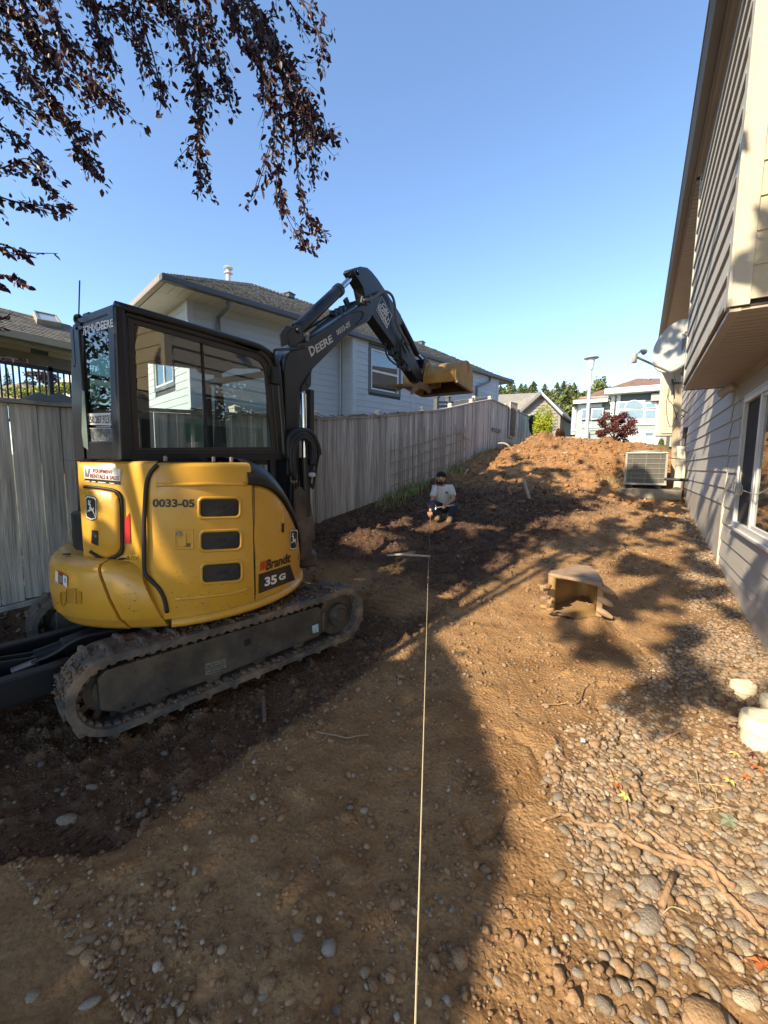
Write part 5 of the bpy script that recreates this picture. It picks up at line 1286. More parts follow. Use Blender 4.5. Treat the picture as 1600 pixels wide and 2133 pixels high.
# soil packed on the belt, the frame ledge and in the sprocket end
def caked(n_, fn, rmax, seed):
    q_ = np.random.default_rng(seed); P = np.array([fn(q_) for _ in range(n_)]); R = q_.uniform(.3, 1, n_)**2*rmax+.003
    c_ = np.array([[.17, .11, .065]])*q_.uniform(.6, 1.2, (n_, 1)); o = stone_cloud('packed_soil', P, R, c_, ICO1, M_CL, None, None, (.35, .7), .22, seed); attach(o, ex)
caked(900, lambda q_: TP(q_.uniform(-.72, .9), q_.uniform(-.29, -.01), 2*RAD-.008), .013, 31)
caked(420, lambda q_: TP(q_.uniform(-.75, .68), q_.uniform(-.22, -.05), .36+q_.uniform(0, .012)), .012, 32)
caked(260, lambda q_: TP(q_.uniform(-.72, .9), q_.uniform(-.05, -.01), .052+q_.uniform(0, .006)), .014, 33)
caked(160, lambda q_: (lambda a_: TP(LR+(RAD+.004)*math.cos(a_), q_.uniform(-.29, -.01), RAD+(RAD+.004)*math.sin(a_)))(q_.uniform(1.6, 4.2)), .014, 34)
# bolts and slot on the near frame
for s in (-.46, -.10, .26, .60): MB().lathe([(0, .012), (.014, .012), (.016, 0), (.016, -.02)], TP(s, -.045, .125 if s < .5 else .14), TW, 8).build('bolt', M_FR, ex, smooth='auto')
for s, h in ((-.74, .115), (-.69, .118), (-.64, .12)): MB().lathe([(0, .002), (.011, .002), (.011, -.01)], TP(s, -.0445, h), TW, 10).build('bolt_hole', M_SEAL, ex)
b = MB(); b.prism([TP(s, -.044, h) for s, h in ((.06, .235), (.11, .237), (.11, .285), (.06, .283))], TW*-.004); b.build('frame_slot', M_SEAL, ex)
def tsf(off): 
    w = (T0+TW*(off-.0445)).dot(TW); return lambda x, y: atN(x, y, TW, w)
decal_quad(((428, 1383), (471, 1372), (472, 1393), (428, 1408)), tsf(.003), mat('data plate', (.17, .165, .14), .5, var=.5, scale=60), ex, 'data_plate')
decal_quad(((650, 1304), (663, 1299), (664, 1316), (652, 1319)), tsf(.003), mat('blue white sticker', (.35, .5, .6), .5, var=.5, scale=60), ex, 'sticker')
for k in range(4):
    decal_quad(((431, 1387+k*5), (468, 1377+k*4.6), (468, 1378.2+k*4.6), (431, 1388.2+k*5)), tsf(.005), MATS['decal black'], ex, 'print_line')
MB().prism([TP(s, -.04, h) for s, h in ((.735, .30), (.765, .29), (.765, .16), (.735, .12))], TW*-.03).build('tensioner_cover', M_FR, ex, bevel=.005)
# centre frame
b = MB(); b.prism([TP(s, -.42, h) for s, h in ((-.42, .2), (.42, .2), (.42, .42), (-.42, .42))], TW*-.90); b.build('centre_frame', M_FR, ex, bevel=.02)
b = MB(); b.lathe([(.34, 0), (.36, .03), (.36, .09), (.33, .12)], (-3.08, 2.02, .46), n=32); b.build('slew_ring', M_FR, ex, smooth='auto')
# blade with its two arms
for w in (-.40, -.98):
    b = MB(); b.prism([TP(s, w, h) for s, h in ((-.30, .20), (-.30, .36), (-.72, .345), (-1.75, .325), (-1.75, .17), (-1.3, .17), (-.8, .19))], TW*-.085); b.build('blade_arm', M_BK1, ex, bevel=.008)
    b = MB(); b.prism([TP(s, w+.002, h) for s, h in ((-1.75, .19), (-1.2, .20), (-1.25, .225), (-1.75, .235))], TW*.006); b.build('arm_rib', M_BK1, ex)
MB().tube([TP(-1.36, -.44, .27), TP(-1.36, -1.02, .27)], .085, 20).build('cross_tube', M_FR, ex, smooth='auto')
b = MB(); pr = []
for k in range(9): a = -.9+1.6*k/8; pr.append((-1.72-.30*math.cos(a)+.22, .22+.23*math.sin(a)))
b.prism([TP(s-.05, 0, h) for s, h in pr]+[TP(s-.08, 0, h) for s, h in pr[::-1]], TW*-1.74); b.build('dozer_blade', M_BK1, ex)
# blade cylinder
a = TP(-.36, -.70, .40); m1 = TP(-.86, -.70, .325); m2 = TP(-1.20, -.70, .285)
MB().bar(a, m1, .12, .11, TZ).build('cylinder_cover', M_BK1, ex, bevel=.01); MB().tube([m1+(a-m1)*.05, m1, TP(-1.0, -.70, .305)], .055, 16).build('blade_cylinder', M_BK1, ex, smooth='auto')
MB().tube([TP(-1.0, -.70, .305), m2], .024, 12).build('cylinder_rod', M_CHR, ex, smooth='auto')
for w in (-.655, -.745): MB().prism([TP(s, w, h) for s, h in ((-.98, .33), (-1.34, .38), (-1.36, .27), (-1.0, .26))], TW*-.02).build('blade_lug', M_BK1, ex)
MB().tube(curve_pts([TP(-1.04, -.60, .32), TP(-.92, -.56, .36), TP(-.78, -.52, .43), TP(-.55, -.50, .42), TP(-.35, -.52, .40)]), .014, 8).build('hose', M_HOSE, ex)
MB().tube([TP(-1.12, -.61, .30), TP(-1.0, -.60, .325)], .022, 8).build('hose_fitting', M_STL, ex)

# ---- upper body
CX, CY = -3.08, 2.02
def cyl(r_):
    def f(px, py, off=0.0):
        d = ray(px, py); a = d.x**2+d.y**2; bq = -2*(d.x*CX+d.y*CY); c = CX*CX+CY*CY-(r_+off)**2; D_ = bq*bq-4*a*c
        t = (-bq-math.sqrt(D_))/(2*a) if D_ > 0 else -bq/(2*a)
        p = EYE+d*t
        if D_ <= 0: v = Vector((p.x-CX, p.y-CY)).normalized()*(r_+off); p.x, p.y = CX+v.x, CY+v.y
        return p
    return f
def cyo(r_, off): f = cyl(r_); return lambda x, y: f(x, y, off)
def CP(phi, r_, z): return Vector((CX+r_*math.cos(phi), CY+r_*math.sin(phi), z))
def phi_of(p): return math.atan2(p.y-CY, p.x-CX)
R1 = .885
pit = .03
def zb(phi): return .615+pit*math.sin(phi)
# vertical walls as strips: (phi range), bottom, top functions
def wall_panel(name, ph0, ph1, zb_, zt_, r_, m, n=26, lip=.035, inset=.0, parent=ex, thick=.025):
    rows = []
    for i in range(n+1):
        ph = ph0+(ph1-ph0)*i/n; z0_, z1_ = zb_(ph), zt_(ph); e = .0
        pr = [(r_-thick, z0_), (r_-.006, z0_), (r_, z0_+.01), (r_, z0_+.3*(z1_-z0_)), (r_+.004, z0_+.55*(z1_-z0_)), (r_, z0_+.8*(z1_-z0_)), (r_-.004, z1_-.03), (r_-.018, z1_-.008), (r_-.05, z1_), (r_-.10, z1_+.001)]
        rows.append([CP(ph, a_, z_) for a_, z_ in pr])
    b = MB(); b.grid(rows); b.add(rows[0], [tuple(range(len(rows[0])))]) if False else None
    return b.build(name, m, parent, smooth=True)
ph_cw = math.radians(-47); ph_door = phi_of(cyl(R1)(329, 1100)); ph_mid = phi_of(cyl(R1)(528, 1120)); 
pd_top = phi_of(cyl(R1)(329, 975))
zt_hood = lambda ph: 1.565+.01*math.sin(ph)
# front panel top from the sight outline
FO = [(528, 1008), (545, 1010), (560, 1014), (575, 1024), (590, 1040), (603, 1062), (613, 1084), (620, 1105), (624, 1130), (626, 1155)]
fo3 = [cyl(R1)(x, y) for x, y in FO]; fph = [phi_of(p) for p in fo3]; fz_ = [p.z for p in fo3]
for i in range(1, len(fph)): fph[i] = max(fph[i], fph[i-1]+.01)
ph_end = fph[-1]+.35
def zt_front(ph): return float(np.interp(ph, fph+[ph_end], fz_+[fz_[-1]-.18]))
wall_panel('side_door', math.radians(-43), ph_mid-.004, zb, zt_hood, R1, M_Y, 30)
wall_panel('front_cover', ph_mid+.004, ph_end, zb, zt_front, R1, M_Y, 26)
# skirt lip under the covers
b = MB()
rows = []
for i in range(44):
    ph = math.radians(-40)+(ph_end-math.radians(-40))*i/43; z = zb(ph); rows.append([CP(ph, a_, z+o) for a_, o in ((.80, -.05), (.895, -.05), (.915, -.035), (.915, -.012), (.90, .004), (.86, .006))])
b.grid(rows); b.add([*rows[0]], [tuple(range(6))]); b.build('skirt_rail', M_Y, ex, smooth=True)
# black fender curling over the front cover
rows = []
for i in range(30):
    ph = ph_mid-.04+(ph_end-ph_mid+.04)*i/29; z0_ = zt_front(max(ph, fph[0])); k = np.clip((ph-ph_mid+.04)/.14, 0, 1)
    hgt = .165*(1-.25*np.clip((ph-fph[0])/(fph[-1]-fph[0]), 0, 1)) ; top = min(z0_+hgt, 1.60)
    rows.append([CP(ph, a_, z_) for a_, z_ in ((.86, z0_-.012), (.893, z0_-.006), (.897, z0_+.01), (.885, z0_+(top-z0_)*.45), (.845, z0_+(top-z0_)*.8), (.77, top), (.60, top+.012), (.30, top+.012))])
b = MB(); b.grid(rows); b.build('fender', M_BK1, ex, smooth=True)
# deck under the cab and hood top
b = MB(); rows = []
for i in range(40):
    ph = math.radians(-125)+(ph_mid+.02-math.radians(-125))*i/39; rr = R1-.06 if ph > math.radians(-47) else .80; rows.append([CP(ph, rr, 1.566), CP(ph, rr*.5, 1.57), CP(ph, .02, 1.57)])
b.grid(rows); b.build('hood_top', M_BK1, ex)
for (x, y) in ((345, 963), (445, 963), (482, 966)):
    p = cyo(.80, 0)(x, y+2); MB().lathe([(.012, 0), (.012, .03), (.006, .035), (0, .035)], (p.x, p.y, 1.565), n=8).build('bolt', M_STL, ex, smooth='auto')
# rear panel above the counterweight
R2 = .80
phl = phi_of(cyl(R2)(170, 1050)); 
rows = []
PH1 = math.radians(-43); PH0 = min((abs(proj(CP(a_, R2, 1.25))[0]-168), a_) for a_ in np.linspace(-2.2, -1.0, 240))[1]
for i in range(40):
    ph = PH0+(PH1-PH0)*i/39; f = sstep(math.radians(-58), math.radians(-44), ph); r_ = R2+(R1-R2)*float(f)
    rows.append([CP(ph, r_+a_, z_) for a_, z_ in ((-.01, .60), (.0, .90), (-.004, 1.05), (0, 1.25), (.0, 1.45), (-.004, 1.545), (-.02, 1.562), (-.06, 1.566))])
b = MB(); b.grid(rows); b.build('rear_panel', M_Y, ex, smooth=True)
# left return of the rear body
MB().prism([CP(PH0, R2, z) for z in (.9,)]+[CP(PH0, R2, 1.56)]+[CP(PH0, .3, 1.56), CP(PH0, .3, .9)], Vector((.01, .01, 0))).build('rear_panel_side', M_Y, ex)
def csm(px, py, off=0.0):                                      # rear surface incl. blend to the side radius
    p = cyl(R2)(px, py, off)
    for _ in range(3):
        f = float(sstep(math.radians(-58), math.radians(-44), phi_of(p))); p = cyl(R2+(R1-R2)*f)(px, py, off)
    return p
rs = lambda off: (lambda x, y: csm(x, y, off)); sd = lambda off: cyo(R1, off)
# engine access cover
EC = [(177, 1020), (195, 1018), (213, 1020), (238, 1025), (247, 1034), (250, 1051), (251, 1100), (251.5, 1142), (244, 1154), (224, 1162), (206, 1157), (190, 1147), (184, 1130), (180, 1080)]
def offset_sheet(poly, surf_in, depth, m, nm, grow=0):
    c = (sum(p[0] for p in poly)/len(poly), sum(p[1] for p in poly)/len(poly)); g = lambda s_: [(c[0]+(x-c[0])*s_, c[1]+(y-c[1])*s_) for x, y in poly]
    rings = [(1.0, -.004), (.985, depth*.7), (.95, depth), (.5, depth*1.15), (.02, depth*1.2)]; n = len(poly); b = MB(); vs = []
    for s_, o in rings: vs += [surf_in(o)(x, y) for x, y in g(s_)]
    fs = [(i*n+k, i*n+(k+1) % n, (i+1)*n+(k+1) % n, (i+1)*n+k) for i in range(len(rings)-1) for k in range(n)]+[tuple(range((len(rings)-1)*n, len(rings)*n))]
    b.add(vs, fs); return b.build(nm, m, ex, smooth=True)
ecf = []
for i in range(len(EC)):
    a, c = EC[i], EC[(i+1) % len(EC)]
    for k in range(3): ecf.append((a[0]+(c[0]-a[0])*k/3, a[1]+(c[1]-a[1])*k/3))
offset_sheet(ecf, rs, .022, M_Y, 'rear_cover')
MB().tube(curve_pts([rs(.006)(x, y) for x, y in ((176, 1014), (195, 1015), (213, 1017), (239, 1022), (250, 1032), (253.5, 1051), (254, 1100), (254.5, 1145), (246, 1157), (224, 1165.5), (205, 1160), (188, 1149))], 4), .010, 8).build('cover_seal', M_SEAL, ex, smooth=True)
decal_quad(((191, 1104), (203.5, 1106), (203.5, 1137), (190, 1131)), rs(.030), M_SEAL, ex, 'latch_recess'); decal_quad(((192.5, 1106), (202, 1108), (202, 1118), (192.5, 1116)), rs(.033), MATS['frame steel'], ex, 'latch_plate')
MB().lathe([(0, .008), (.008, .008), (.01, 0)], rs(.032)(201, 1117), Vector((.3, -1, 0)), 10).build('latch_key', M_STL, ex)
# side door seams
seamL = [(328, 968), (322, 974), (314, 984), (307, 1000), (304, 1020), (302, 1050), (300.5, 1080), (300, 1120), (300.5, 1160), (301, 1185), (306, 1200), (318, 1213), (330, 1225), (339, 1240), (345, 1258), (348, 1276)]
sl = [sd(.004)(x, y) for x, y in seamL]; MB().tube(curve_pts(sl, 3), .0125, 8).build('door_seal', M_SEAL, ex, smooth=True)
MB().tube([sd(.0)(x, y) for x, y in ((526, 969), (529, 1005), (529.5, 1070), (530.5, 1150), (532, 1238))], .0035, 6).build('panel_gap', M_SEAL, ex)
# vents
def rrect(x0_, y0_, x1_, y1_, rc, sk=0, n=5):
    out = []
    for (cx_, cy_, a0) in ((x1_-rc, y0_+rc, -90), (x1_-rc, y1_-rc, 0), (x0_+rc, y1_-rc, 90), (x0_+rc, y0_+rc, 180)):
        for i in range(n+1):
            a = math.radians(a0+90*i/n); x = cx_+rc*math.cos(a); y = cy_+rc*math.sin(a); out.append((x, y+sk*(x-x0_)))
    return out
def ring_surf(outl, inl, so, o_out, o_top, name, m, parent=ex):
    n = len(outl); b = MB(); vs = [so(o_out)(x, y) for x, y in outl]
    mid1 = [(a[0]*.7+c[0]*.3, a[1]*.7+c[1]*.3) for a, c in zip(outl, inl)]; mid2 = [(a[0]*.25+c[0]*.75, a[1]*.25+c[1]*.75) for a, c in zip(outl, inl)]
    vs += [so(o_top)(x, y) for x, y in mid1]+[so(o_top)(x, y) for x, y in mid2]+[so(.004)(x, y) for x, y in inl]
    b.add(vs, [(i*n+k, i*n+(k+1) % n, (i+1)*n+(k+1) % n, (i+1)*n+k) for i in range(3) for k in range(n)]); return b.build(name, m, parent, smooth=True)
for (x0_, y0_, x1_, y1_, sk) in ((418, 1041, 497, 1076, -.02), (420, 1110, 499, 1145, -.045), (423, 1178, 501, 1213, -.075)):
    inl = rrect(x0_, y0_, x1_, y1_, 8, sk); outl = rrect(x0_-8, y0_-7, x1_+8, y1_+8, 13, sk)
    ring_surf(outl, inl, sd, -.002, .015, 'vent_rim', M_Y)
    v = fine_sheet([(x/100, y/100) for x, y in inl], lambda u, v_: sd(.0065)(u*100, v_*100)).build('vent', M_MESH, ex, fix=False)
    b = MB(); w_ = x1_-x0_; h_ = y1_-y0_
    for k in range(-7, 16):
        for s_ in (1, -1):
            xa = x0_+k*w_/14.; xb = xa+s_*h_*1.55; pa_, pb_ = (xa, y0_), (xb, y1_)
            def clipx(p, q_):
                (ax_, ay_), (bx_, by_) = p, q_; t0_, t1_ = 0., 1.
                for (lim, sg) in ((x0_+2.5, 1), (x1_-2.5, -1)):
                    e0, e1 = sg*(ax_-lim), sg*(bx_-lim)
                    if e0 < 0 and e1 < 0: return None
                    if e0 < 0: t0_ = max(t0_, e0/(e0-e1))
                    elif e1 < 0: t1_ = min(t1_, e0/(e0-e1))
                return ((ax_+(bx_-ax_)*t0_, ay_+(by_-ay_)*t0_), (ax_+(bx_-ax_)*t1_, ay_+(by_-ay_)*t1_)) if t1_ > t0_ else None
            c = clipx(pa_, pb_)
            if c: b.tube([sd(.009)(x, y+sk*(x-x0_)) for x, y in c], .0013, 4, cap=False)
    b.build('vent_mesh', M_WIRE, v)
# pressed ribs
for pts in ([(326, 1010), (420, 1009), (512, 1009)], [(366, 1248), (430, 1242), (480, 1236), (516, 1227)]):
    pp_ = curve_pts([sd(-.001)(x, y) for x, y in pts], 8); MB().tube(pp_, .013, 8, flat=1).build('pressed_rib', M_Y, ex, smooth=True)
# latch
inl = rrect(367, 1105, 399, 1140, 2); outl = rrect(362, 1101, 405, 1146, 3); ring_surf(outl, inl, sd, 0, .008, 'latch_frame', M_Y)
decal_quad(((384, 1107), (397, 1107), (397, 1139), (384, 1139)), sd(.003), mat('recess ochre', (.16, .08, .015), .6), ex, 'latch_recess', 2)
b = MB(); c0 = [sd(.004)(x, y) for x, y in ((371, 1119), (381, 1119), (386, 1110), (388, 1110), (388, 1137), (371, 1137))]; b.prism(c0, (c0[0]-Vector((CX, CY, c0[0].z))).normalized()*.008); b.build('latch_handle', M_Y, ex, bevel=.002)
MB().lathe([(.0, .01), (.013, .01), (.016, 0), (.016, -.01)], sd(.004)(373, 1112), (sd(0)(373, 1112)-Vector((CX, CY, sd(0)(373, 1112).z))), 14).build('key_lock', M_STL, ex, smooth='auto')
# slot on the front cover
MB().tube([sd(-.004)(x, y) for x, y in ((589, 1063), (588.5, 1110))], .012, 8).build('pressed_rib', M_Y, ex, smooth=True)
MB().tube([sd(.006)(x, y) for x, y in ((589.5, 1090), (589, 1108))], .010, 8).build('slot', M_SEAL, ex, smooth=True)
# ---- lettering and marks
decal_text('0033-05', ((317.5, 1039), (405.5, 1040), (405.5, 1057), (317.5, 1056.5)), sd(.0045), M_BLD, ex, bold=.035)
for x in (324, 341, 359, 375.5, 388, 401): decal_quad(((x-1.2, 1038), (x+.0, 1038), (x+.0, 1041.5), (x-1.2, 1041.5)), sd(.006), M_Y, ex, 'stencil_bridge', 1)
decal_poly([(0, 0), (0, .66), (.86, 1.0), (1, .47), (1, .47)], ((539, 1176), (615, 1176), (615, 1236.5), (539, 1236.5)), sd(.0045), M_BLD, ex, 'model_plate')
decal_text('35', ((551.5, 1203), (577, 1196), (577, 1215), (551.5, 1222)), sd(.007), M_WHT, ex, bold=.04)
decal_text('G', ((581, 1197), (595, 1192.5), (595, 1205.5), (581, 1210.5)), sd(.007), M_WHT, ex, bold=.045)
decal_text('Brandt', ((557, 1166), (606, 1151), (605, 1171), (554, 1189)), sd(.0045), M_BLD, ex, bold=.03)
for k in range(3): x = 542+k*5.2; decal_quad(((x+2, 1170-k*1.2), (x+5.2, 1169-k*1.4), (x+2.7, 1188.5-k*2), (x-.5, 1190-k*2)), sd(.0045), M_RED, ex, 'red_bar', 2)
DEER = [(.30, .97), (.36, .86), (.33, .80), (.38, .78), (.41, .90), (.47, .97), (.46, .88), (.54, .93), (.52, .84), (.44, .77), (.47, .72), (.56, .70), (.55, .63), (.62, .53), (.80, .50), (.86, .58), (.90, .56), (.88, .46), (.84, .38), (.88, .30), (.97, .20), (1.0, .04), (.93, .10), (.90, .20), (.76, .30), (.70, .36), (.50, .36), (.36, .28), (.26, .33), (.14, .24), (.18, .36), (.24, .40), (.36, .37), (.42, .44), (.30, .50), (.38, .54), (.44, .58), (.36, .66), (.24, .66), (.20, .72), (.27, .76), (.26, .86), (.18, .92), (.25, .91)]
def deer(q_, so, parent=ex):
    oct_ = [(.0, .18), (.05, .07), (.5, .0), (.95, .07), (1, .18), (1, .90), (.80, .98), (.2, 1.0), (.0, .93)]
    decal_poly(oct_, q_, so(.005), M_BLD, parent, 'emblem')
    c = lambda s_: [(.5+(u-.5)*s_, .5+(v-.5)*s_) for u, v in oct_]
    b = MB(); n = len(oct_); o1_, i1_ = c(.95), c(.84); b.add([so(.0065)(*bil(q_, u, v)) for u, v in o1_]+[so(.0065)(*bil(q_, u, v)) for u, v in i1_], [(k, (k+1) % n, n+(k+1) % n, n+k) for k in range(n)]); b.build('emblem_rim', M_WHT, parent, fix=False)
    decal_poly([(.5+(u-.56)*.78, .5+(v-.50)*.72) for u, v in DEER], q_, so(.0075), M_WHT, parent, 'leaping_deer')
deer(((177.5, 1031), (201, 1034), (201, 1086), (178.5, 1083)), lambda o: rs(o+.024)); deer(((604, 1102), (621, 1101), (620.5, 1145), (603.5, 1148)), sd)
# rear stickers
decal_quad(((173.5, 970), (251, 977), (250.5, 1002), (176, 996)), rs(.004), M_WHT, ex, 'sticker'); decal_quad(((176, 997), (250.5, 1003), (250.5, 1009.5), (176.5, 1002)), rs(.004), M_BLD, ex, 'sticker')
M_RT = mat('maroon print', (.22, .025, .03), .5)
decal_text('EQUIPMENT', ((193.5, 976), (233.5, 980), (233.5, 988.5), (193.5, 985)), rs(.006), M_RT, ex, bold=.02); decal_text('RENTALS & SALES', ((187.5, 986.5), (247.5, 992), (247.5, 1000.5), (187.5, 995.5)), rs(.006), M_RT, ex, bold=.02)
decal_poly([(.0, .0), (.2, 1), (.45, .1), (.8, 1), (1, .9), (.75, 0)], ((175.5, 974), (187, 975), (187, 994), (176.5, 993)), rs(.006), mat('grey print', (.16, .16, .17), .5), ex, 'print_mark')
for (xa, xb) in ((178, 187), (191, 199), (204, 220), (228, 238)): decal_quad(((xa, 1000.6+(xa-176)*.09), (xb, 1000.8+(xb-176)*.09), (xb, 1002.4+(xb-176)*.09), (xa, 1002.2+(xa-176)*.09)), rs(.006), M_WHT, ex, 'print_line', 2)
decal_poly([(0, 0), (1, 0), (.95, 1), (.0, .74)], ((257, 1068), (271, 1068), (271, 1132), (257, 1132)), rs(.004), M_RED, ex, 'reflector')
decal_quad(((259.5, 1154.5), (287, 1155.5), (287, 1169.5), (260, 1168.5)), rs(.004), mat('warning yellow', (.68, .38, .03), .5), ex, 'warning_sticker', 2)
def outl_tri(): 
    q_ = ((262, 1156.5), (271.5, 1157), (271.5, 1167.5), (262, 1167)); b = MB(); o_ = [(0, 0), (1, 0), (.5, 1)]; i_ = [(.2, .12), (.8, .12), (.5, .75)]
    b.add([rs(.006)(*bil(q_, u, v)) for u, v in o_]+[rs(.006)(*bil(q_, u, v)) for u, v in i_], [(k, (k+1) % 3, 3+(k+1) % 3, 3+k) for k in range(3)]); b.build('warning_triangle', M_BLD, ex, fix=False)
    decal_text('!', ((266, 1160.5), (267.6, 1160.6), (267.6, 1166), (266, 1166)), rs(.007), M_BLD, ex, bold=.02)
    b = MB(); o_ = rrect(273.5, 1159.5, 285, 1167, 1.2, 0, 2); i_ = rrect(274.5, 1160.5, 284, 1166, .8, 0, 2); n = len(o_); b.add([rs(.006)(x, y) for x, y in o_+i_], [(k, (k+1) % n, n+(k+1) % n, n+k) for k in range(n)]); b.build('book_symbol', M_BLD, ex, fix=False)
    decal_quad(((278.8, 1160), (279.6, 1160), (279.6, 1167), (278.8, 1167)), rs(.007), M_BLD, ex, 'book_symbol', 1)
outl_tri()
# ---- counterweight
def cwprof(ph):
    e = float(sstep(math.radians(-62), math.radians(-47), ph)); z0_ = .535
    rr = .93-.02*e
    return [(.62, z0_-.0), (.80, z0_), (.87, z0_+.012), (.89, z0_+.035), (rr-.015, z0_+.075), (rr, z0_+.09), (rr+.012, z0_+.22), (rr+.004, z0_+.36-.10*e), (rr-.006, z0_+.395-.09*e), (rr-.03, z0_+.418-.06*e), (.80, z0_+.435-.01*e), (.6, z0_+.445)]
def cwpiece(name, a0, a1, n, k=0):
    rows = [[CP(a0+(a1-a0)*i/n, r_+k, z_) for r_, z_ in cwprof(a0+(a1-a0)*i/n)] for i in range(n+1)]
    b = MB(); b.grid(rows); m_ = len(rows[0]); b.add(rows[0], [tuple(range(m_))]); b.add(rows[-1], [tuple(reversed(range(m_)))]); o = b.build(name, M_Y, ex, smooth=True)
    md = o.modifiers.new('e', 'EDGE_SPLIT'); md.split_angle = math.radians(50); return o
# raised main weight and the side wedge, split by a slanting joint
def slant(name, phA_top, phA_bot, phB_top, phB_bot, n, k=0.0, drop=0):
    rows = []
    for i in range(n+1):
        row = []
        for j, (r_, z_) in enumerate(cwprof(0)):
            pass
        f = i/n; prf = cwprof(phA_top+(phB_top-phA_top)*f); zlo, zhi = prf[0][1], prf[-1][1]
        for r_, z_ in prf:
            u = (z_-zlo)/(zhi-zlo); a = (phA_bot+(phB_bot-phA_bot)*f)*(1-u)+(phA_top+(phB_top-phA_top)*f)*u
            row.append(CP(a, r_+k-.075*float(sstep(math.radians(-78), math.radians(-118), a)), z_-drop*u*f))
        rows.append(row)
    b = MB(); b.grid(rows); m_ = len(rows[0]); b.add(rows[0], [tuple(range(m_))]); b.add(rows[-1], [tuple(reversed(range(m_)))]); o = b.build(name, M_Y, ex, smooth=True)
    md = o.modifiers.new('e', 'EDGE_SPLIT'); md.split_angle = math.radians(50); return o
rd = math.radians
slant('counterweight', rd(-150), rd(-150), rd(-66), rd(-56), 34)
slant('counterweight_side', rd(-65.3), rd(-55.3), rd(-52), rd(-41.5), 8, -.012, .03)
cws = lambda off: cyo(.935, off)
for (x, y) in ((134, 1156), (195, 1186)):
    p = atZ(x, y, .972); v = Vector((p.x-CX, p.y-CY)); 
    if v.length > .85: v = v.normalized()*.84
    MB().tube([(CX+v.x, CY+v.y, .972), (CX+v.x, CY+v.y, .977)], .022, 14).build('bolt_hole', M_SEAL, ex)
M_YS = mat('recess yellow', (.40, .20, .02), .5, var=.06)
for (x0_, y0_, x1_, y1_) in ((125, 1232, 134, 1260), (137, 1226, 157, 1256), (155, 1232, 168, 1258)):
    ring_surf(rrect(x0_-1.5, y0_-1.5, x1_+1.5, y1_+1.5, 5, .05), rrect(x0_+1.5, y0_+1.5, x1_-1.5, y1_-1.5, 3.5, .05), cws, .0, .014, 'recess_rim', M_Y)
    fine_sheet([(x/100, y/100) for x, y in rrect(x0_+1.5, y0_+1.5, x1_-1.5, y1_-1.5, 3.5, .05)], lambda u, v_: cws(.008)(u*100, v_*100)).build('recess', M_YS, ex, fix=False)
for (xa, xb, m_) in ((115, 121, M_WHT), (121.5, 131, M_BLD), (131, 139.5, M_WHT)):
    f = lambda x: 1188+(x-115)*.55
    decal_quad(((xa, f(xa)), (xb, f(xb)), (xb, f(xb)+23), (xa, f(xa)+21)), cws(.010), m_, ex, 'warning_sticker', 3)
decal_quad(((121.5, 1191.5), (131, 1197), (131, 1201), (121.5, 1195.5)), cws(.012), M_RED, ex, 'warning_sticker', 2)
decal_poly([(.3, 0), (.5, .3), (.2, .5), (.5, .6), (.4, .95), (.7, .7), (.6, .4), (.9, .2), (.55, .2)], ((132.5, 1200), (138, 1203), (138, 1217), (132.5, 1214)), cws(.012), M_BLD, ex, 'warning_symbol')
for k in range(4): decal_quad(((122.5, 1198+k*3.6), (130, 1202.5+k*3.6), (130, 1203.5+k*3.6), (122.5, 1199+k*3.6)), cws(.012), M_WHT, ex, 'print_line', 2)
# paint chips
M_CH = mat('rust chip', (.10, .04, .015), .8)
for (x, y, s_) in ((252, 1292, 2.6), (258, 1297, 1.3), (300, 1285, 1.6), (298, 1292, 1.1), (166, 1282, .8), (140, 1262, .7)):
    sf_ = cyo(.893, .0); b = MB(); b.sheet([sf_(x+s_*math.cos(a)*random.uniform(.7, 1.2), y-6+s_*math.sin(a)*random.uniform(.8, 1.4)) for a in np.linspace(0, 5.6, 8)]); b.build('paint_chip', M_CH, ex, fix=False)
caked(70, lambda q_: cyo(R1, .0015)(350+250*q_.random(), 1265-130*q_.random()**3), .0020, 41)
caked(45, lambda q_: cyo(.925, .0)(140+170*q_.random(), 1275-60*q_.random()**2), .0020, 42)
# belly of the upper frame
b = MB(); b.lathe([(.30, .50), (.78, .53), (.82, .56), (.80, .64)], (CX, CY, 0), n=40); b.build('upper_frame', M_BK1, ex, smooth='auto')
b = MB(); b.lathe([(.70, .6), (.74, .95), (.74, 1.2)], (CX, CY, 0), n=32); b.build('engine_bay', M_SEAL, ex)

# ---- cab
XR_, XL_, YB, YF = -2.83, -3.78, 1.44, 2.78
ZC0 = 1.575
def cx(px, py, X=XR_): return atX(px, py, X)
# right side frame: outer and window outlines with matched points
OUT = [(240, 633), (330, 658), (430, 688), (520, 714), (545, 724), (562, 737), (573, 753), (577, 775), (581, 830), (586, 890), (590, 958), (500, 960), (400, 961), (276, 962), (262, 850), (250, 740)]
INN = [(279, 674), (335, 691), (430, 718), (505, 739), (528, 746), (543, 754), (551, 766), (554, 782), (558, 830), (564, 885), (568, 931), (490, 931.5), (400, 932), (291, 933), (286, 850), (282, 750)]
MID = [(265, 652), (333, 672), (430, 700), (515, 726), (537, 734), (552, 745), (561, 759), (565, 779), (569, 830), (575, 890), (579, 941), (495, 941), (400, 941), (279, 941), (274, 850), (269, 745)]
b = MB(); b.ring([cx(*p) for p in OUT], [cx(*p) for p in MID], (-.05, 0, 0)); cabf = b.build('cab_frame', M_BK1, ex, bevel=.012)
b = MB(); b.ring([cx(x, y, XR_-.012) for x, y in MID], [cx(x, y, XR_-.012) for x, y in INN], (-.025, 0, 0)); b.build('window_frame', mat('brown black frame', (.030, .024, .021), .5), ex, bevel=.003)
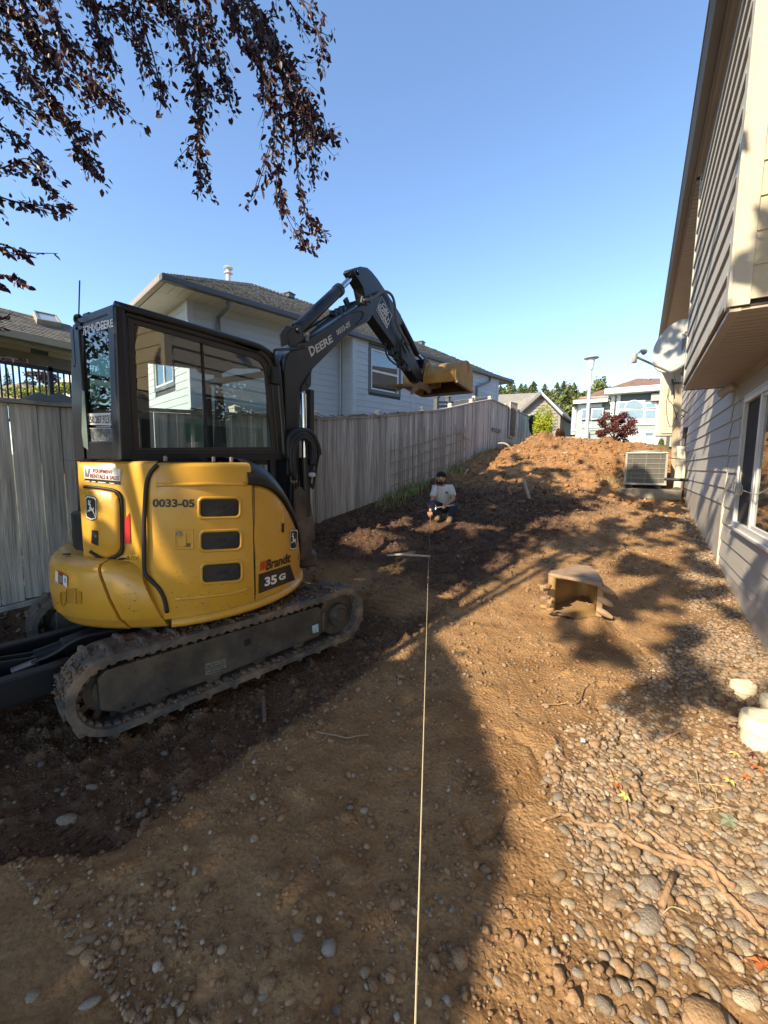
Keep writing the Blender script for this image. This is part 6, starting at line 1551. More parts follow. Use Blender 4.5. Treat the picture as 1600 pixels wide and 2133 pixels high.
b = MB(); b.sheet([cx(x, y, XR_-.022) for x, y in INN]); b.build('side_glass', G_CAB, ex)
MB().bar(cx(420, 712, XR_-.02), cx(431, 932, XR_-.02), .012, .02, (1, 0, 0)).build('glass_divider', M_SEAL, ex)
# thick rear right post
b = MB(); b.prism([cx(*p, XR_+.012) for p in ((238, 632), (262, 640), (279, 962), (250, 962))], (-.10, 0, 0)); b.build('cab_post', M_BK1, ex, bevel=.02, seg=3)
b = MB(); b.tube(curve_pts([cx(*p, XR_-.01) for p in ((240, 636), (330, 661), (430, 690), (520, 716), (546, 726), (564, 740), (575, 756), (579, 778), (583, 830), (588, 890), (592, 958))], 4), .028, 10); b.build('cab_tube', M_BK1, ex, smooth=True)
# opposite side frame and posts
zr = cx(240, 640).z; zf_ = cx(520, 720).z
FO_ = [(262, 690), (400, 715), (560, 740), (580, 760), (585, 968), (262, 968)]; FI_ = [(303, 757), (400, 768), (541, 768), (552, 790), (558, 952), (309, 952)]
b = MB(); b.ring([atX(x, y, XL_) for x, y in FO_], [atX(x, y, XL_) for x, y in FI_], (.04, 0, 0)); b.build('cab_frame', M_BK1, ex)
b = MB(); b.prism([atX(x, y, XL_+.05) for x, y in ((445, 772), (457, 774), (464, 850), (470, 955), (444, 955), (448, 850))], (.03, 0, 0)); b.build('cab_pillar', M_SEAL, ex)
b = MB(); b.prism([atX(x, y, XL_+.3) for x, y in ((395, 735), (440, 742), (470, 752), (480, 768), (450, 782), (415, 778), (398, 760))], (.05, 0, 0)); b.build('roof_vent_box', M_SEAL, ex, bevel=.01)
# rear: chamfered plan, right rear corner to left rear corner
RC = [Vector((XR_, YB, 0)), Vector((-3.34, YB+.0, 0)), Vector((XL_, 1.72, 0))]
ztr = zr-.01
def ry(px, py, o=0): return atY(px, py, YB+o)
b = MB(); b.box((-3.36, YB, 1.575), (XR_-.05, YB+.04, 1.70)); b.box((-3.36, YB, ztr-.055), (XR_-.05, YB+.04, ztr-.02)); b.box((-3.40, YB, 1.575), (-3.31, YB+.05, ztr-.02)); b.build('rear_frame', M_BK1, ex, bevel=.008)
b = MB(); b.sheet([(-3.32, YB+.02, 1.69), (XR_-.09, YB+.02, 1.69), (XR_-.09, YB+.02, ztr-.05), (-3.32, YB+.02, ztr-.05)]); b.build('rear_glass', glass_mat('dark rear glass', (.10, .17, .14), .01), ex)
b = MB(); b.prism([(-3.38, YB, 1.575), (XL_, 1.72, 1.575), (XL_, 1.72, 1.66), (-3.38, YB, 1.66)], (.02, .04, 0)); b.prism([(-3.38, YB, ztr-.12), (XL_, 1.72, ztr-.12), (XL_, 1.72, ztr-.02), (-3.38, YB, ztr-.02)], (.02, .04, 0)); b.build('rear_frame', M_BK1, ex)
b = MB(); zro, zfo = zr+.0, cx(545, 724).z
b.prism([(XR_, YB, zr-.04), (-3.36, YB, zr-.04), (XL_, 1.72, zr-.05), (XL_, 2.62, zfo-.06), (XR_, 2.62, zfo-.06)], (0, 0, .07)); b.build('roof', M_BK1, ex, bevel=.02, seg=3)
MB().prism([(XR_-.07, YB+.06, zr-.06), (-3.32, YB+.06, zr-.06), (XL_+.07, 1.78, zr-.08), (XL_+.07, 2.55, zfo-.08), (XR_-.07, 2.55, zfo-.08)], (0, 0, .015)).build('headliner', mat('headliner', (.03, .03, .03), .9), ex)
for (a_, c_) in (((XL_, 2.70, 1.0), (XL_+.05, 2.78, 2.33)), ((XR_-.05, 2.70, 1.0), (XR_-.0, 2.76, 1.6)), ((XL_, 2.70, 2.33), (XR_, 2.75, 2.38))): MB().box(a_, c_).build('front_frame', M_BK1, ex, bevel=.006)
b = MB(); b.sheet([(XL_+.04, 2.74, 1.1), (XR_-.04, 2.74, 1.1), (XR_-.04, 2.74, 2.34), (XL_+.04, 2.74, 2.34)]); b.build('windscreen', G_CAB, ex)
MB().box((XL_, 1.5, .95), (XR_-.05, 2.70, 1.02)).build('cab_floor', M_SEAL, ex); MB().box((XL_, 1.75, 1.0), (XL_+.03, 2.70, 1.57)).build('cab_side', M_BK1, ex)
# seat, levers, instruments
M_SEAT = mat('seat fabric', (.018, .018, .02), .85)
b = MB(); b.prism([(-3.16, 1.86, 1.25), (-3.16, 1.98, 1.25), (-3.16, 1.92, 1.66), (-3.16, 1.82, 1.66)], (-.42, 0, 0)); b.build('seat_back', M_SEAT, ex, bevel=.03); MB().box((-3.6, 1.92, 1.12), (-3.14, 2.35, 1.26)).build('seat', M_SEAT, ex, bevel=.03)
for (x, y) in ((-3.02, 2.3), (-3.68, 2.3)): MB().tube([(x, y, 1.3), (x, y+.02, 1.52), (x, y+.0, 1.62)], [.012, .012, .028], 10).build('joystick', M_SEAL, ex, smooth='auto')
b = MB(); b.prism([(-2.93, 2.45, 1.55), (-2.93, 2.62, 1.50), (-2.93, 2.60, 1.66), (-2.93, 2.52, 1.70)], (-.1, 0, 0)); b.build('monitor', M_SEAL, ex, bevel=.01)
# door opened back at the left rear
DO = [(150, 676), (166, 668), (174, 706), (172, 800), (176, 900), (190, 944), (188, 960), (182, 1130), (166, 1129), (150, 900), (147, 780)]
b = MB(); b.prism([ry(x, y, .01) for x, y in DO], (-.03, .06, 0)); door = b.build('cab_door', M_BK1, ex, bevel=.012)
b = MB(); b.box((-3.44, YB-.0, ztr-.28), (-3.37, YB+.08, ztr-.02)); b.build('door_hinge', M_BK1, ex, bevel=.01)
b = MB(); b.sheet([ry(x, y, -.004) for x, y in ((171, 812), (176, 815), (184, 938), (174, 930), (170, 900))]); b.build('door_glass', mat('sheet glass', (.14, .18, .17), .08, spec=1), door)
# roof gear
a = ry(164, 662); MB().tube([a, ry(166, 584)], .0045, 6).build('antenna', M_SEAL, ex)
b = MB(); b.tube(curve_pts([ry(170, 676), ry(158, 670), ry(158, 659), ry(166, 658)]), .012, 8); b.build('roof_hook', M_SEAL, ex)
b = MB(); k_ = ry(177, 661, .0); b.box((k_.x-.04, k_.y-.0, k_.z-.03), (k_.x+.05, k_.y+.06, k_.z+.03)); b.build('roof_lamp', M_BK1, ex, bevel=.008)
# glass lettering
rg = lambda o: (lambda x, y: atY(x, y, YB+.018-o)); rt_ = lambda x, y: atY(x, y, YB-.014)
decal_text('JOHN', ((172, 680), (199.5, 672), (199.5, 688.5), (172.5, 698.5)), rt_, M_WHT, ex, bold=.03); decal_text('DEERE', ((200.5, 671), (234.5, 664), (235.5, 680.5), (201, 690)), rt_, M_WHT, ex, bold=.03)
decal_quad(((179, 861.5), (230.5, 859.5), (232, 886), (181.5, 884.5)), rg(.002), M_WHT, ex, 'phone_sticker'); decal_text('250.287.9231', ((182, 868), (229.5, 863.5), (230.5, 882), (183.5, 881.5)), rg(.004), M_BLD, ex, bold=.01)
decal_quad(((200, 887.6), (230.5, 887), (230.5, 890.4), (200.5, 890.2)), rg(.002), mat('faded print', (.35, .35, .36), .5, var=.6, scale=150), ex, 'web_address')
decal_quad(((182.5, 892), (251, 893), (253.5, 941), (186.5, 934)), rg(.002), mat('info sheet', (.13, .14, .15), .25, var=.9, scale=45, detail=10), ex, 'info_sheet'); 
b = MB(); qf = [rg(.003)(x, y) for x, y in ((182.5, 892), (251, 893), (253.5, 941), (186.5, 934))]; b.tube(qf+[qf[0]], .002, 4); b.build('sheet_edge', M_WHT, ex)
decal_quad(((177, 711), (188, 708), (190, 737), (179, 740)), rg(-.01), mat('green sticker', (.12, .24, .21), .5), ex, 'window_sticker')
MB().lathe([(0, .01), (.03, .01), (.032, 0), (0, 0)], atY(216, 817, YB+.10), (0, -1, 0), 16).build('orange_reflector', mat('orange lens', (.65, .16, .08), .4), ex)
decal_quad(((385, 872), (421, 871), (423, 920), (388, 921)), lambda x, y: atX(x, y, XL_+.09), mat('green card', (.16, .30, .24), .5), ex, 'window_sticker')
# front lamp bracket and hand rail
MB().tube(curve_pts([cx(575, 765), cx(571, 735, -2.8), cx(578, 728, -2.8), cx(612, 727, -2.85), cx(640, 722, -2.85)], 5), .012, 8).build('hose_guard', M_BK1, ex, smooth=True)
MB().box((XR_-.02, cx(570, 800).y-.03, cx(570, 800).z), (XR_+.03, cx(570, 800).y+.05, cx(572, 765).z)).build('hand_catch', M_SEAL, ex, bevel=.008)

# ---- swing post, boom, arm
XB_ = -2.86
def bx_(px, py, X=XB_): return atX(px, py, X)
b = MB(); b.prism([bx_(x, y, -2.80) for x, y in ((612, 1018), (628, 1012), (640, 1030), (646, 1075), (650, 1110), (652, 1150), (640, 1165), (626, 1168), (618, 1120))], (-.30, 0, 0)); b.build('swing_post', M_FR, ex, bevel=.02)
b = MB(); c_ = bx_(640, 1158, -2.9); b.lathe([(.13, -.10), (.15, -.08), (.15, .02), (.12, .06)], (c_.x-.05, c_.y-.02, c_.z), n=24); b.build('king_post', M_FR, ex, smooth='auto')
b = MB(); b.prism([bx_(x, y, -2.82) for x, y in ((640, 1035), (646, 1033), (655, 1090), (657, 1126), (648, 1130), (644, 1100))], (-.1, 0, 0)); b.build('swing_bracket', M_FR, ex, bevel=.01)
BOOM = [(599, 1090), (598, 911), (594, 822), (592, 772), (595, 747), (601, 735), (610, 725), (620, 720), (642, 707), (700, 669), (752, 635), (765, 636), (773, 642), (776, 652), (773, 663), (766, 671), (744, 682), (711, 710), (664, 757), (652, 769), (649, 778), (648, 789), (647.5, 803), (641, 812), (629, 817), (627, 834), (625, 880), (625, 1090)]
b = MB(); b.prism([bx_(*p) for p in BOOM], (-.19, 0, 0)); boom = b.build('boom', M_BK2, ex, bevel=.012)
b = MB(); b.prism([bx_(x, y, XB_+.014) for x, y in ((628, 816), (641, 812), (648.5, 803), (649, 775), (641, 784), (634, 797), (629, 806))], (-.014, 0, 0)); b.build('boss_plate', M_BK2, boom, bevel=.004)
MB().lathe([(0, .012), (.03, .012), (.035, 0), (.035, -.2)], bx_(640.5, 798, XB_+.008), (1, 0, 0), 18).build('pin', M_BK2, boom, smooth='auto')
# recessed outline near the boom tip
MB().tube(curve_pts([bx_(x, y, XB_+.002) for x, y in ((733, 652), (746, 649), (754, 649), (757, 655), (753, 664), (742, 677))], 4), .006, 6).build('cast_edge', M_SEAL, boom)
# boom cylinder (foot to boss)
a = bx_(632, 820, -2.84); m_ = bx_(634, 953, -2.84); e_ = bx_(637, 1075, -2.84)
MB().tube([a, m_], .028, 14).build('cylinder_rod', M_CHR, ex, smooth='auto'); MB().tube([m_, e_], .052, 18).build('boom_cylinder', M_BK1, ex, smooth='auto'); MB().bar(bx_(645, 812, -2.98), bx_(645, 985, -2.98), .07, .07, (1, 0, 0)).build('cylinder_guard', M_BK1, ex, bevel=.006)
# arm cylinder bracket plates and cylinder
for (dx, pts) in ((.008, ((600, 693), (617, 675), (626, 677), (634, 697), (637, 705), (622, 714), (604, 720))), (-.20, ((584, 697), (598, 678), (606, 678), (612, 690), (606, 716), (588, 722)))):
    b = MB(); b.prism([bx_(x, y, XB_+dx) for x, y in pts] if dx > 0 else [bx_(x, y, XB_-.0)-Vector((.0, 0, 0)) for x, y in pts], (-.02, 0, 0)); b.build('cylinder_bracket', M_BK2, boom, bevel=.006)
b = MB(); b.prism([bx_(x, y, XB_-.17) for x, y in ((598, 694), (615, 676), (624, 678), (632, 698), (636, 712), (604, 722))], (-.02, 0, 0)); b.build('cylinder_bracket', M_BK2, boom)
MB().lathe([(0, .02), (.022, .02), (.028, .01), (.028, -.2)], bx_(621, 688, XB_+.008), (1, 0, 0), 14).build('pin', M_BK2, boom, smooth='auto')
XC = XB_-.085
a = bx_(619, 686, XC); m_ = bx_(706, 604, XC); e_ = bx_(738, 572, XC)
MB().tube([a, m_, m_+(m_-a).normalized()*.005], [.062, .062, .05], 20).build('arm_cylinder', M_BK1, ex, smooth='auto'); MB().tube([m_, e_], .032, 16).build('cylinder_rod', M_CHR, ex, smooth='auto'); MB().tube([m_-(m_-a).normalized()*.05, m_+(m_-a).normalized()*.015], .068, 20).build('cylinder_gland', M_BK1, ex, smooth='auto')
MB().tube([e_-Vector((.05, 0, 0)), e_+Vector((.05, 0, 0))], .05, 16).build('rod_eye', M_BK1, ex, smooth='auto')
# pipes along the boom top
for k, (off, r_) in enumerate(((0, .010), (-.03, .010), (-.06, .008))):
    X = XB_-.03+off; MB().tube(curve_pts([bx_(630, 708, X), bx_(680, 672-k*3, X), bx_(720, 648-k*4, X), bx_(752, 628-k*3, X)], 5), r_, 8).build('hydraulic_pipe', M_BK1, ex, smooth=True)
MB().tube([bx_(634, 690, XC), bx_(700, 648, XC), bx_(722, 635, XC)], .011, 8).build('hydraulic_pipe', M_HOSE, ex); MB().tube([bx_(624, 688, XC+.04), bx_(665, 655, XC+.04), bx_(690, 622, XC+.04)], .009, 8).build('hydraulic_pipe', M_HOSE, ex)
b = MB(); b.bar(bx_(719, 622, XC), bx_(727, 641, XC), .07, .03, (1, 0, 0)); b.build('pipe_clamp', M_BK1, ex); MB().tube([bx_(727, 633, XC), bx_(742, 628, XC), bx_(751, 626, XC)], .013, 8).build('hose', M_HOSE, ex)
for (x, y) in ((695, 656), (705, 651), (714, 646)): k_ = bx_(x, y, XC+.02); MB().box((k_.x-.04, k_.y-.03, k_.z-.02), (k_.x+.04, k_.y+.03, k_.z+.04)).build('pipe_clamp', M_BK1, ex, bevel=.006)
for (x, y) in ((641, 703), (754, 625), (772, 623)): 
    k_ = bx_(x, y, XB_+.01); MB().tube([k_+Vector((0, -.02, -.04)), k_+Vector((0, .01, .04))], .017, 8).build('hose_fitting', M_STL, ex, smooth='auto')
# arm
XA = XB_-.015
ARM = [(738.5, 558), (752, 554.6), (765.5, 557), (775.6, 566), (788, 581.6), (802.6, 604), (824, 637), (836, 657), (839, 668), (833, 676), (845, 704), (857.5, 729.5), (886, 791), (880, 797), (872, 794), (822, 722), (775.6, 657), (765, 640), (761.6, 623), (756.5, 598.5), (747.5, 583), (738.5, 570), (735, 564)]
b = MB(); b.prism([bx_(x, y, XA) for x, y in ARM], (-.145, 0, 0)); arm = b.build('arm', M_BK2, ex, bevel=.008)
UP = [(738.5, 558), (752, 554.6), (765.5, 557), (775.6, 566), (788, 581.6), (802.6, 604), (812, 622), (790, 650), (772, 640), (762, 622), (757, 598), (748, 583), (738.5, 570)]
for (X, t_) in ((XA+.012, .014), (XA-.145, -.0)):
    pass
MB().lathe([(0, .02), (.026, .02), (.03, .0), (.03, -.17)], bx_(746, 567, XA), (1, 0, 0), 16).build('pin', M_BK2, arm, smooth='auto')
MB().lathe([(0, .02), (.022, .02), (.026, .0), (.026, -.19)], bx_(877, 789, XA), (1, 0, 0), 16).build('pin', M_BK2, arm, smooth='auto')
# arm decal
asf = lambda o: (lambda x, y: atX(x, y, XA+o))
DQ = [(795, 616.5), (817, 656.5), (806, 685), (783.5, 646)]
b = MB(); b.sheet([asf(.003)(*p) for p in DQ]); b.build('decal', M_WHT, arm)
cq = (sum(p[0] for p in DQ)/4, sum(p[1] for p in DQ)/4); b = MB(); b.sheet([asf(.005)(cq[0]+(x-cq[0])*.93, cq[1]+(y-cq[1])*.95) for x, y in DQ]); b.build('decal', M_BLD, arm)
b = MB(); b.sheet([asf(.006)(*p) for p in ((784.5, 645), (787.5, 637.5), (808.5, 674.5), (805.5, 683.5))]); b.build('decal', M_WHT, arm)
decal_text('C&L', ((800, 630), (814, 655), (808.5, 659), (794, 634)), asf(.007), M_WHT, arm, bold=.03)
decal_text('SUPPLY', ((792.5, 632), (813.5, 667.5), (808, 671.5), (787.5, 636.5)), asf(.007), M_WHT, arm, bold=.03)
decal_text('RENTALS', ((787, 640.5), (808, 676.5), (806, 681), (785, 645.5)), asf(.008), M_BLD, arm, bold=.02)
# boom lettering
bsf = lambda o: (lambda x, y: atX(x, y, XB_+o))
M_WH2 = mat('decal aged white', (.62, .60, .55), .5, var=.08)
decal_text('D', ((642, 723.5), (653, 717.5), (658.5, 733.5), (648.5, 744)), bsf(.003), M_WH2, boom, bold=.03); decal_text('EERE', ((656, 719), (690, 696.5), (694.5, 711), (660, 736)), bsf(.003), M_WH2, boom, bold=.03)
decal_text('0033-05', ((700, 688.5), (728, 668), (730, 679.5), (703.5, 699)), bsf(.003), M_WH2, boom, bold=.02)
# bucket cylinder on the arm back, hoses
a = bx_(833, 668, XB_-.08); m_ = bx_(869, 738, XB_-.08); e_ = bx_(882, 752, XB_-.08)
MB().tube([a, m_], .044, 16).build('bucket_cylinder', M_BK1, ex, smooth='auto'); MB().tube([m_, e_], .024, 12).build('cylinder_rod', M_CHR, ex, smooth='auto')
b = MB(); b.prism([bx_(x, y, XA+.01) for x, y in ((824, 640), (832, 651), (839, 664), (836, 678), (826, 672))], (-.165, 0, 0)); b.build('cylinder_bracket', M_BK2, arm, bevel=.006)
M_GH = mat('grey hose', (.15, .145, .13), .6)
MB().tube(curve_pts([bx_(x, y, XB_+.03) for x, y in ((757, 626), (775, 621), (790, 611), (803, 607), (815, 614), (821, 628), (824, 648), (826, 668), (831, 685), (842, 703), (850, 717))], 4), .017, 10).build('hose', M_GH, ex, smooth=True)
for k, (x, y, x2, y2) in enumerate(((836, 716, 846, 735), (842, 713, 852, 730), (848, 722, 858, 742), (838, 700, 850, 716))):
    MB().tube([bx_(x, y, XB_+.02), bx_(x2, y2, XB_+.02)], .012, 8).build('hose_fitting', M_STL if k == 2 else M_HOSE, ex)
MB().tube(curve_pts([bx_(x, y, XB_+.02) for x, y in ((838, 706), (834, 725), (836, 745), (840, 760), (836, 766), (828, 764))], 4), .012, 8).build('hose', M_HOSE, ex, smooth=True)
MB().tube(curve_pts([bx_(x, y, XB_+.02) for x, y in ((803, 714), (803, 730), (809, 745), (820, 756), (832, 763), (842, 768))], 4), .011, 8).build('hose', M_HOSE, ex, smooth=True)
for (x, y) in ((815, 735), (826, 745), (834, 755), (840, 762), (847, 768), (832, 738), (822, 728)): k_ = bx_(x, y, XB_-.02); MB().box((k_.x-.03, k_.y-.04, k_.z-.035), (k_.x+.03, k_.y+.03, k_.z+.03)).build('thumb_valve', M_HOSE, ex, bevel=.008)
a = bx_(852, 770, XB_); MB().lathe([(0, .01), (.02, .01), (.022, 0), (.022, -.03)], a, (1, 0, 0), 10).build('hose_fitting', M_STL, ex)
# link plates
for X in (XA+.02, XA-.165):
    b = MB(); b.prism([bx_(x, y, XA+.02) + Vector((X-XA-.02, 0, 0)) for x, y in ((884, 746), (890, 744), (893, 752), (889, 770), (892, 792), (887, 797), (882, 788), (883, 762))], (-.015, 0, 0)); b.build('link_plate', M_BK2, ex, bevel=.004)
b = MB(); b.prism([bx_(x, y, XA) for x, y in ((878, 748), (890, 747), (900, 760), (902, 765), (892, 770), (884, 762))], (-.14, 0, 0)); b.build('link', M_BK2, ex, bevel=.006)
# big loop of hoses in front of the cab
for k, pts in enumerate((((602, 960), (601, 920), (608, 903), (624, 897), (642, 899), (654, 912), (663, 935), (664, 948)), ((607, 990), (606, 940), (612, 915), (626, 904), (640, 908), (650, 922), (655, 945), (652, 970)), ((614, 1000), (612, 950), (617, 922), (630, 911), (643, 918), (650, 932), (652, 950), (648, 968)))):
    MB().tube(curve_pts([bx_(x, y, -2.80+.02*k) for x, y in pts], 5), .030-.004*k, 10).build('hose', M_HOSE, ex, smooth=True)
for (x, y, x2, y2) in ((664, 946, 657, 985), (652, 968, 645, 990), (657, 985, 652, 1015), (648, 990, 645, 1005), (645, 1005, 652, 1017)): MB().tube([bx_(x, y, -2.79), bx_(x2, y2, -2.79)], .014, 8).build('hose', M_HOSE, ex)
MB().lathe([(0, -.035), (.02, -.03), (.024, 0), (.02, .03), (0, .035)], bx_(650, 989, -2.76), (.86, .5, 0), 12).build('tag', mat('white tag', (.55, .56, .58), .5), ex, smooth=True)
for (x, y) in ((607, 996), (612, 998), (617, 996)): MB().tube([bx_(x, y-8, -2.8), bx_(x, y+10, -2.8)], .013, 8).build('hose_fitting', M_STL, ex)
for (x0_, y0_, x1_, y1_) in ((606, 1004, 603, 1060), (612, 1006, 610, 1060), (617, 1004, 616, 1050)): MB().tube([bx_(x0_, y0_, -2.8), bx_(x1_, y1_, -2.84)], .014, 8).build('hose', M_HOSE, ex)
for k in range(3): MB().tube(curve_pts([bx_(x-k*4, y, -2.92) for x, y in ((604, 735), (592, 752), (586, 780), (589, 850), (592, 960))], 4), .011, 8).build('hydraulic_pipe', M_BK1, ex)
MB().box((-3.02, 2.9, .75), (-2.84, 3.05, 1.5)).build('boom_foot', M_BK2, ex)
# ---- raised bucket: wide ditching bucket, back towards the cab
by_ = bx_(890, 792).y
q1 = bx_(889, 795, XA); yc, zc = q1.y, q1.z
bu = MB()
def bxl(px, Y): return atY(px, 790, Y).x
prof = [(-.10, .22), (-.12, .10), (-.10, .0), (.02, -.045), (.0, -.045)]
YN, YL = yc-.10, yc+.58
XR2, XL2 = atY(949, 790, YN).x, atY(843, 795, YN).x
zt2 = atY(930, 757, yc+.1).z; zb2 = atY(930, 796, YN).z; zl2 = atY(920, 822, YL).z; ztf = atY(950, 754, yc+.30).z
cut = [(YL, zl2), (yc+.60, zl2+.16), (yc+.55, ztf-.10), (yc+.42, ztf-.01), (yc+.28, ztf), (yc+.1, zt2), (yc-.04, zt2-.06), (yc-.12, zt2-.16), (yc-.13, zb2+.10), (YN, zb2)]
full = curve_pts([Vector((0, y, z)) for y, z in cut], 4)
b = MB(); b.grid([[Vector((XL2, p.y, p.z)) for p in full], [Vector((XR2, p.y, p.z)) for p in full]])
bshell = b.build('bucket_shell', M_YD, ex, smooth='auto', fix=False); md = bshell.modifiers.new('s', 'SOLIDIFY'); md.thickness = .016
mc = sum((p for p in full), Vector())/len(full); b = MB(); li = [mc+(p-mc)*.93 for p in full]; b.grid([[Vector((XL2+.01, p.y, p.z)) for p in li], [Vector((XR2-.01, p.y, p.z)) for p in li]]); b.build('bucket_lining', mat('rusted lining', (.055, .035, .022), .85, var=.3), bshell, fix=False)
for X in (XR2, XL2-.018):
    b = MB(); b.prism([Vector((X, p.y, p.z)) for p in full], (.018, 0, 0)); b.build('side_plate', M_YD, bshell, bevel=.003)
    b = MB(); b.bar((X+.009, cut[-1][0], cut[-1][1]), (X+.009, cut[0][0], cut[0][1]), .034, .05, (1, 0, 0)); b.build('side_cutter', mat('worn tan steel', (.28, .19, .10), .55, var=.2, metal=.2), bshell)
cut = [(YN, zb2), (YL, zl2)]
cut = cut+[(YL, zl2)]
MB().bar((XL2, YL, zl2), (XR2, YL, zl2), .03, .08, (0, 1, 0)).build('cutting_edge', M_STL, bshell)
# hanger ears and couplers
for X in (XA+.03, XA-.175):
    b = MB(); b.prism([Vector((X, yc+y, zc+z)) for y, z in ((-.14, -.10), (-.16, .05), (-.08, .26), (.04, .33), (.10, .2), (.04, -.12))], (-.022, 0, 0)); b.build('hanger_ear', M_YD, ex, bevel=.006)
# serrated thumb tines
def tine(pts, X, nm='thumb_tine'):
    b = MB(); b.prism([atX(x, y, X) for x, y in pts], (-.022, 0, 0)); return b.build(nm, mat('thumb steel', (.20, .145, .085), .6, var=.25, scale=10), ex, bevel=.003)
tine([(857, 822), (860, 809), (868, 800), (878, 795), (888, 799), (899, 808), (898, 818), (893, 819.5), (889, 814), (887, 812), (886, 814), (884, 809.5), (883, 812), (880.5, 808), (879, 811), (877, 808), (875, 811.5), (873, 809), (871, 813), (869, 812), (867.5, 816), (865.5, 815.5), (864, 819.5)], XA+.06)
tine([(825, 821), (829, 807), (838, 799), (850, 799), (866, 799), (866, 804), (852, 811), (842, 808), (838, 811), (836, 809.5), (833, 813), (831, 812)], XA-.20)
b = MB(); b.prism([atX(x, y, XA+.05) for x, y in ((838, 799), (866, 799), (864, 805), (840, 804))], (-.24, 0, 0)); b.build('thumb_plate', MATS['thumb steel'] if 'thumb steel' in MATS else M_YD, ex)
MB().lathe([(0, .03), (.035, .03), (.04, .0), (.04, -.08)], atX(913, 802, XA+.09), (1, 0, 0), 16).build('coupler_pin', M_YD, ex, smooth='auto')
tine([(893, 812), (899, 800), (903, 770), (912, 768), (920, 798), (914, 808), (905, 810)], XA+.055, 'coupler_plate')
for (x, y) in ((907, 775), (923, 766)): 
    b = MB(); c_ = atX(x, y, XA+.12); b.tube([c_+Vector((0, math.cos(w)*.03, math.sin(w)*.04)) for w in np.linspace(0, 6.28, 10)], .007, 6); b.build('lifting_eye', M_SEAL, ex)
# ================================================================== man crouching on the slope
M_SK = mat('skin', (.42, .23, .155), .55, var=.08, scale=12); M_SH = mat('tee shirt', (.60, .61, .57), .9, var=.10, scale=14, bump=.3, bscale=22); M_JN = mat('jeans', (.030, .045, .085), .9, var=.35, scale=12, bump=.3, bscale=30)
M_BT2 = mat('suede boot', (.17, .115, .075), .9, var=.2, scale=20); M_HR = mat('dark hair', (.035, .018, .011), .8, var=.3, scale=40); M_CAP2 = mat('black cap', (.008, .008, .01), .8)
man = empty('person', tuple(atD(920, 1082, 7.62)), 'man in pale tee shirt jeans and backwards black cap crouching with a hammer', 'person')
def skin_fig(name, chains, m, parent, sub=2, root=0):
    """chains: list of lists of (point, radius or (rx,ry)); shared points join"""
    vs = []; es = []; rad = []; key = {}
    for ch in chains:
        prev = None
        for p, r_ in ch:
            k = tuple(round(c, 4) for c in p)
            if k not in key: key[k] = len(vs); vs.append(tuple(p)); rad.append(r_ if isinstance(r_, tuple) else (r_, r_))
            i = key[k]
            if prev is not None and prev != i: es.append((prev, i))
            prev = i
    me = bpy.data.meshes.new(name); me.from_pydata(vs, es, []); o = bpy.data.objects.new(name, me); COL.objects.link(o)
    md = o.modifiers.new('skin', 'SKIN'); md.use_smooth_shade = True
    for i, r_ in enumerate(rad): me.skin_vertices[0].data[i].radius = r_
    for i in range(len(vs)): me.skin_vertices[0].data[i].use_root = (i == root)
    md = o.modifiers.new('sub', 'SUBSURF'); md.levels = sub; md.render_levels = sub
    me.materials.append(m)
    if parent is not None: attach(o, parent)
    return o
P_ = lambda x, y, D=7.6: atD(x, y, D)
pel = P_(922, 1058, 7.78); ab = P_(922, 1046, 7.72); chest = P_(922.5, 1028, 7.66); ubk = P_(922, 1016, 7.66); neck = P_(920, 1012, 7.64); head0 = P_(919, 1006, 7.61)
shL = P_(908, 1017.5, 7.64); shR = P_(938.5, 1016, 7.66)
elL = P_(900.5, 1043, 7.50); wrL = P_(897, 1061, 7.42); haL = P_(896.8, 1067, 7.40)
elR = P_(945, 1040, 7.50); wrR = P_(930.5, 1050.5, 7.34); haR = P_(926.5, 1053, 7.32)
hpL = P_(915, 1059, 7.78); hpR = P_(931, 1060, 7.78); knL = P_(898.5, 1049, 7.36); knR = P_(945, 1052, 7.38)
anL = P_(912.5, 1074, 7.62); anR = P_(938, 1075.5, 7.58); toL = P_(910.5, 1081, 7.42); toR = P_(935.5, 1086.5, 7.38)
body = skin_fig('body', [[(pel, .115), (ab, .11), (chest, .12), (ubk, .10), (neck, .055), (head0, .062), (P_(919, 999, 7.60), .075), (P_(919, 991, 7.615), .072)],
   [(ubk, .10), (shL, .060), (elL, .041), (wrL, .028), (haL, .030)], [(ubk, .10), (shR, .060), (elR, .041), (wrR, .028), (haR, .030)],
   [(pel, .115), (hpL, .088), (knL, .062), (anL, .042), (toL, .035)], [(pel, .115), (hpR, .088), (knR, .062), (anR, .042), (toR, .035)]], M_SK, man)
# fingers
def fingers(base, dirn, side, nm='hand', curl=.5):
    b = MB(); d = dirn.normalized(); s = side.normalized(); n_ = d.cross(s)
    for i, L in enumerate((.065, .075, .07, .055)):
        p0 = base+s*(i-1.5)*.018; p1 = p0+d*L*.5+n_*.006; p2 = p1+(d*(1-curl)-n_*curl).normalized()*L*.45; p3 = p2+(d*(1-1.6*curl)-n_*curl*1.3).normalized()*L*.35
        b.tube([p0-d*.02, p0, p1, p2, p3], [.0095, .0095, .0088, .008, .006], 7)
    p0 = base-s*.03-d*.02; b.tube([p0+s*.012, p0-s*.015+d*.012, p0-s*.012+d*.04-n_*.015, p0+d*.055-n_*.025], [.012, .0115, .0095, .007], 7)
    return b.build('fingers', M_SK, body, smooth=True)
fingers(haL+(haL-wrL).normalized()*.015, haL-wrL, CR); fingers(haR+(haR-wrR).normalized()*.012, (haR-wrR), CU*1.0+CF*.2, curl=.8)
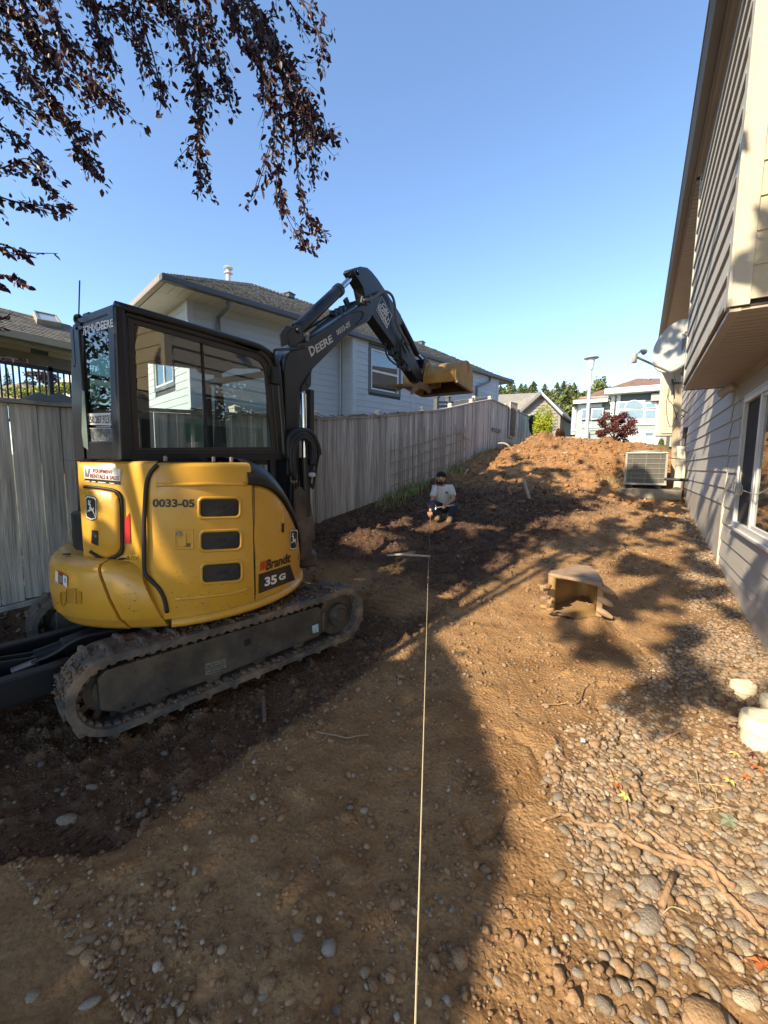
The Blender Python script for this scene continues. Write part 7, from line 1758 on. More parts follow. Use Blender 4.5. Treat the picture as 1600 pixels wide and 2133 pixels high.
# shirt
skin_fig('tee_shirt', [[(P_(922, 1052, 7.72), (.140, .11)), (ab, (.148, .115)), (chest, (.155, .125)), (ubk, (.125, .105)), (P_(920.5, 1013.2, 7.65), .068)],
   [(ubk, (.125, .105)), (shL, .078), (P_(903.5, 1030, 7.57), .070), (P_(900.5, 1036.5, 7.54), .068)], [(ubk, (.125, .105)), (shR, .080), (P_(943, 1029, 7.57), .068), (P_(944.3, 1034, 7.54), .064)]], M_SH, man)
skin_fig('jeans', [[(P_(922, 1052.5, 7.75), .125), (pel, .14), (hpL, .118), (P_(905, 1053.5, 7.56), .102), (knL, .090), (P_(904, 1061, 7.48), .080), (P_(911.5, 1073, 7.61), .068), (P_(912.5, 1076, 7.60), .062)],
   [(pel, .14), (hpR, .118), (P_(940, 1055, 7.56), .102), (knR, .090), (P_(943, 1063, 7.48), .082), (P_(938.5, 1074.5, 7.57), .068), (P_(938, 1078, 7.57), .062)]], M_JN, man)
for (a, t, nx) in ((anL, toL, 0), (anR, toR, 0)):
    heel = a+(a-t)*.10-Vector((0, 0, .035)); toe = Vector((t.x, t.y, t.z)); mid = heel.lerp(toe, .55)
    skin_fig('boot', [[(a+Vector((0, 0, .10)), .062), (a+Vector((0, 0, .02)), .062), (heel.lerp(toe, .22), .060), (mid, (.062, .056)), (toe+(toe-mid).normalized()*.03, (.056, .040))]], M_BT2, man)
# head: cap, hair, beard, face
hc = P_(919, 996.5, 7.595); vdir = (EYE-hc); vdir.z *= .6; vdir.normalize(); hr = Vector((-vdir.y, vdir.x, 0)).normalized()*-1; hu = Vector((0, 0, 1))
def ell(c, rx, ry_, rz, m, nm, parent, sub=2, fn=None):
    b = MB(); v, f_ = ICO3 if sub == 3 else ICO2; pts = []
    for p in v:
        q_ = c+hr*p[0]*rx+vdir*p[1]*ry_+hu*p[2]*rz
        if fn: q_ = fn(q_, p)
        pts.append(q_)
    b.add(pts, [tuple(int(i) for i in t) for t in f_]); return b.build(nm, m, parent, smooth=True)
ell(hc+hu*.0, .074, .088, .112, M_SK, 'head_shape', body, 3)
ell(hc-vdir*.025-hu*.03, .088, .075, .105, M_HR, 'hair', body, 3)
cap = ell(hc+hu*.058-vdir*.008, .087, .098, .074, M_CAP2, 'cap', man, 3); b = MB()
b.lathe([(.088, -.0), (.091, .012), (.088, .025)], hc+hu*.036-vdir*.008, hu, 20); b.build('cap_band', M_CAP2, cap, smooth=True)
ell(hc-hu*.078+vdir*.030, .052, .052, .045, M_HR, 'beard', body, 3)
ell(hc-hu*.040+vdir*.083, .026, .010, .007, M_HR, 'moustache', body); ell(hc-hu*.012+vdir*.092, .011, .016, .022, M_SK, 'nose', body)
ell(hc-hu*.055+vdir*.084, .017, .008, .006, mat('lip', (.30, .12, .09), .5), 'mouth', body)
for s in (-1, 1):
    ell(hc+hu*.022+vdir*.078+hr*.028*s, .015, .010, .007, mat('eye shade', (.05, .03, .025), .5), 'eye', body); ell(hc+hu*.034+vdir*.080+hr*.029*s, .020, .008, .005, M_HR, 'eyebrow', body); ell(hc+hr*.075*s-hu*.005, .010, .018, .028, M_SK, 'ear', body)
cl = lambda x, y: P_(x, y, 7.46); b = MB(); b.sheet([P_(x, y, 7.525) for x, y in ((927, 1026), (929, 1023), (930.5, 1024.5), (932, 1023), (933.5, 1027), (930, 1028.5))]); b.build('chest_print', mat('shirt print', (.09, .06, .035), .8), man)
# hammer
hm = empty('hammer', tuple(haR), 'claw hammer with light handle held by the crouching man', 'hammer')
a = P_(946, 1052, 7.33); e = P_(909, 1057.5, 7.31); MB().tube([a, a.lerp(e, .35), e], [.017, .014, .009], 8).build('handle', mat('hammer handle', (.30, .30, .27), .6), hm, smooth=True)
M_HH = mat('hammer head', (.45, .46, .44), .35, metal=.7); MB().tube([P_(907.5, 1061.5, 7.31), P_(908, 1059, 7.31), P_(908.2, 1057, 7.31)], [.018, .016, .012], 10).build('head', M_HH, hm, smooth='auto')
MB().tube([P_(908.2, 1057, 7.31), P_(908.3, 1054, 7.31), P_(907.2, 1051.2, 7.31)], [.013, .010, .004], 6).build('claw', M_HH, hm)
# string line from the viewpoint to the stick and on to the man's hand
sx = atZ(893, 1159, .34)
for _ in range(5): sx = atZ(893, 1159, tz(sx.x, sx.y)+.03)
a0 = atD(864.5, 2160, .50); ln = MB(); pts = [a0.lerp(sx, t)+Vector((0, 0, 0)) for t in np.linspace(0, 1, 30)]
ln.tube(pts, .00135, 6); tag(ln.build('string_line', mat('cream string', (.70, .60, .36), .8)), 'taut cream string line running from the near foreground to the stick', 'string')
ln = MB(); pts = [sx.lerp(haL-Vector((0, 0, .03)), t)+CR*(.02*math.sin(t*9)*(1-t)) for t in np.linspace(0, 1, 16)]; ln.tube(pts, .004, 5); tag(ln.build('string_line', mat('orange string', (.35, .15, .08), .8)), 'thin reddish string hanging from the crouching man\'s hand to the stick', 'string')
# white stick lying on the dark soil
def gp(px, py, up=.0):
    return hit(px, py, up)
M_STK = mat('pale peeled stick', (.56, .50, .40), .8, var=.15, scale=12)
a = gp(806, 1157, .02); e = gp(896, 1159.5, .03); tag(MB().tube([a, a.lerp(e, .3)+Vector((0, 0, .015)), a.lerp(e, .65)-Vector((0, 0, -.01)), e], [.014, .019, .018, .017], 8).build('white_stick', M_STK, smooth=True), 'straight white stick lying across the dark soil where the string ends', 'stick')
a = gp(1105.5, 1036, .02); e = atD(1091, 999, (a-EYE).dot(CF)-.12); tag(MB().bar(a-Vector((0, 0, .1)), e, .06, .03).build('wooden_stake', M_STK), 'pale wooden stake leaning out of the slope right of the man', 'stake')
a = gp(1065, 1027, .0); e = atD(1059, 1016, (a-EYE).dot(CF)-.05); tag(MB().bar(a-Vector((0, 0, .06)), e, .05, .04).build('stake_stub', mat('tan stub', (.34, .25, .15), .9)), 'short broken tan stake stub beside the longer leaning stake', 'stake')
pk = empty('hand_pick', tuple(gp(970, 985)), 'small T shaped tool lying on the bank by the fence', 'tool')
a = gp(968, 987, .03); e = atD(976, 976, (a-EYE).dot(CF)); MB().tube([a, e], .018, 6).build('handle', M_STK, pk); MB().bar(atD(970, 972, (a-EYE).dot(CF)), atD(983, 978.5, (a-EYE).dot(CF)+.1), .03, .03).build('pick_head', mat('tool iron', (.12, .11, .10), .6), pk)
q0 = gp(1068, 940, 0); D0 = (q0-EYE).dot(CF); tag(MB().tube(curve_pts([atD(1037, 924, D0+.2), atD(1048, 923, D0+.1), atD(1058, 927, D0), atD(1065, 935, D0), atD(1069, 944, D0)]), [.03]*5+[.028]*20, 8).build('bent_pipe', mat('pale pipe', (.34, .29, .22), .7), smooth=True) if False else MB().tube(curve_pts([atD(1037, 924, D0+.2), atD(1048, 923, D0+.1), atD(1058, 927, D0), atD(1065, 935, D0), atD(1069, 944, D0)]), .03, 8).build('bent_pipe', mat('pale pipe', (.34, .29, .22), .7), smooth=True), 'pale bent pipe arching out of the side of the dirt mound', 'pipe')
a = gp(1128, 1010, 0)
# wood chip standing below the track, twigs
a = gp(551, 1500, .02); e = gp(549, 1455, .05); tag(MB().bar(a, e, .02, .03).build('wood_sliver', mat('brown sliver', (.14, .10, .075), .9)), 'short brown wood sliver on the bank below the near track', 'stick')
M_TWG = mat('dry twig', (.30, .22, .14), .9, var=.2); tw = empty('twig', tuple(gp(715, 1530)), 'thin dry forked twig lying in the shaded soil', 'twig')
MB().tube(curve_pts([gp(x, y, .012) for x, y in ((658, 1524), (676, 1528), (700, 1532), (722, 1537), (745, 1533), (768, 1531))]), .0042, 6).build('stem', M_TWG, tw); MB().tube([gp(x, y, .012) for x, y in ((684, 1530), (676, 1540), (660, 1547))], .003, 5).build('side_shoot', M_TWG, tw)
# roots and sticks in the gravel
M_RT2 = mat('root bark', (.36, .22, .12), .9, var=.25, scale=14, bump=.5, bscale=60)
def root(pts, r0, r1, label, m=None, nm='root'):
    P = curve_pts([gp(x, y, .014) for x, y in pts], 5); n_ = len(P); tag(MB().tube([p+Vector((0, 0, .004*math.sin(i*1.3))) for i, p in enumerate(P)], [r0+(r1-r0)*i/(n_-1) for i in range(n_)], 8).build(nm, m or M_RT2, smooth=True), label, 'root')
root([(1128, 1712), (1160, 1698), (1185, 1698), (1205, 1716), (1240, 1721), (1275, 1722), (1305, 1745), (1345, 1768), (1400, 1790), (1450, 1802)], .007, .012, 'long reddish root crossing the gravel from upper left')
root([(1318, 1702), (1350, 1730), (1400, 1765), (1430, 1788), (1470, 1800), (1500, 1825), (1530, 1850)], .008, .013, 'second root running beside the long one to the right')
root([(1450, 1797), (1480, 1812), (1500, 1848), (1520, 1872), (1555, 1905), (1590, 1945)], .013, .010, 'thick root continuing down to the lower right edge')
root([(1268, 1600), (1285, 1645), (1300, 1668), (1308, 1700), (1303, 1728), (1290, 1735)], .004, .008, 'dark thin root hooking down to meet the long root')
root([(1068, 1485), (1085, 1498), (1120, 1515), (1150, 1530), (1172, 1545)], .006, .004, 'dark cracked root on the sunlit clay beside the shadow', mat('dark root', (.13, .07, .04), .9))
root([(1128, 1470), (1170, 1466), (1205, 1462), (1215, 1440), (1226, 1425)], .005, .004, 'thin forked root lying across the clay near the middle')
root([(1155, 1535), (1165, 1562), (1180, 1582), (1205, 1598)], .004, .003, 'fine dark root going down into the gravel rim', MATS['dark root'])
root([(1388, 1410), (1400, 1430), (1406, 1445)], .004, .004, 'short root near the grey gravel patch', MATS['dark root']); root([(1425, 1405), (1412, 1418), (1406, 1440)], .003, .004, 'small curved root beside the grey gravel patch', MATS['dark root'])
root([(1375, 1545), (1392, 1535), (1408, 1527), (1423, 1523)], .010, .006, 'short stubby root stick in the middle gravel')
a = gp(1402, 1822, .03); e = gp(1378, 1888, .02); tag(MB().tube([a, a.lerp(e, .5), e], [.012, .010, .011], 8).build('root', M_RT2, smooth=True), 'short thick root piece lying below the long root', 'root')
root([(1140, 1180), (1100, 1200), (1085, 1196)], .01, .004, 'small root end on the slope left of the bucket') if False else None
# tracks of grass stems
M_STR = mat('straw', (.58, .46, .22), .8)
for k, pts in enumerate((((1450, 1600), (1456, 1640), (1465, 1690)), ((1455, 1632), (1485, 1635), (1520, 1640)), ((1478, 1630), (1490, 1650), (1493, 1662)), ((1455, 1690), (1480, 1688), (1505, 1682)), ((1240, 1640), (1255, 1650), (1260, 1665)), ((1380, 1905), (1400, 1890), (1430, 1900)), ((1330, 1735), (1338, 1728), (1345, 1718)))):
    tag(MB().tube(curve_pts([gp(x, y, .02) for x, y in pts]), .0018, 5).build('straw', M_STR), ['long pale straw standing up the right gravel', 'short straw crossing the long pale straw', 'tiny straw bit right of the crossing straws', 'straw lying level below the crossing straws', 'tiny straw on the left part of the gravel', 'straw near the spindle shaped stone', 'short pale straw lying over the second root'][k], 'straw')
# fallen maple leaves
def fallen(px, py, s, ang, m, label, lob=5):
    c = gp(px, py, .022); N_ = Vector((random.gauss(0, .25), random.gauss(0, .25), 1)).normalized(); t_ = Vector((math.cos(ang), math.sin(ang), 0)); t_ = (t_-N_*t_.dot(N_)).normalized(); b_ = N_.cross(t_)
    pts = []
    for i in range(lob*2):
        w = math.pi*2*i/(lob*2); r_ = s*(1 if i % 2 == 0 else .5); pts.append(c+t_*r_*math.cos(w)+b_*r_*math.sin(w)+N_*(.012*(i % 2)))
    b = MB(); n_ = len(pts); b.add(pts+[c+N_*.006], [(i, (i+1) % n_, n_) for i in range(n_)]); b.tube([c, c-t_*s*1.5+N_*.01], .0012, 4); tag(b.build('fallen_leaf', m, fix=False), label, 'leaf')
M_OR = mat('orange leaf', (.50, .15, .04), .7, var=.25, scale=30); M_YL = mat('yellow leaf fallen', (.50, .42, .14), .7, var=.25, scale=30); M_PU = mat('purple leaf fallen', (.09, .02, .035), .6)
for (px, py, s, a_, m, lb_) in ((1575, 1601, .040, .3, M_OR, 'orange maple leaf in the gravel below the large pipe cap'), (1553, 1620, .022, 1, M_OR, 'small orange leaf scrap left of the bigger orange maple leaf'), (1530, 1572, .028, 2, M_YL, 'yellow leaf in the gravel left of the large pipe cap'), (1568, 1574, .020, .7, M_PU, 'tiny purple leaf beside the large pipe cap'),
    (1527, 1515, .028, .2, M_PU, 'slim purple leaf left of the large pipe cap'), (1520, 1630, .034, 1.4, M_YL, 'pale yellow leaf right of the straws'), (1590, 2018, .045, .5, M_OR, 'orange brown maple leaf at the lower right edge'), (1288, 1640, .024, .4, M_OR, 'orange leaf scrap on the upper gravel'), (1278, 1622, .030, 2.2, M_YL, 'yellow green leaf curl on the upper gravel'), (1300, 1660, .030, 1.1, M_YL, 'lower yellow green leaf curl above the hooked root'),
    (1520, 1712, .050, .1, mat('sage leaf', (.20, .22, .14), .8), 'flat sage green leaf lying on the gravel at right')): fallen(px, py, s, a_, m, lb_)
# plastic scrap
c = gp(1214, 1548, .03); tag(MB().add([c+Vector((-.012, 0, 0)), c+Vector((.014, .004, .004)), c+Vector((.010, .0, .02)), c+Vector((-.006, .002, .024))], [(0, 1, 2, 3)]).build('paper_scrap', mat('blue white paper', (.6, .65, .7), .6), fix=False), 'tiny pale blue scrap at the rim of the gravel', 'litter')
# ================================================================== digging bucket lying on the ground
M_BY = mat('dusty yellow steel', (.48, .30, .10), .72, var=.22, scale=8, col2=(.30, .19, .10), c2scale=4, c2lo=.42, c2hi=.62, bump=.25, bscale=40)
M_BD = mat('rusty tan steel', (.33, .225, .14), .75, var=.25, scale=10, bump=.3, bscale=40)
bc = empty('digging_bucket', tuple(gp(1200, 1285)), 'dusty yellow toothed digging bucket standing on its side in the dirt', 'bucket')
gz_ = tz(*gp(1195, 1283)[:2]); zt_ = gz_+.395
# top side plate (bucket stands on one side plate): outline seen from above at height zt_
tp = [atZ(x, y, zt_) for x, y in ((1142, 1194), (1148, 1188), (1163, 1186), (1205, 1176), (1228, 1178), (1245, 1190), (1254, 1205), (1258, 1216), (1253, 1219), (1200, 1207), (1148, 1198))]
side = Vector((0, 0, -.022))
b = MB(); b.prism(tp, side); b.build('side_plate', M_BD, bc, bevel=.004)
# its doubled cutting rim
b = MB(); b.bar(atZ(1146, 1196, zt_+.004), atZ(1255, 1217, zt_+.004), .045, .03, (0, 0, 1)); b.build('side_cutter', M_BD, bc, bevel=.006)
back_top = [atZ(x, y, zt_-.01) for x, y in ((1148, 1197), (1155, 1190), (1175, 1186), (1205, 1179), (1228, 1181), (1243, 1192), (1250, 1206), (1251, 1213))]
down = Vector((0, 0, -(zt_-gz_)-.06))
b = MB(); sh = curve_pts(back_top, 4); b.grid([sh, [p+down for p in sh]]); o = b.build('bucket_shell', M_BY, bc, smooth=True, fix=False); md = o.modifiers.new('s', 'SOLIDIFY'); md.thickness = .018; md.offset = 0
# lower side plate near the ground
b = MB(); b.prism([p+Vector((0, 0, -(zt_-gz_)+.03)) for p in tp], side); b.build('side_plate', M_BY, bc)
# left post = rounded back tube with mounting ears
lp0 = atZ(1151, 1199, zt_-.01); MB().tube([lp0, lp0+down*.93], .040, 14).build('back_tube', M_BY, bc, smooth='auto')
MB().bar(atZ(1252, 1216, zt_-.02), atZ(1252, 1216, zt_-.02)+down, .05, .03, (0, 1, 0)).build('lip_plate', M_BY, bc, bevel=.004)
def hook(px, py, z, s=1, m=M_BY):
    c = atZ(px, py, z); r_ = -CR; f = Vector((-CF.x, -CF.y, 0)).normalized(); pts = [(0, 0), (-.03, .05), (.03, .10), (.09, .115), (.14, .09), (.165, .04), (.13, .055), (.10, .045), (.07, .005), (.03, -.02)]
    b = MB(); b.prism([c+r_*u*s+f*(-v)*s*.0+f*v*s*.9 for u, v in pts], (0, 0, -.03)); return b.build('mounting_ear', m, bc, bevel=.004)
hook(1144, 1216, zt_-.06, .62); hook(1146, 1257, gz_+.16, .62); hook(1142, 1222, zt_-.11, .55, M_BD); hook(1143, 1240, gz_+.22, .5, M_BD)
MB().tube(curve_pts([atZ(x, y, gz_+.03) for x, y in ((1143, 1270), (1146, 1276), (1158, 1279), (1175, 1281), (1190, 1283))]), .012, 7).build('bottom_rim', M_BD, bc, smooth=True)
# teeth along the lip on the right
lip0 = atZ(1254, 1219, zt_-.03)
for k in range(4):
    z = zt_-.05-k*.115; c = Vector((lip0.x, lip0.y, z)); d = (CR*.80-CF*.55+Vector((0, 0, -.45))); d = (CR*.62+Vector((-CF.x, -CF.y, 0))*.55+Vector((0, 0, -.30))).normalized(); u_ = Vector((0, 0, 1))
    b = MB(); s_ = d.cross(u_).normalized(); L = .115; secs = [(-.03, .026, .026), (.0, .034, .032), (.045, .034, .024), (.08, .028, .013), (L, .017, .004)]
    rows = []
    for (l, w, h) in secs: cc = c+d*l; rows.append([cc+u_*w*math.cos(t)+s_*h*math.sin(t) for t in np.linspace(0, 2*math.pi, 9)])
    b.grid(rows); b.add(rows[-1], [tuple(range(9))]); b.build('tooth', M_BD, bc, smooth=True)
MB().lathe([(0, .004), (.007, .004), (.008, 0)], atZ(1193, 1252, gz_+.03), (0, 0, 1), 10).build('drain_hole', M_SEAL, bc)
# ================================================================== weeds at the foot of the fence
M_WD = leafmat('weed green', (.20, .25, .09), (.32, .33, .16), 6)
def weeds(cx_, cy_, n_, sx_, sy_, h, label, seed):
    q_ = np.random.default_rng(seed); b = MB(); 
    for i in range(n_):
        x = cx_+q_.normal(0, sx_); y = cy_+q_.normal(0, sy_); x = max(x, FX+.05); z = tz(x, y); L = h*q_.uniform(.5, 1.2); w = q_.uniform(0, 6.28); bend = q_.uniform(.1, .6)*L; d = Vector((math.cos(w), math.sin(w), 0)); s_ = Vector((-d.y, d.x, 0))*L*q_.uniform(.03, .09)
        P = [Vector((x, y, z-.02)), Vector((x, y, z+L*.6))+d*bend*.3, Vector((x, y, z+L))+d*bend]
        b.add([P[0]-s_*.5, P[0]+s_*.5, P[1]+s_, P[1]-s_, P[2]], [(0, 1, 2, 3), (3, 2, 4)])
    tag(b.build('weeds', M_WD, fix=False), label, 'weeds', None, 'stuff')
def wq_(px, py): p = atX(px, py, FX+.15); return p
p = wq_(850, 1015); weeds(FX+.22, p.y, 300, .10, .45, .20, 'green weeds growing at the fence foot left of the man', 1)
p = wq_(800, 1055); weeds(FX+.25, p.y, 160, .12, .35, .12, 'low weeds creeping down the bank beside the fence', 2)
p = wq_(950, 960); weeds(FX+.2, p.y, 120, .08, .35, .20, 'weeds against the fence behind the trellis right end', 3)
p = wq_(1000, 950); weeds(FX+.2, p.y, 130, .1, .6, .14, 'weeds on the bank along the upper fence', 4)
p = wq_(1055, 915); weeds(FX+.3, p.y, 90, .12, .4, .16, 'small green weeds below the lattice panel', 5)
# dry grass tuft left of the air conditioner
M_DG2 = mat('dry grass', (.42, .30, .14), .9, var=.3)
c = atY(1278, 992, 12.1); b = MB(); q = np.random.default_rng(3)
for i in range(130):
    x = c.x+q.normal(0, .14); y = c.y+q.normal(0, .2); z = tz(x, y); L = q.uniform(.08, .32); w = q.uniform(0, 6.28); d = Vector((math.cos(w)*.6, math.sin(w)*.6, 1)).normalized(); b.tube([(x, y, z-.02), Vector((x, y, z))+d*L], [.006, .002], 4, cap=False)
tag(b.build('dry_grass', M_DG2), 'tuft of dry straw coloured grass left of the air conditioner', 'grass', None, 'stuff')
# dry leaf litter by the fence foot at left
b = MB()
for i in range(160):
    x = FX+.08+abs(q.normal(0, .14)); y = q.uniform(1.0, 3.2); z = tz(x, y)+.012; s_ = q.uniform(.015, .035); w = q.uniform(0, 6.28); t_ = Vector((math.cos(w), math.sin(w), q.normal(0, .4)))*s_; u_ = Vector((-math.sin(w), math.cos(w), q.normal(0, .4)))*s_*.6; c = Vector((x, y, z))
    b.add([c-t_, c+u_, c+t_+Vector((0, 0, .01)), c-u_], [(0, 1, 2), (0, 2, 3)])
tag(b.build('leaf_litter', mat('dead leaves', (.26, .20, .14), .9, var=.3, scale=20), fix=False), 'dry dead leaves gathered at the foot of the fence behind the machine', 'leaves', None, 'stuff')
# ================================================================== plum tree overhead
M_PL1 = mat('plum leaf', (.060, .022, .028), .45, var=.35, scale=3, objvar=.25, spec=.45)
M_PL2 = mat('plum leaf lit', (.115, .045, .035), .45, var=.35, scale=3, spec=.4)
M_TW1 = mat('plum twig', (.055, .038, .032), .8, var=.2)
plum = empty('plum_tree', (-4.0, -4.6, 0.1), 'purple leaved plum tree with branches drooping into the upper left', 'tree')
trunk_top = Vector((-3.7, -4.2, 2.6))
b = MB(); b.tube(curve_pts([(-4.0, -4.6, -.3), (-3.95, -4.5, 1.2), trunk_top], 5), [.24, .21, .19, .18, .17, .17, .16, .16, .15, .15, .14], 12); b.build('trunk', M_BK, plum)
def leaf_shape(P, T, Nn, L, Wd):
    """pointed, slightly folded leaf: 7 vertices"""
    B = T.cross(Nn).normalized(); Nn = B.cross(T).normalized()
    v = [P, P+T*L*.35+B*Wd*.5+Nn*.1*Wd, P+T*L*.7+B*Wd*.36+Nn*.06*Wd-Nn*L*.04, P+T*L-Nn*L*.10, P+T*L*.7-B*Wd*.36+Nn*.06*Wd-Nn*L*.04, P+T*L*.35-B*Wd*.5+Nn*.1*Wd, P+T*L*.36, P+T*L*.70-Nn*L*.05]
    return v, [(0, 1, 6), (1, 2, 7, 6), (2, 3, 7), (3, 4, 7), (4, 5, 6, 7), (5, 0, 6)]
rl = random.Random(3)
leaves = []      # (pos, dir, normal, length, width)
STR = [  # sight polyline, depth, spread px, leaves
 ([(560, -60), (600, 0), (640, 50), (690, 78)], 2.7, 26, 60), ([(600, -30), (640, 20), (672, 100), (655, 130)], 2.6, 22, 45),
 ([(500, -40), (540, 60), (590, 130), (640, 200), (650, 300)], 2.5, 42, 260), ([(560, 60), (600, 180), (640, 270), (712, 288)], 2.6, 26, 170),
 ([(470, -30), (500, 60), (540, 140), (570, 240), (548, 390)], 2.45, 34, 250), ([(520, 80), (560, 180), (590, 300), (580, 380), (598, 450), (632, 512)], 2.5, 20, 170),
 ([(590, 160), (610, 260), (620, 360), (640, 440), (680, 492)], 2.55, 15, 120), ([(540, 40), (580, 120), (620, 180), (645, 240), (655, 350)], 2.7, 36, 210),
 ([(400, -40), (420, 60), (405, 180), (418, 260), (410, 330), (418, 408)], 2.5, 22, 260), ([(330, -30), (370, 50), (400, 130), (430, 200)], 2.5, 36, 190),
 ([(430, -20), (440, 60), (460, 140), (480, 200)], 2.7, 36, 190), ([(240, -30), (270, 40), (300, 110), (330, 170), (345, 218)], 2.6, 24, 120),
 ([(290, 30), (320, 120), (335, 200), (330, 244)], 2.7, 9, 22), ([(180, -40), (200, 40), (215, 90), (240, 145)], 2.6, 34, 170),
 ([(80, -40), (110, 30), (150, 110), (190, 170), (260, 222)], 2.4, 30, 230), ([(40, -20), (70, 60), (110, 130), (170, 190), (225, 212)], 2.5, 40, 260),
 ([(-40, 40), (20, 110), (80, 180), (130, 240), (170, 310), (200, 356)], 2.4, 26, 230), ([(-60, 130), (0, 190), (70, 230), (140, 250), (205, 288)], 2.45, 24, 180),
 ([(-60, 220), (0, 260), (60, 300), (100, 345)], 2.5, 22, 90), ([(-60, 330), (0, 350), (50, 330), (105, 345)], 2.4, 14, 60), ([(30, 330), (80, 370), (110, 400), (156, 432)], 2.5, 14, 45),
 ([(-60, 380), (0, 410), (60, 425), (150, 432)], 2.3, 17, 110), ([(-50, 520), (0, 508), (50, 525), (120, 528)], 2.2, 10, 42), ([(-50, 575), (0, 572), (45, 582)], 2.2, 11, 34),
 ([(-50, 560), (-10, 590), (10, 600)], 2.2, 10, 14), ([(-60, -20), (20, 20), (60, 60), (90, 110)], 2.5, 40, 200), ([(300, -40), (340, 10), (380, 40), (430, 70)], 2.6, 40, 150),
 ([(120, -40), (180, 0), (240, 20), (330, 30)], 2.6, 34, 200), ([(420, -50), (480, 0), (540, 30), (560, 80)], 2.8, 34, 160), ([(-20, 60), (30, 90), (60, 150), (90, 190)], 2.6, 34, 120),
 ([(540, 200), (600, 200), (640, 225), (660, 250)], 2.7, 30, 110), ([(-30, 655), (5, 662), (28, 650)], 2.3, 5, 7), ([(-30, 690), (10, 680)], 2.3, 5, 4), ([(-30, 748), (12, 745), (50, 752)], 2.3, 4, 8)]
twigs = []
for k, (pl_, dep, spr, cnt) in enumerate(STR):
    cnt = int(cnt*1.8)
    base = curve_pts([atD(x, y, dep+.0*i) for i, (x, y) in enumerate(pl_)], 6)
    if k < 31:
        subs = [base]
        for s in range(max(1, cnt//24)):
            i0 = rl.randrange(0, len(base)-3); o = Vector((rl.gauss(0, 1), rl.gauss(0, 1), rl.gauss(0, .6)))*spr*dep/F_PX*1.0
            ln = rl.randrange(4, 9); q_ = [base[i0]]
            for j in range(1, ln): q_.append(base[min(i0+j, len(base)-1)]+o*(j/ln)+Vector((0, 0, -.008*j)))
            subs.append(q_)
    else: subs = [base]
    for s in subs: twigs.append((s, .0065 if s is base else .0030))
    for j in range(cnt):
        s = subs[0] if rl.random() < .3 else rl.choice(subs); i0 = rl.randrange(0, len(s)-1); f = rl.random(); p = s[i0].lerp(s[i0+1], f)
        d = (s[i0+1]-s[i0]).normalized()
        T = (d*.55+Vector((rl.gauss(0, 1), rl.gauss(0, 1), rl.gauss(0, .8)-.55))*.75).normalized()
        Nn = Vector((rl.gauss(0, 1), rl.gauss(0, 1), rl.gauss(0, 1)+.4)).normalized(); L = rl.uniform(.023, .052)
        leaves.append((p+Vector((rl.gauss(0, 1), rl.gauss(0, 1), rl.gauss(0, 1)))*spr*.22*dep/F_PX, T, Nn, L, L*rl.uniform(.42, .6)))
br = MB()
for pts, r_ in twigs:
    rr_ = [r_*(1-.75*i/(len(pts)-1)) for i in range(len(pts))]
    if r_ > .005: MB().tube(pts, rr_, 6).build('branch', M_TW1, plum)
    else: br.tube(pts, rr_, 5)
tag(br.build('twigs', M_TW1, plum), kind='stuff')
# limbs linking the trunk to the drooping branches
lb = MB()
for tgt in ((2.5, 520, -60), (2.5, 400, -60), (2.4, 100, -70), (2.4, -70, 120), (2.3, -70, 420), (2.6, 250, -60)):
    e_ = atD(tgt[1], tgt[2], tgt[0]); m_ = trunk_top.lerp(e_, .5)+Vector((-.2, 0, .9)); pts = curve_pts([trunk_top-Vector((0, 0, .2)), m_, e_], 6); MB().tube(pts, [.07*(1-.93*i/(len(pts)-1)) for i in range(len(pts))], 7).build('limb', M_BK, plum)
leaves.sort(key=lambda t: -t[3]/((t[0]-EYE).dot(CF)))
LM = []
for k in range(6):
    v, f_ = leaf_shape(Vector((0, 0, 0)), Vector((1, 0, 0)), Vector((0, 0, 1)), 1, .42+.05*k); b = MB(); b.add(v, f_); me = bpy.data.meshes.new('leaf'); me.from_pydata(b.v, [], b.f); me.materials.append(M_PL1); LM.append(me)
for (p, T, Nn, L, Wd) in leaves[:290]:
    o = bpy.data.objects.new('leaf', rl.choice(LM)); COL.objects.link(o); B = T.cross(Nn).normalized(); N2 = B.cross(T).normalized()
    o.matrix_basis = Matrix.Translation(p) @ Matrix((T, -B, N2)).transposed().to_4x4() @ Matrix.Diagonal((L, L, L, 1)); attach(o, plum)
b = MB()
for i, (p, T, Nn, L, Wd) in enumerate(leaves[290:]):
    v, f_ = leaf_shape(p, T, Nn, L, Wd); b.add(v, f_)
tag(b.build('foliage', M_PL1, plum, fix=False), kind='stuff')
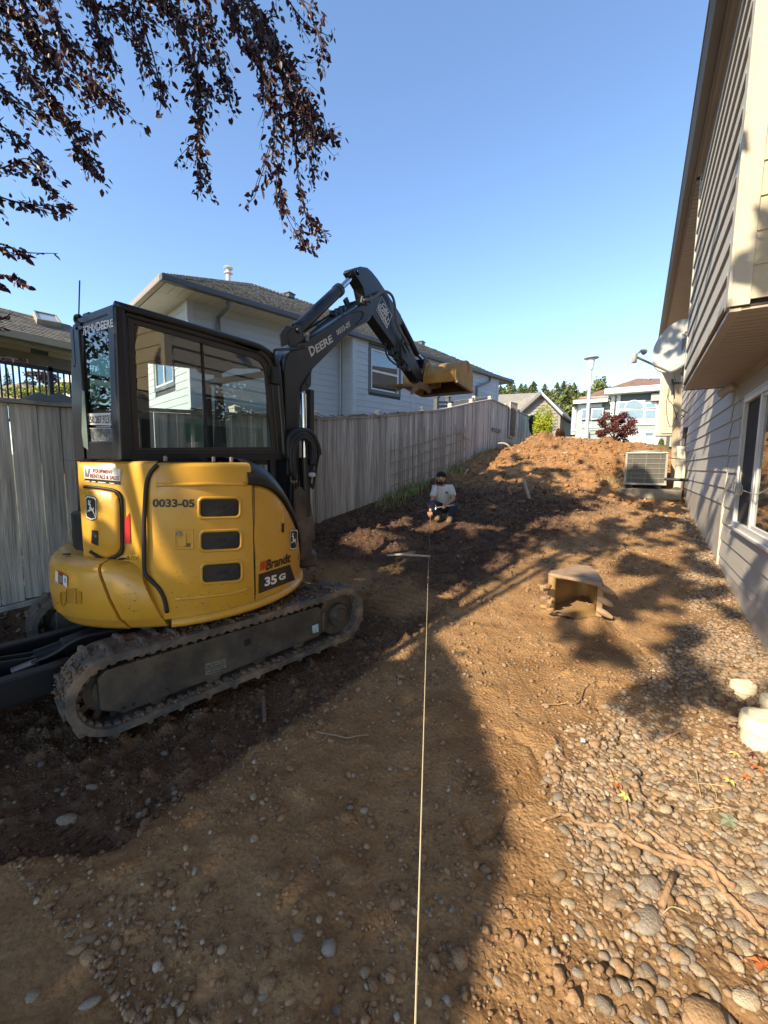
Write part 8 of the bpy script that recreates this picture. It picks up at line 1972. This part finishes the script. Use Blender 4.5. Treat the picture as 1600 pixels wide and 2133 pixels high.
# unseen crown overhead: leaves added to cast drawn shade on yard, machine, wall
q = np.random.default_rng(21); n = 330000
gx = q.uniform(-5.2, .98, n); gy = q.uniform(-1.5, 14.5, n); gz = terr0(gx, gy)
wallhit = (q.random(n) < .22) & (gy > 3.2); gx = np.where(wallhit, 1.0, gx); gz = np.where(wallhit, gz+q.uniform(0, 2.2, n), gz)
def shade_density(x, y, z, wall):
    bx = np.interp(y, [-1.5, .5, .99, 1.15, 1.61, 1.87, 2.37, 2.9, 3.31, 3.6], [-.25, -.30, -.307, -.328, -.349, -.461, -.735, -1.05, -1.45, -1.9])
    bx2 = bx
    solid = np.where((x < bx2) & (y < 3.45), 1.0, 0)
    # openings in the crown
    f1 = fbm(x*1.6+y*.12+13, y*.95-x*.1+3, 3); f2 = fbm(x*4.4+2, y*2.7+7, 3)
    f = f1*.6+f2*.8
    thr = np.interp(y, [2, 3, 4, 6, 9, 12, 14.5], [.55, .26, .10, .03, -.02, .10, .5])
    thr = thr+np.where(x < -1.6, -.58*sstep(3.5, 5, y)*sstep(13, 10, y), 0)
    dap = sstep(-.02, .14, f-thr)
    dap = np.where((x > bx2) & (y < 2.25+.5*np.maximum(x+.6, 0)), dap*.0, dap)
    dap = np.where((y > 2.2) & (y < 3.2) & (x > -.1), dap*.35*sstep(2.2, 3.2, y), dap)
    dap = np.where(wall, np.where(fbm((y*.56+z*.83)*4.2+9, (y*.83-z*.56)*.7+3, 3) > .06, .62, .0)*np.interp(y, [3, 5, 9, 13], [.35, .6, .7, .4]), dap)
    # machine: openings on the tail and the cab
    return np.maximum(solid, np.where(y < 3.45, dap*.9, dap))
D = shade_density(gx, gy, gz, wallhit); keep = q.random(n) < D*np.where(gy < 3.45, .95, .36)
gx, gy, gz = gx[keep], gy[keep], gz[keep]; n = len(gx)
L_ = np.array(SUN); 
hh = np.where(gy < 3.4, q.uniform(3.0, 4.6, n), q.uniform(4.8, 8.6, n)); t = (hh-gz)/(-L_[2])
P = np.stack([gx, gy, gz], -1)-L_[None]*t[:, None]
qq = P-np.array(EYE); zz = qq@np.array(CF); zs_ = np.where(zz > .05, zz, 1)
px_ = 800+F_PX*(qq@np.array(CR))/zs_; py_ = 1066.5-F_PX*(qq@np.array(CU))/zs_
vis = (zz > .05) & (px_ > -60) & (px_ < 1660) & (py_ > -60)
# thin the crown where its shade would cover the machine's sunny patches
for _ in range(4):
    P = np.where(vis[:, None], P-L_[None]*2.2, P); qq = P-np.array(EYE); zz = qq@np.array(CF); zs_ = np.where(zz > .05, zz, 1)
    px_ = 800+F_PX*(qq@np.array(CR))/zs_; py_ = 1066.5-F_PX*(qq@np.array(CU))/zs_; vis = (zz > .05) & (px_ > -60) & (px_ < 1660) & (py_ > -60)
ok = ~vis & (P[:, 2] < 12)
# the upper wall of the house stays in the open sun
xb_ = (.47-P[:, 0])/L_[0]; zb_ = P[:, 2]+L_[2]*xb_; yb_ = P[:, 1]+L_[1]*xb_
ok &= ~((xb_ > 0) & (zb_ > 2.6) & (zb_ < 5.6) & (yb_ > 3.5) & (yb_ < 9) & (fbm(yb_*2+zb_*3, yb_*.8, 2) > -.3))
# openings that let sun onto cab and tail: leaves whose ray crosses z=1.2 inside the machine's footprint are thinned by a pattern
tt = (1.25-P[:, 2])/L_[2]; mx_ = P[:, 0]+L_[0]*tt; my_ = P[:, 1]+L_[1]*tt
onm = (mx_ > -3.5) & (mx_ < -2.1) & (my_ > .9) & (my_ < 2.0)
pat = fbm(mx_*2.2+4, my_*2.2+9, 3)
ok &= ~(onm & (pat > -.22))
tt = (2.6-P[:, 2])/L_[2]; mx_ = P[:, 0]+L_[0]*tt; my_ = P[:, 1]+L_[1]*tt
ok &= ~((mx_ < -2.3) & (my_ > 1.6) & (my_ < 4.2) & (P[:, 2] > 2.7) & (fbm(mx_*2, my_*2, 2) > -.2))
P = P[ok]; nearc = P[:, 2] < 4.7
o1 = leafy('foliage', P[nearc], .042, M_PL1, plum, .55, seed=5); tag(o1, kind='stuff')  # unseen leaves added for the foreground shade
o2 = leafy('foliage', P[~nearc], .085, M_PL1, plum, .55, seed=6); tag(o2, kind='stuff')  # unseen leaves added for the dapples farther off
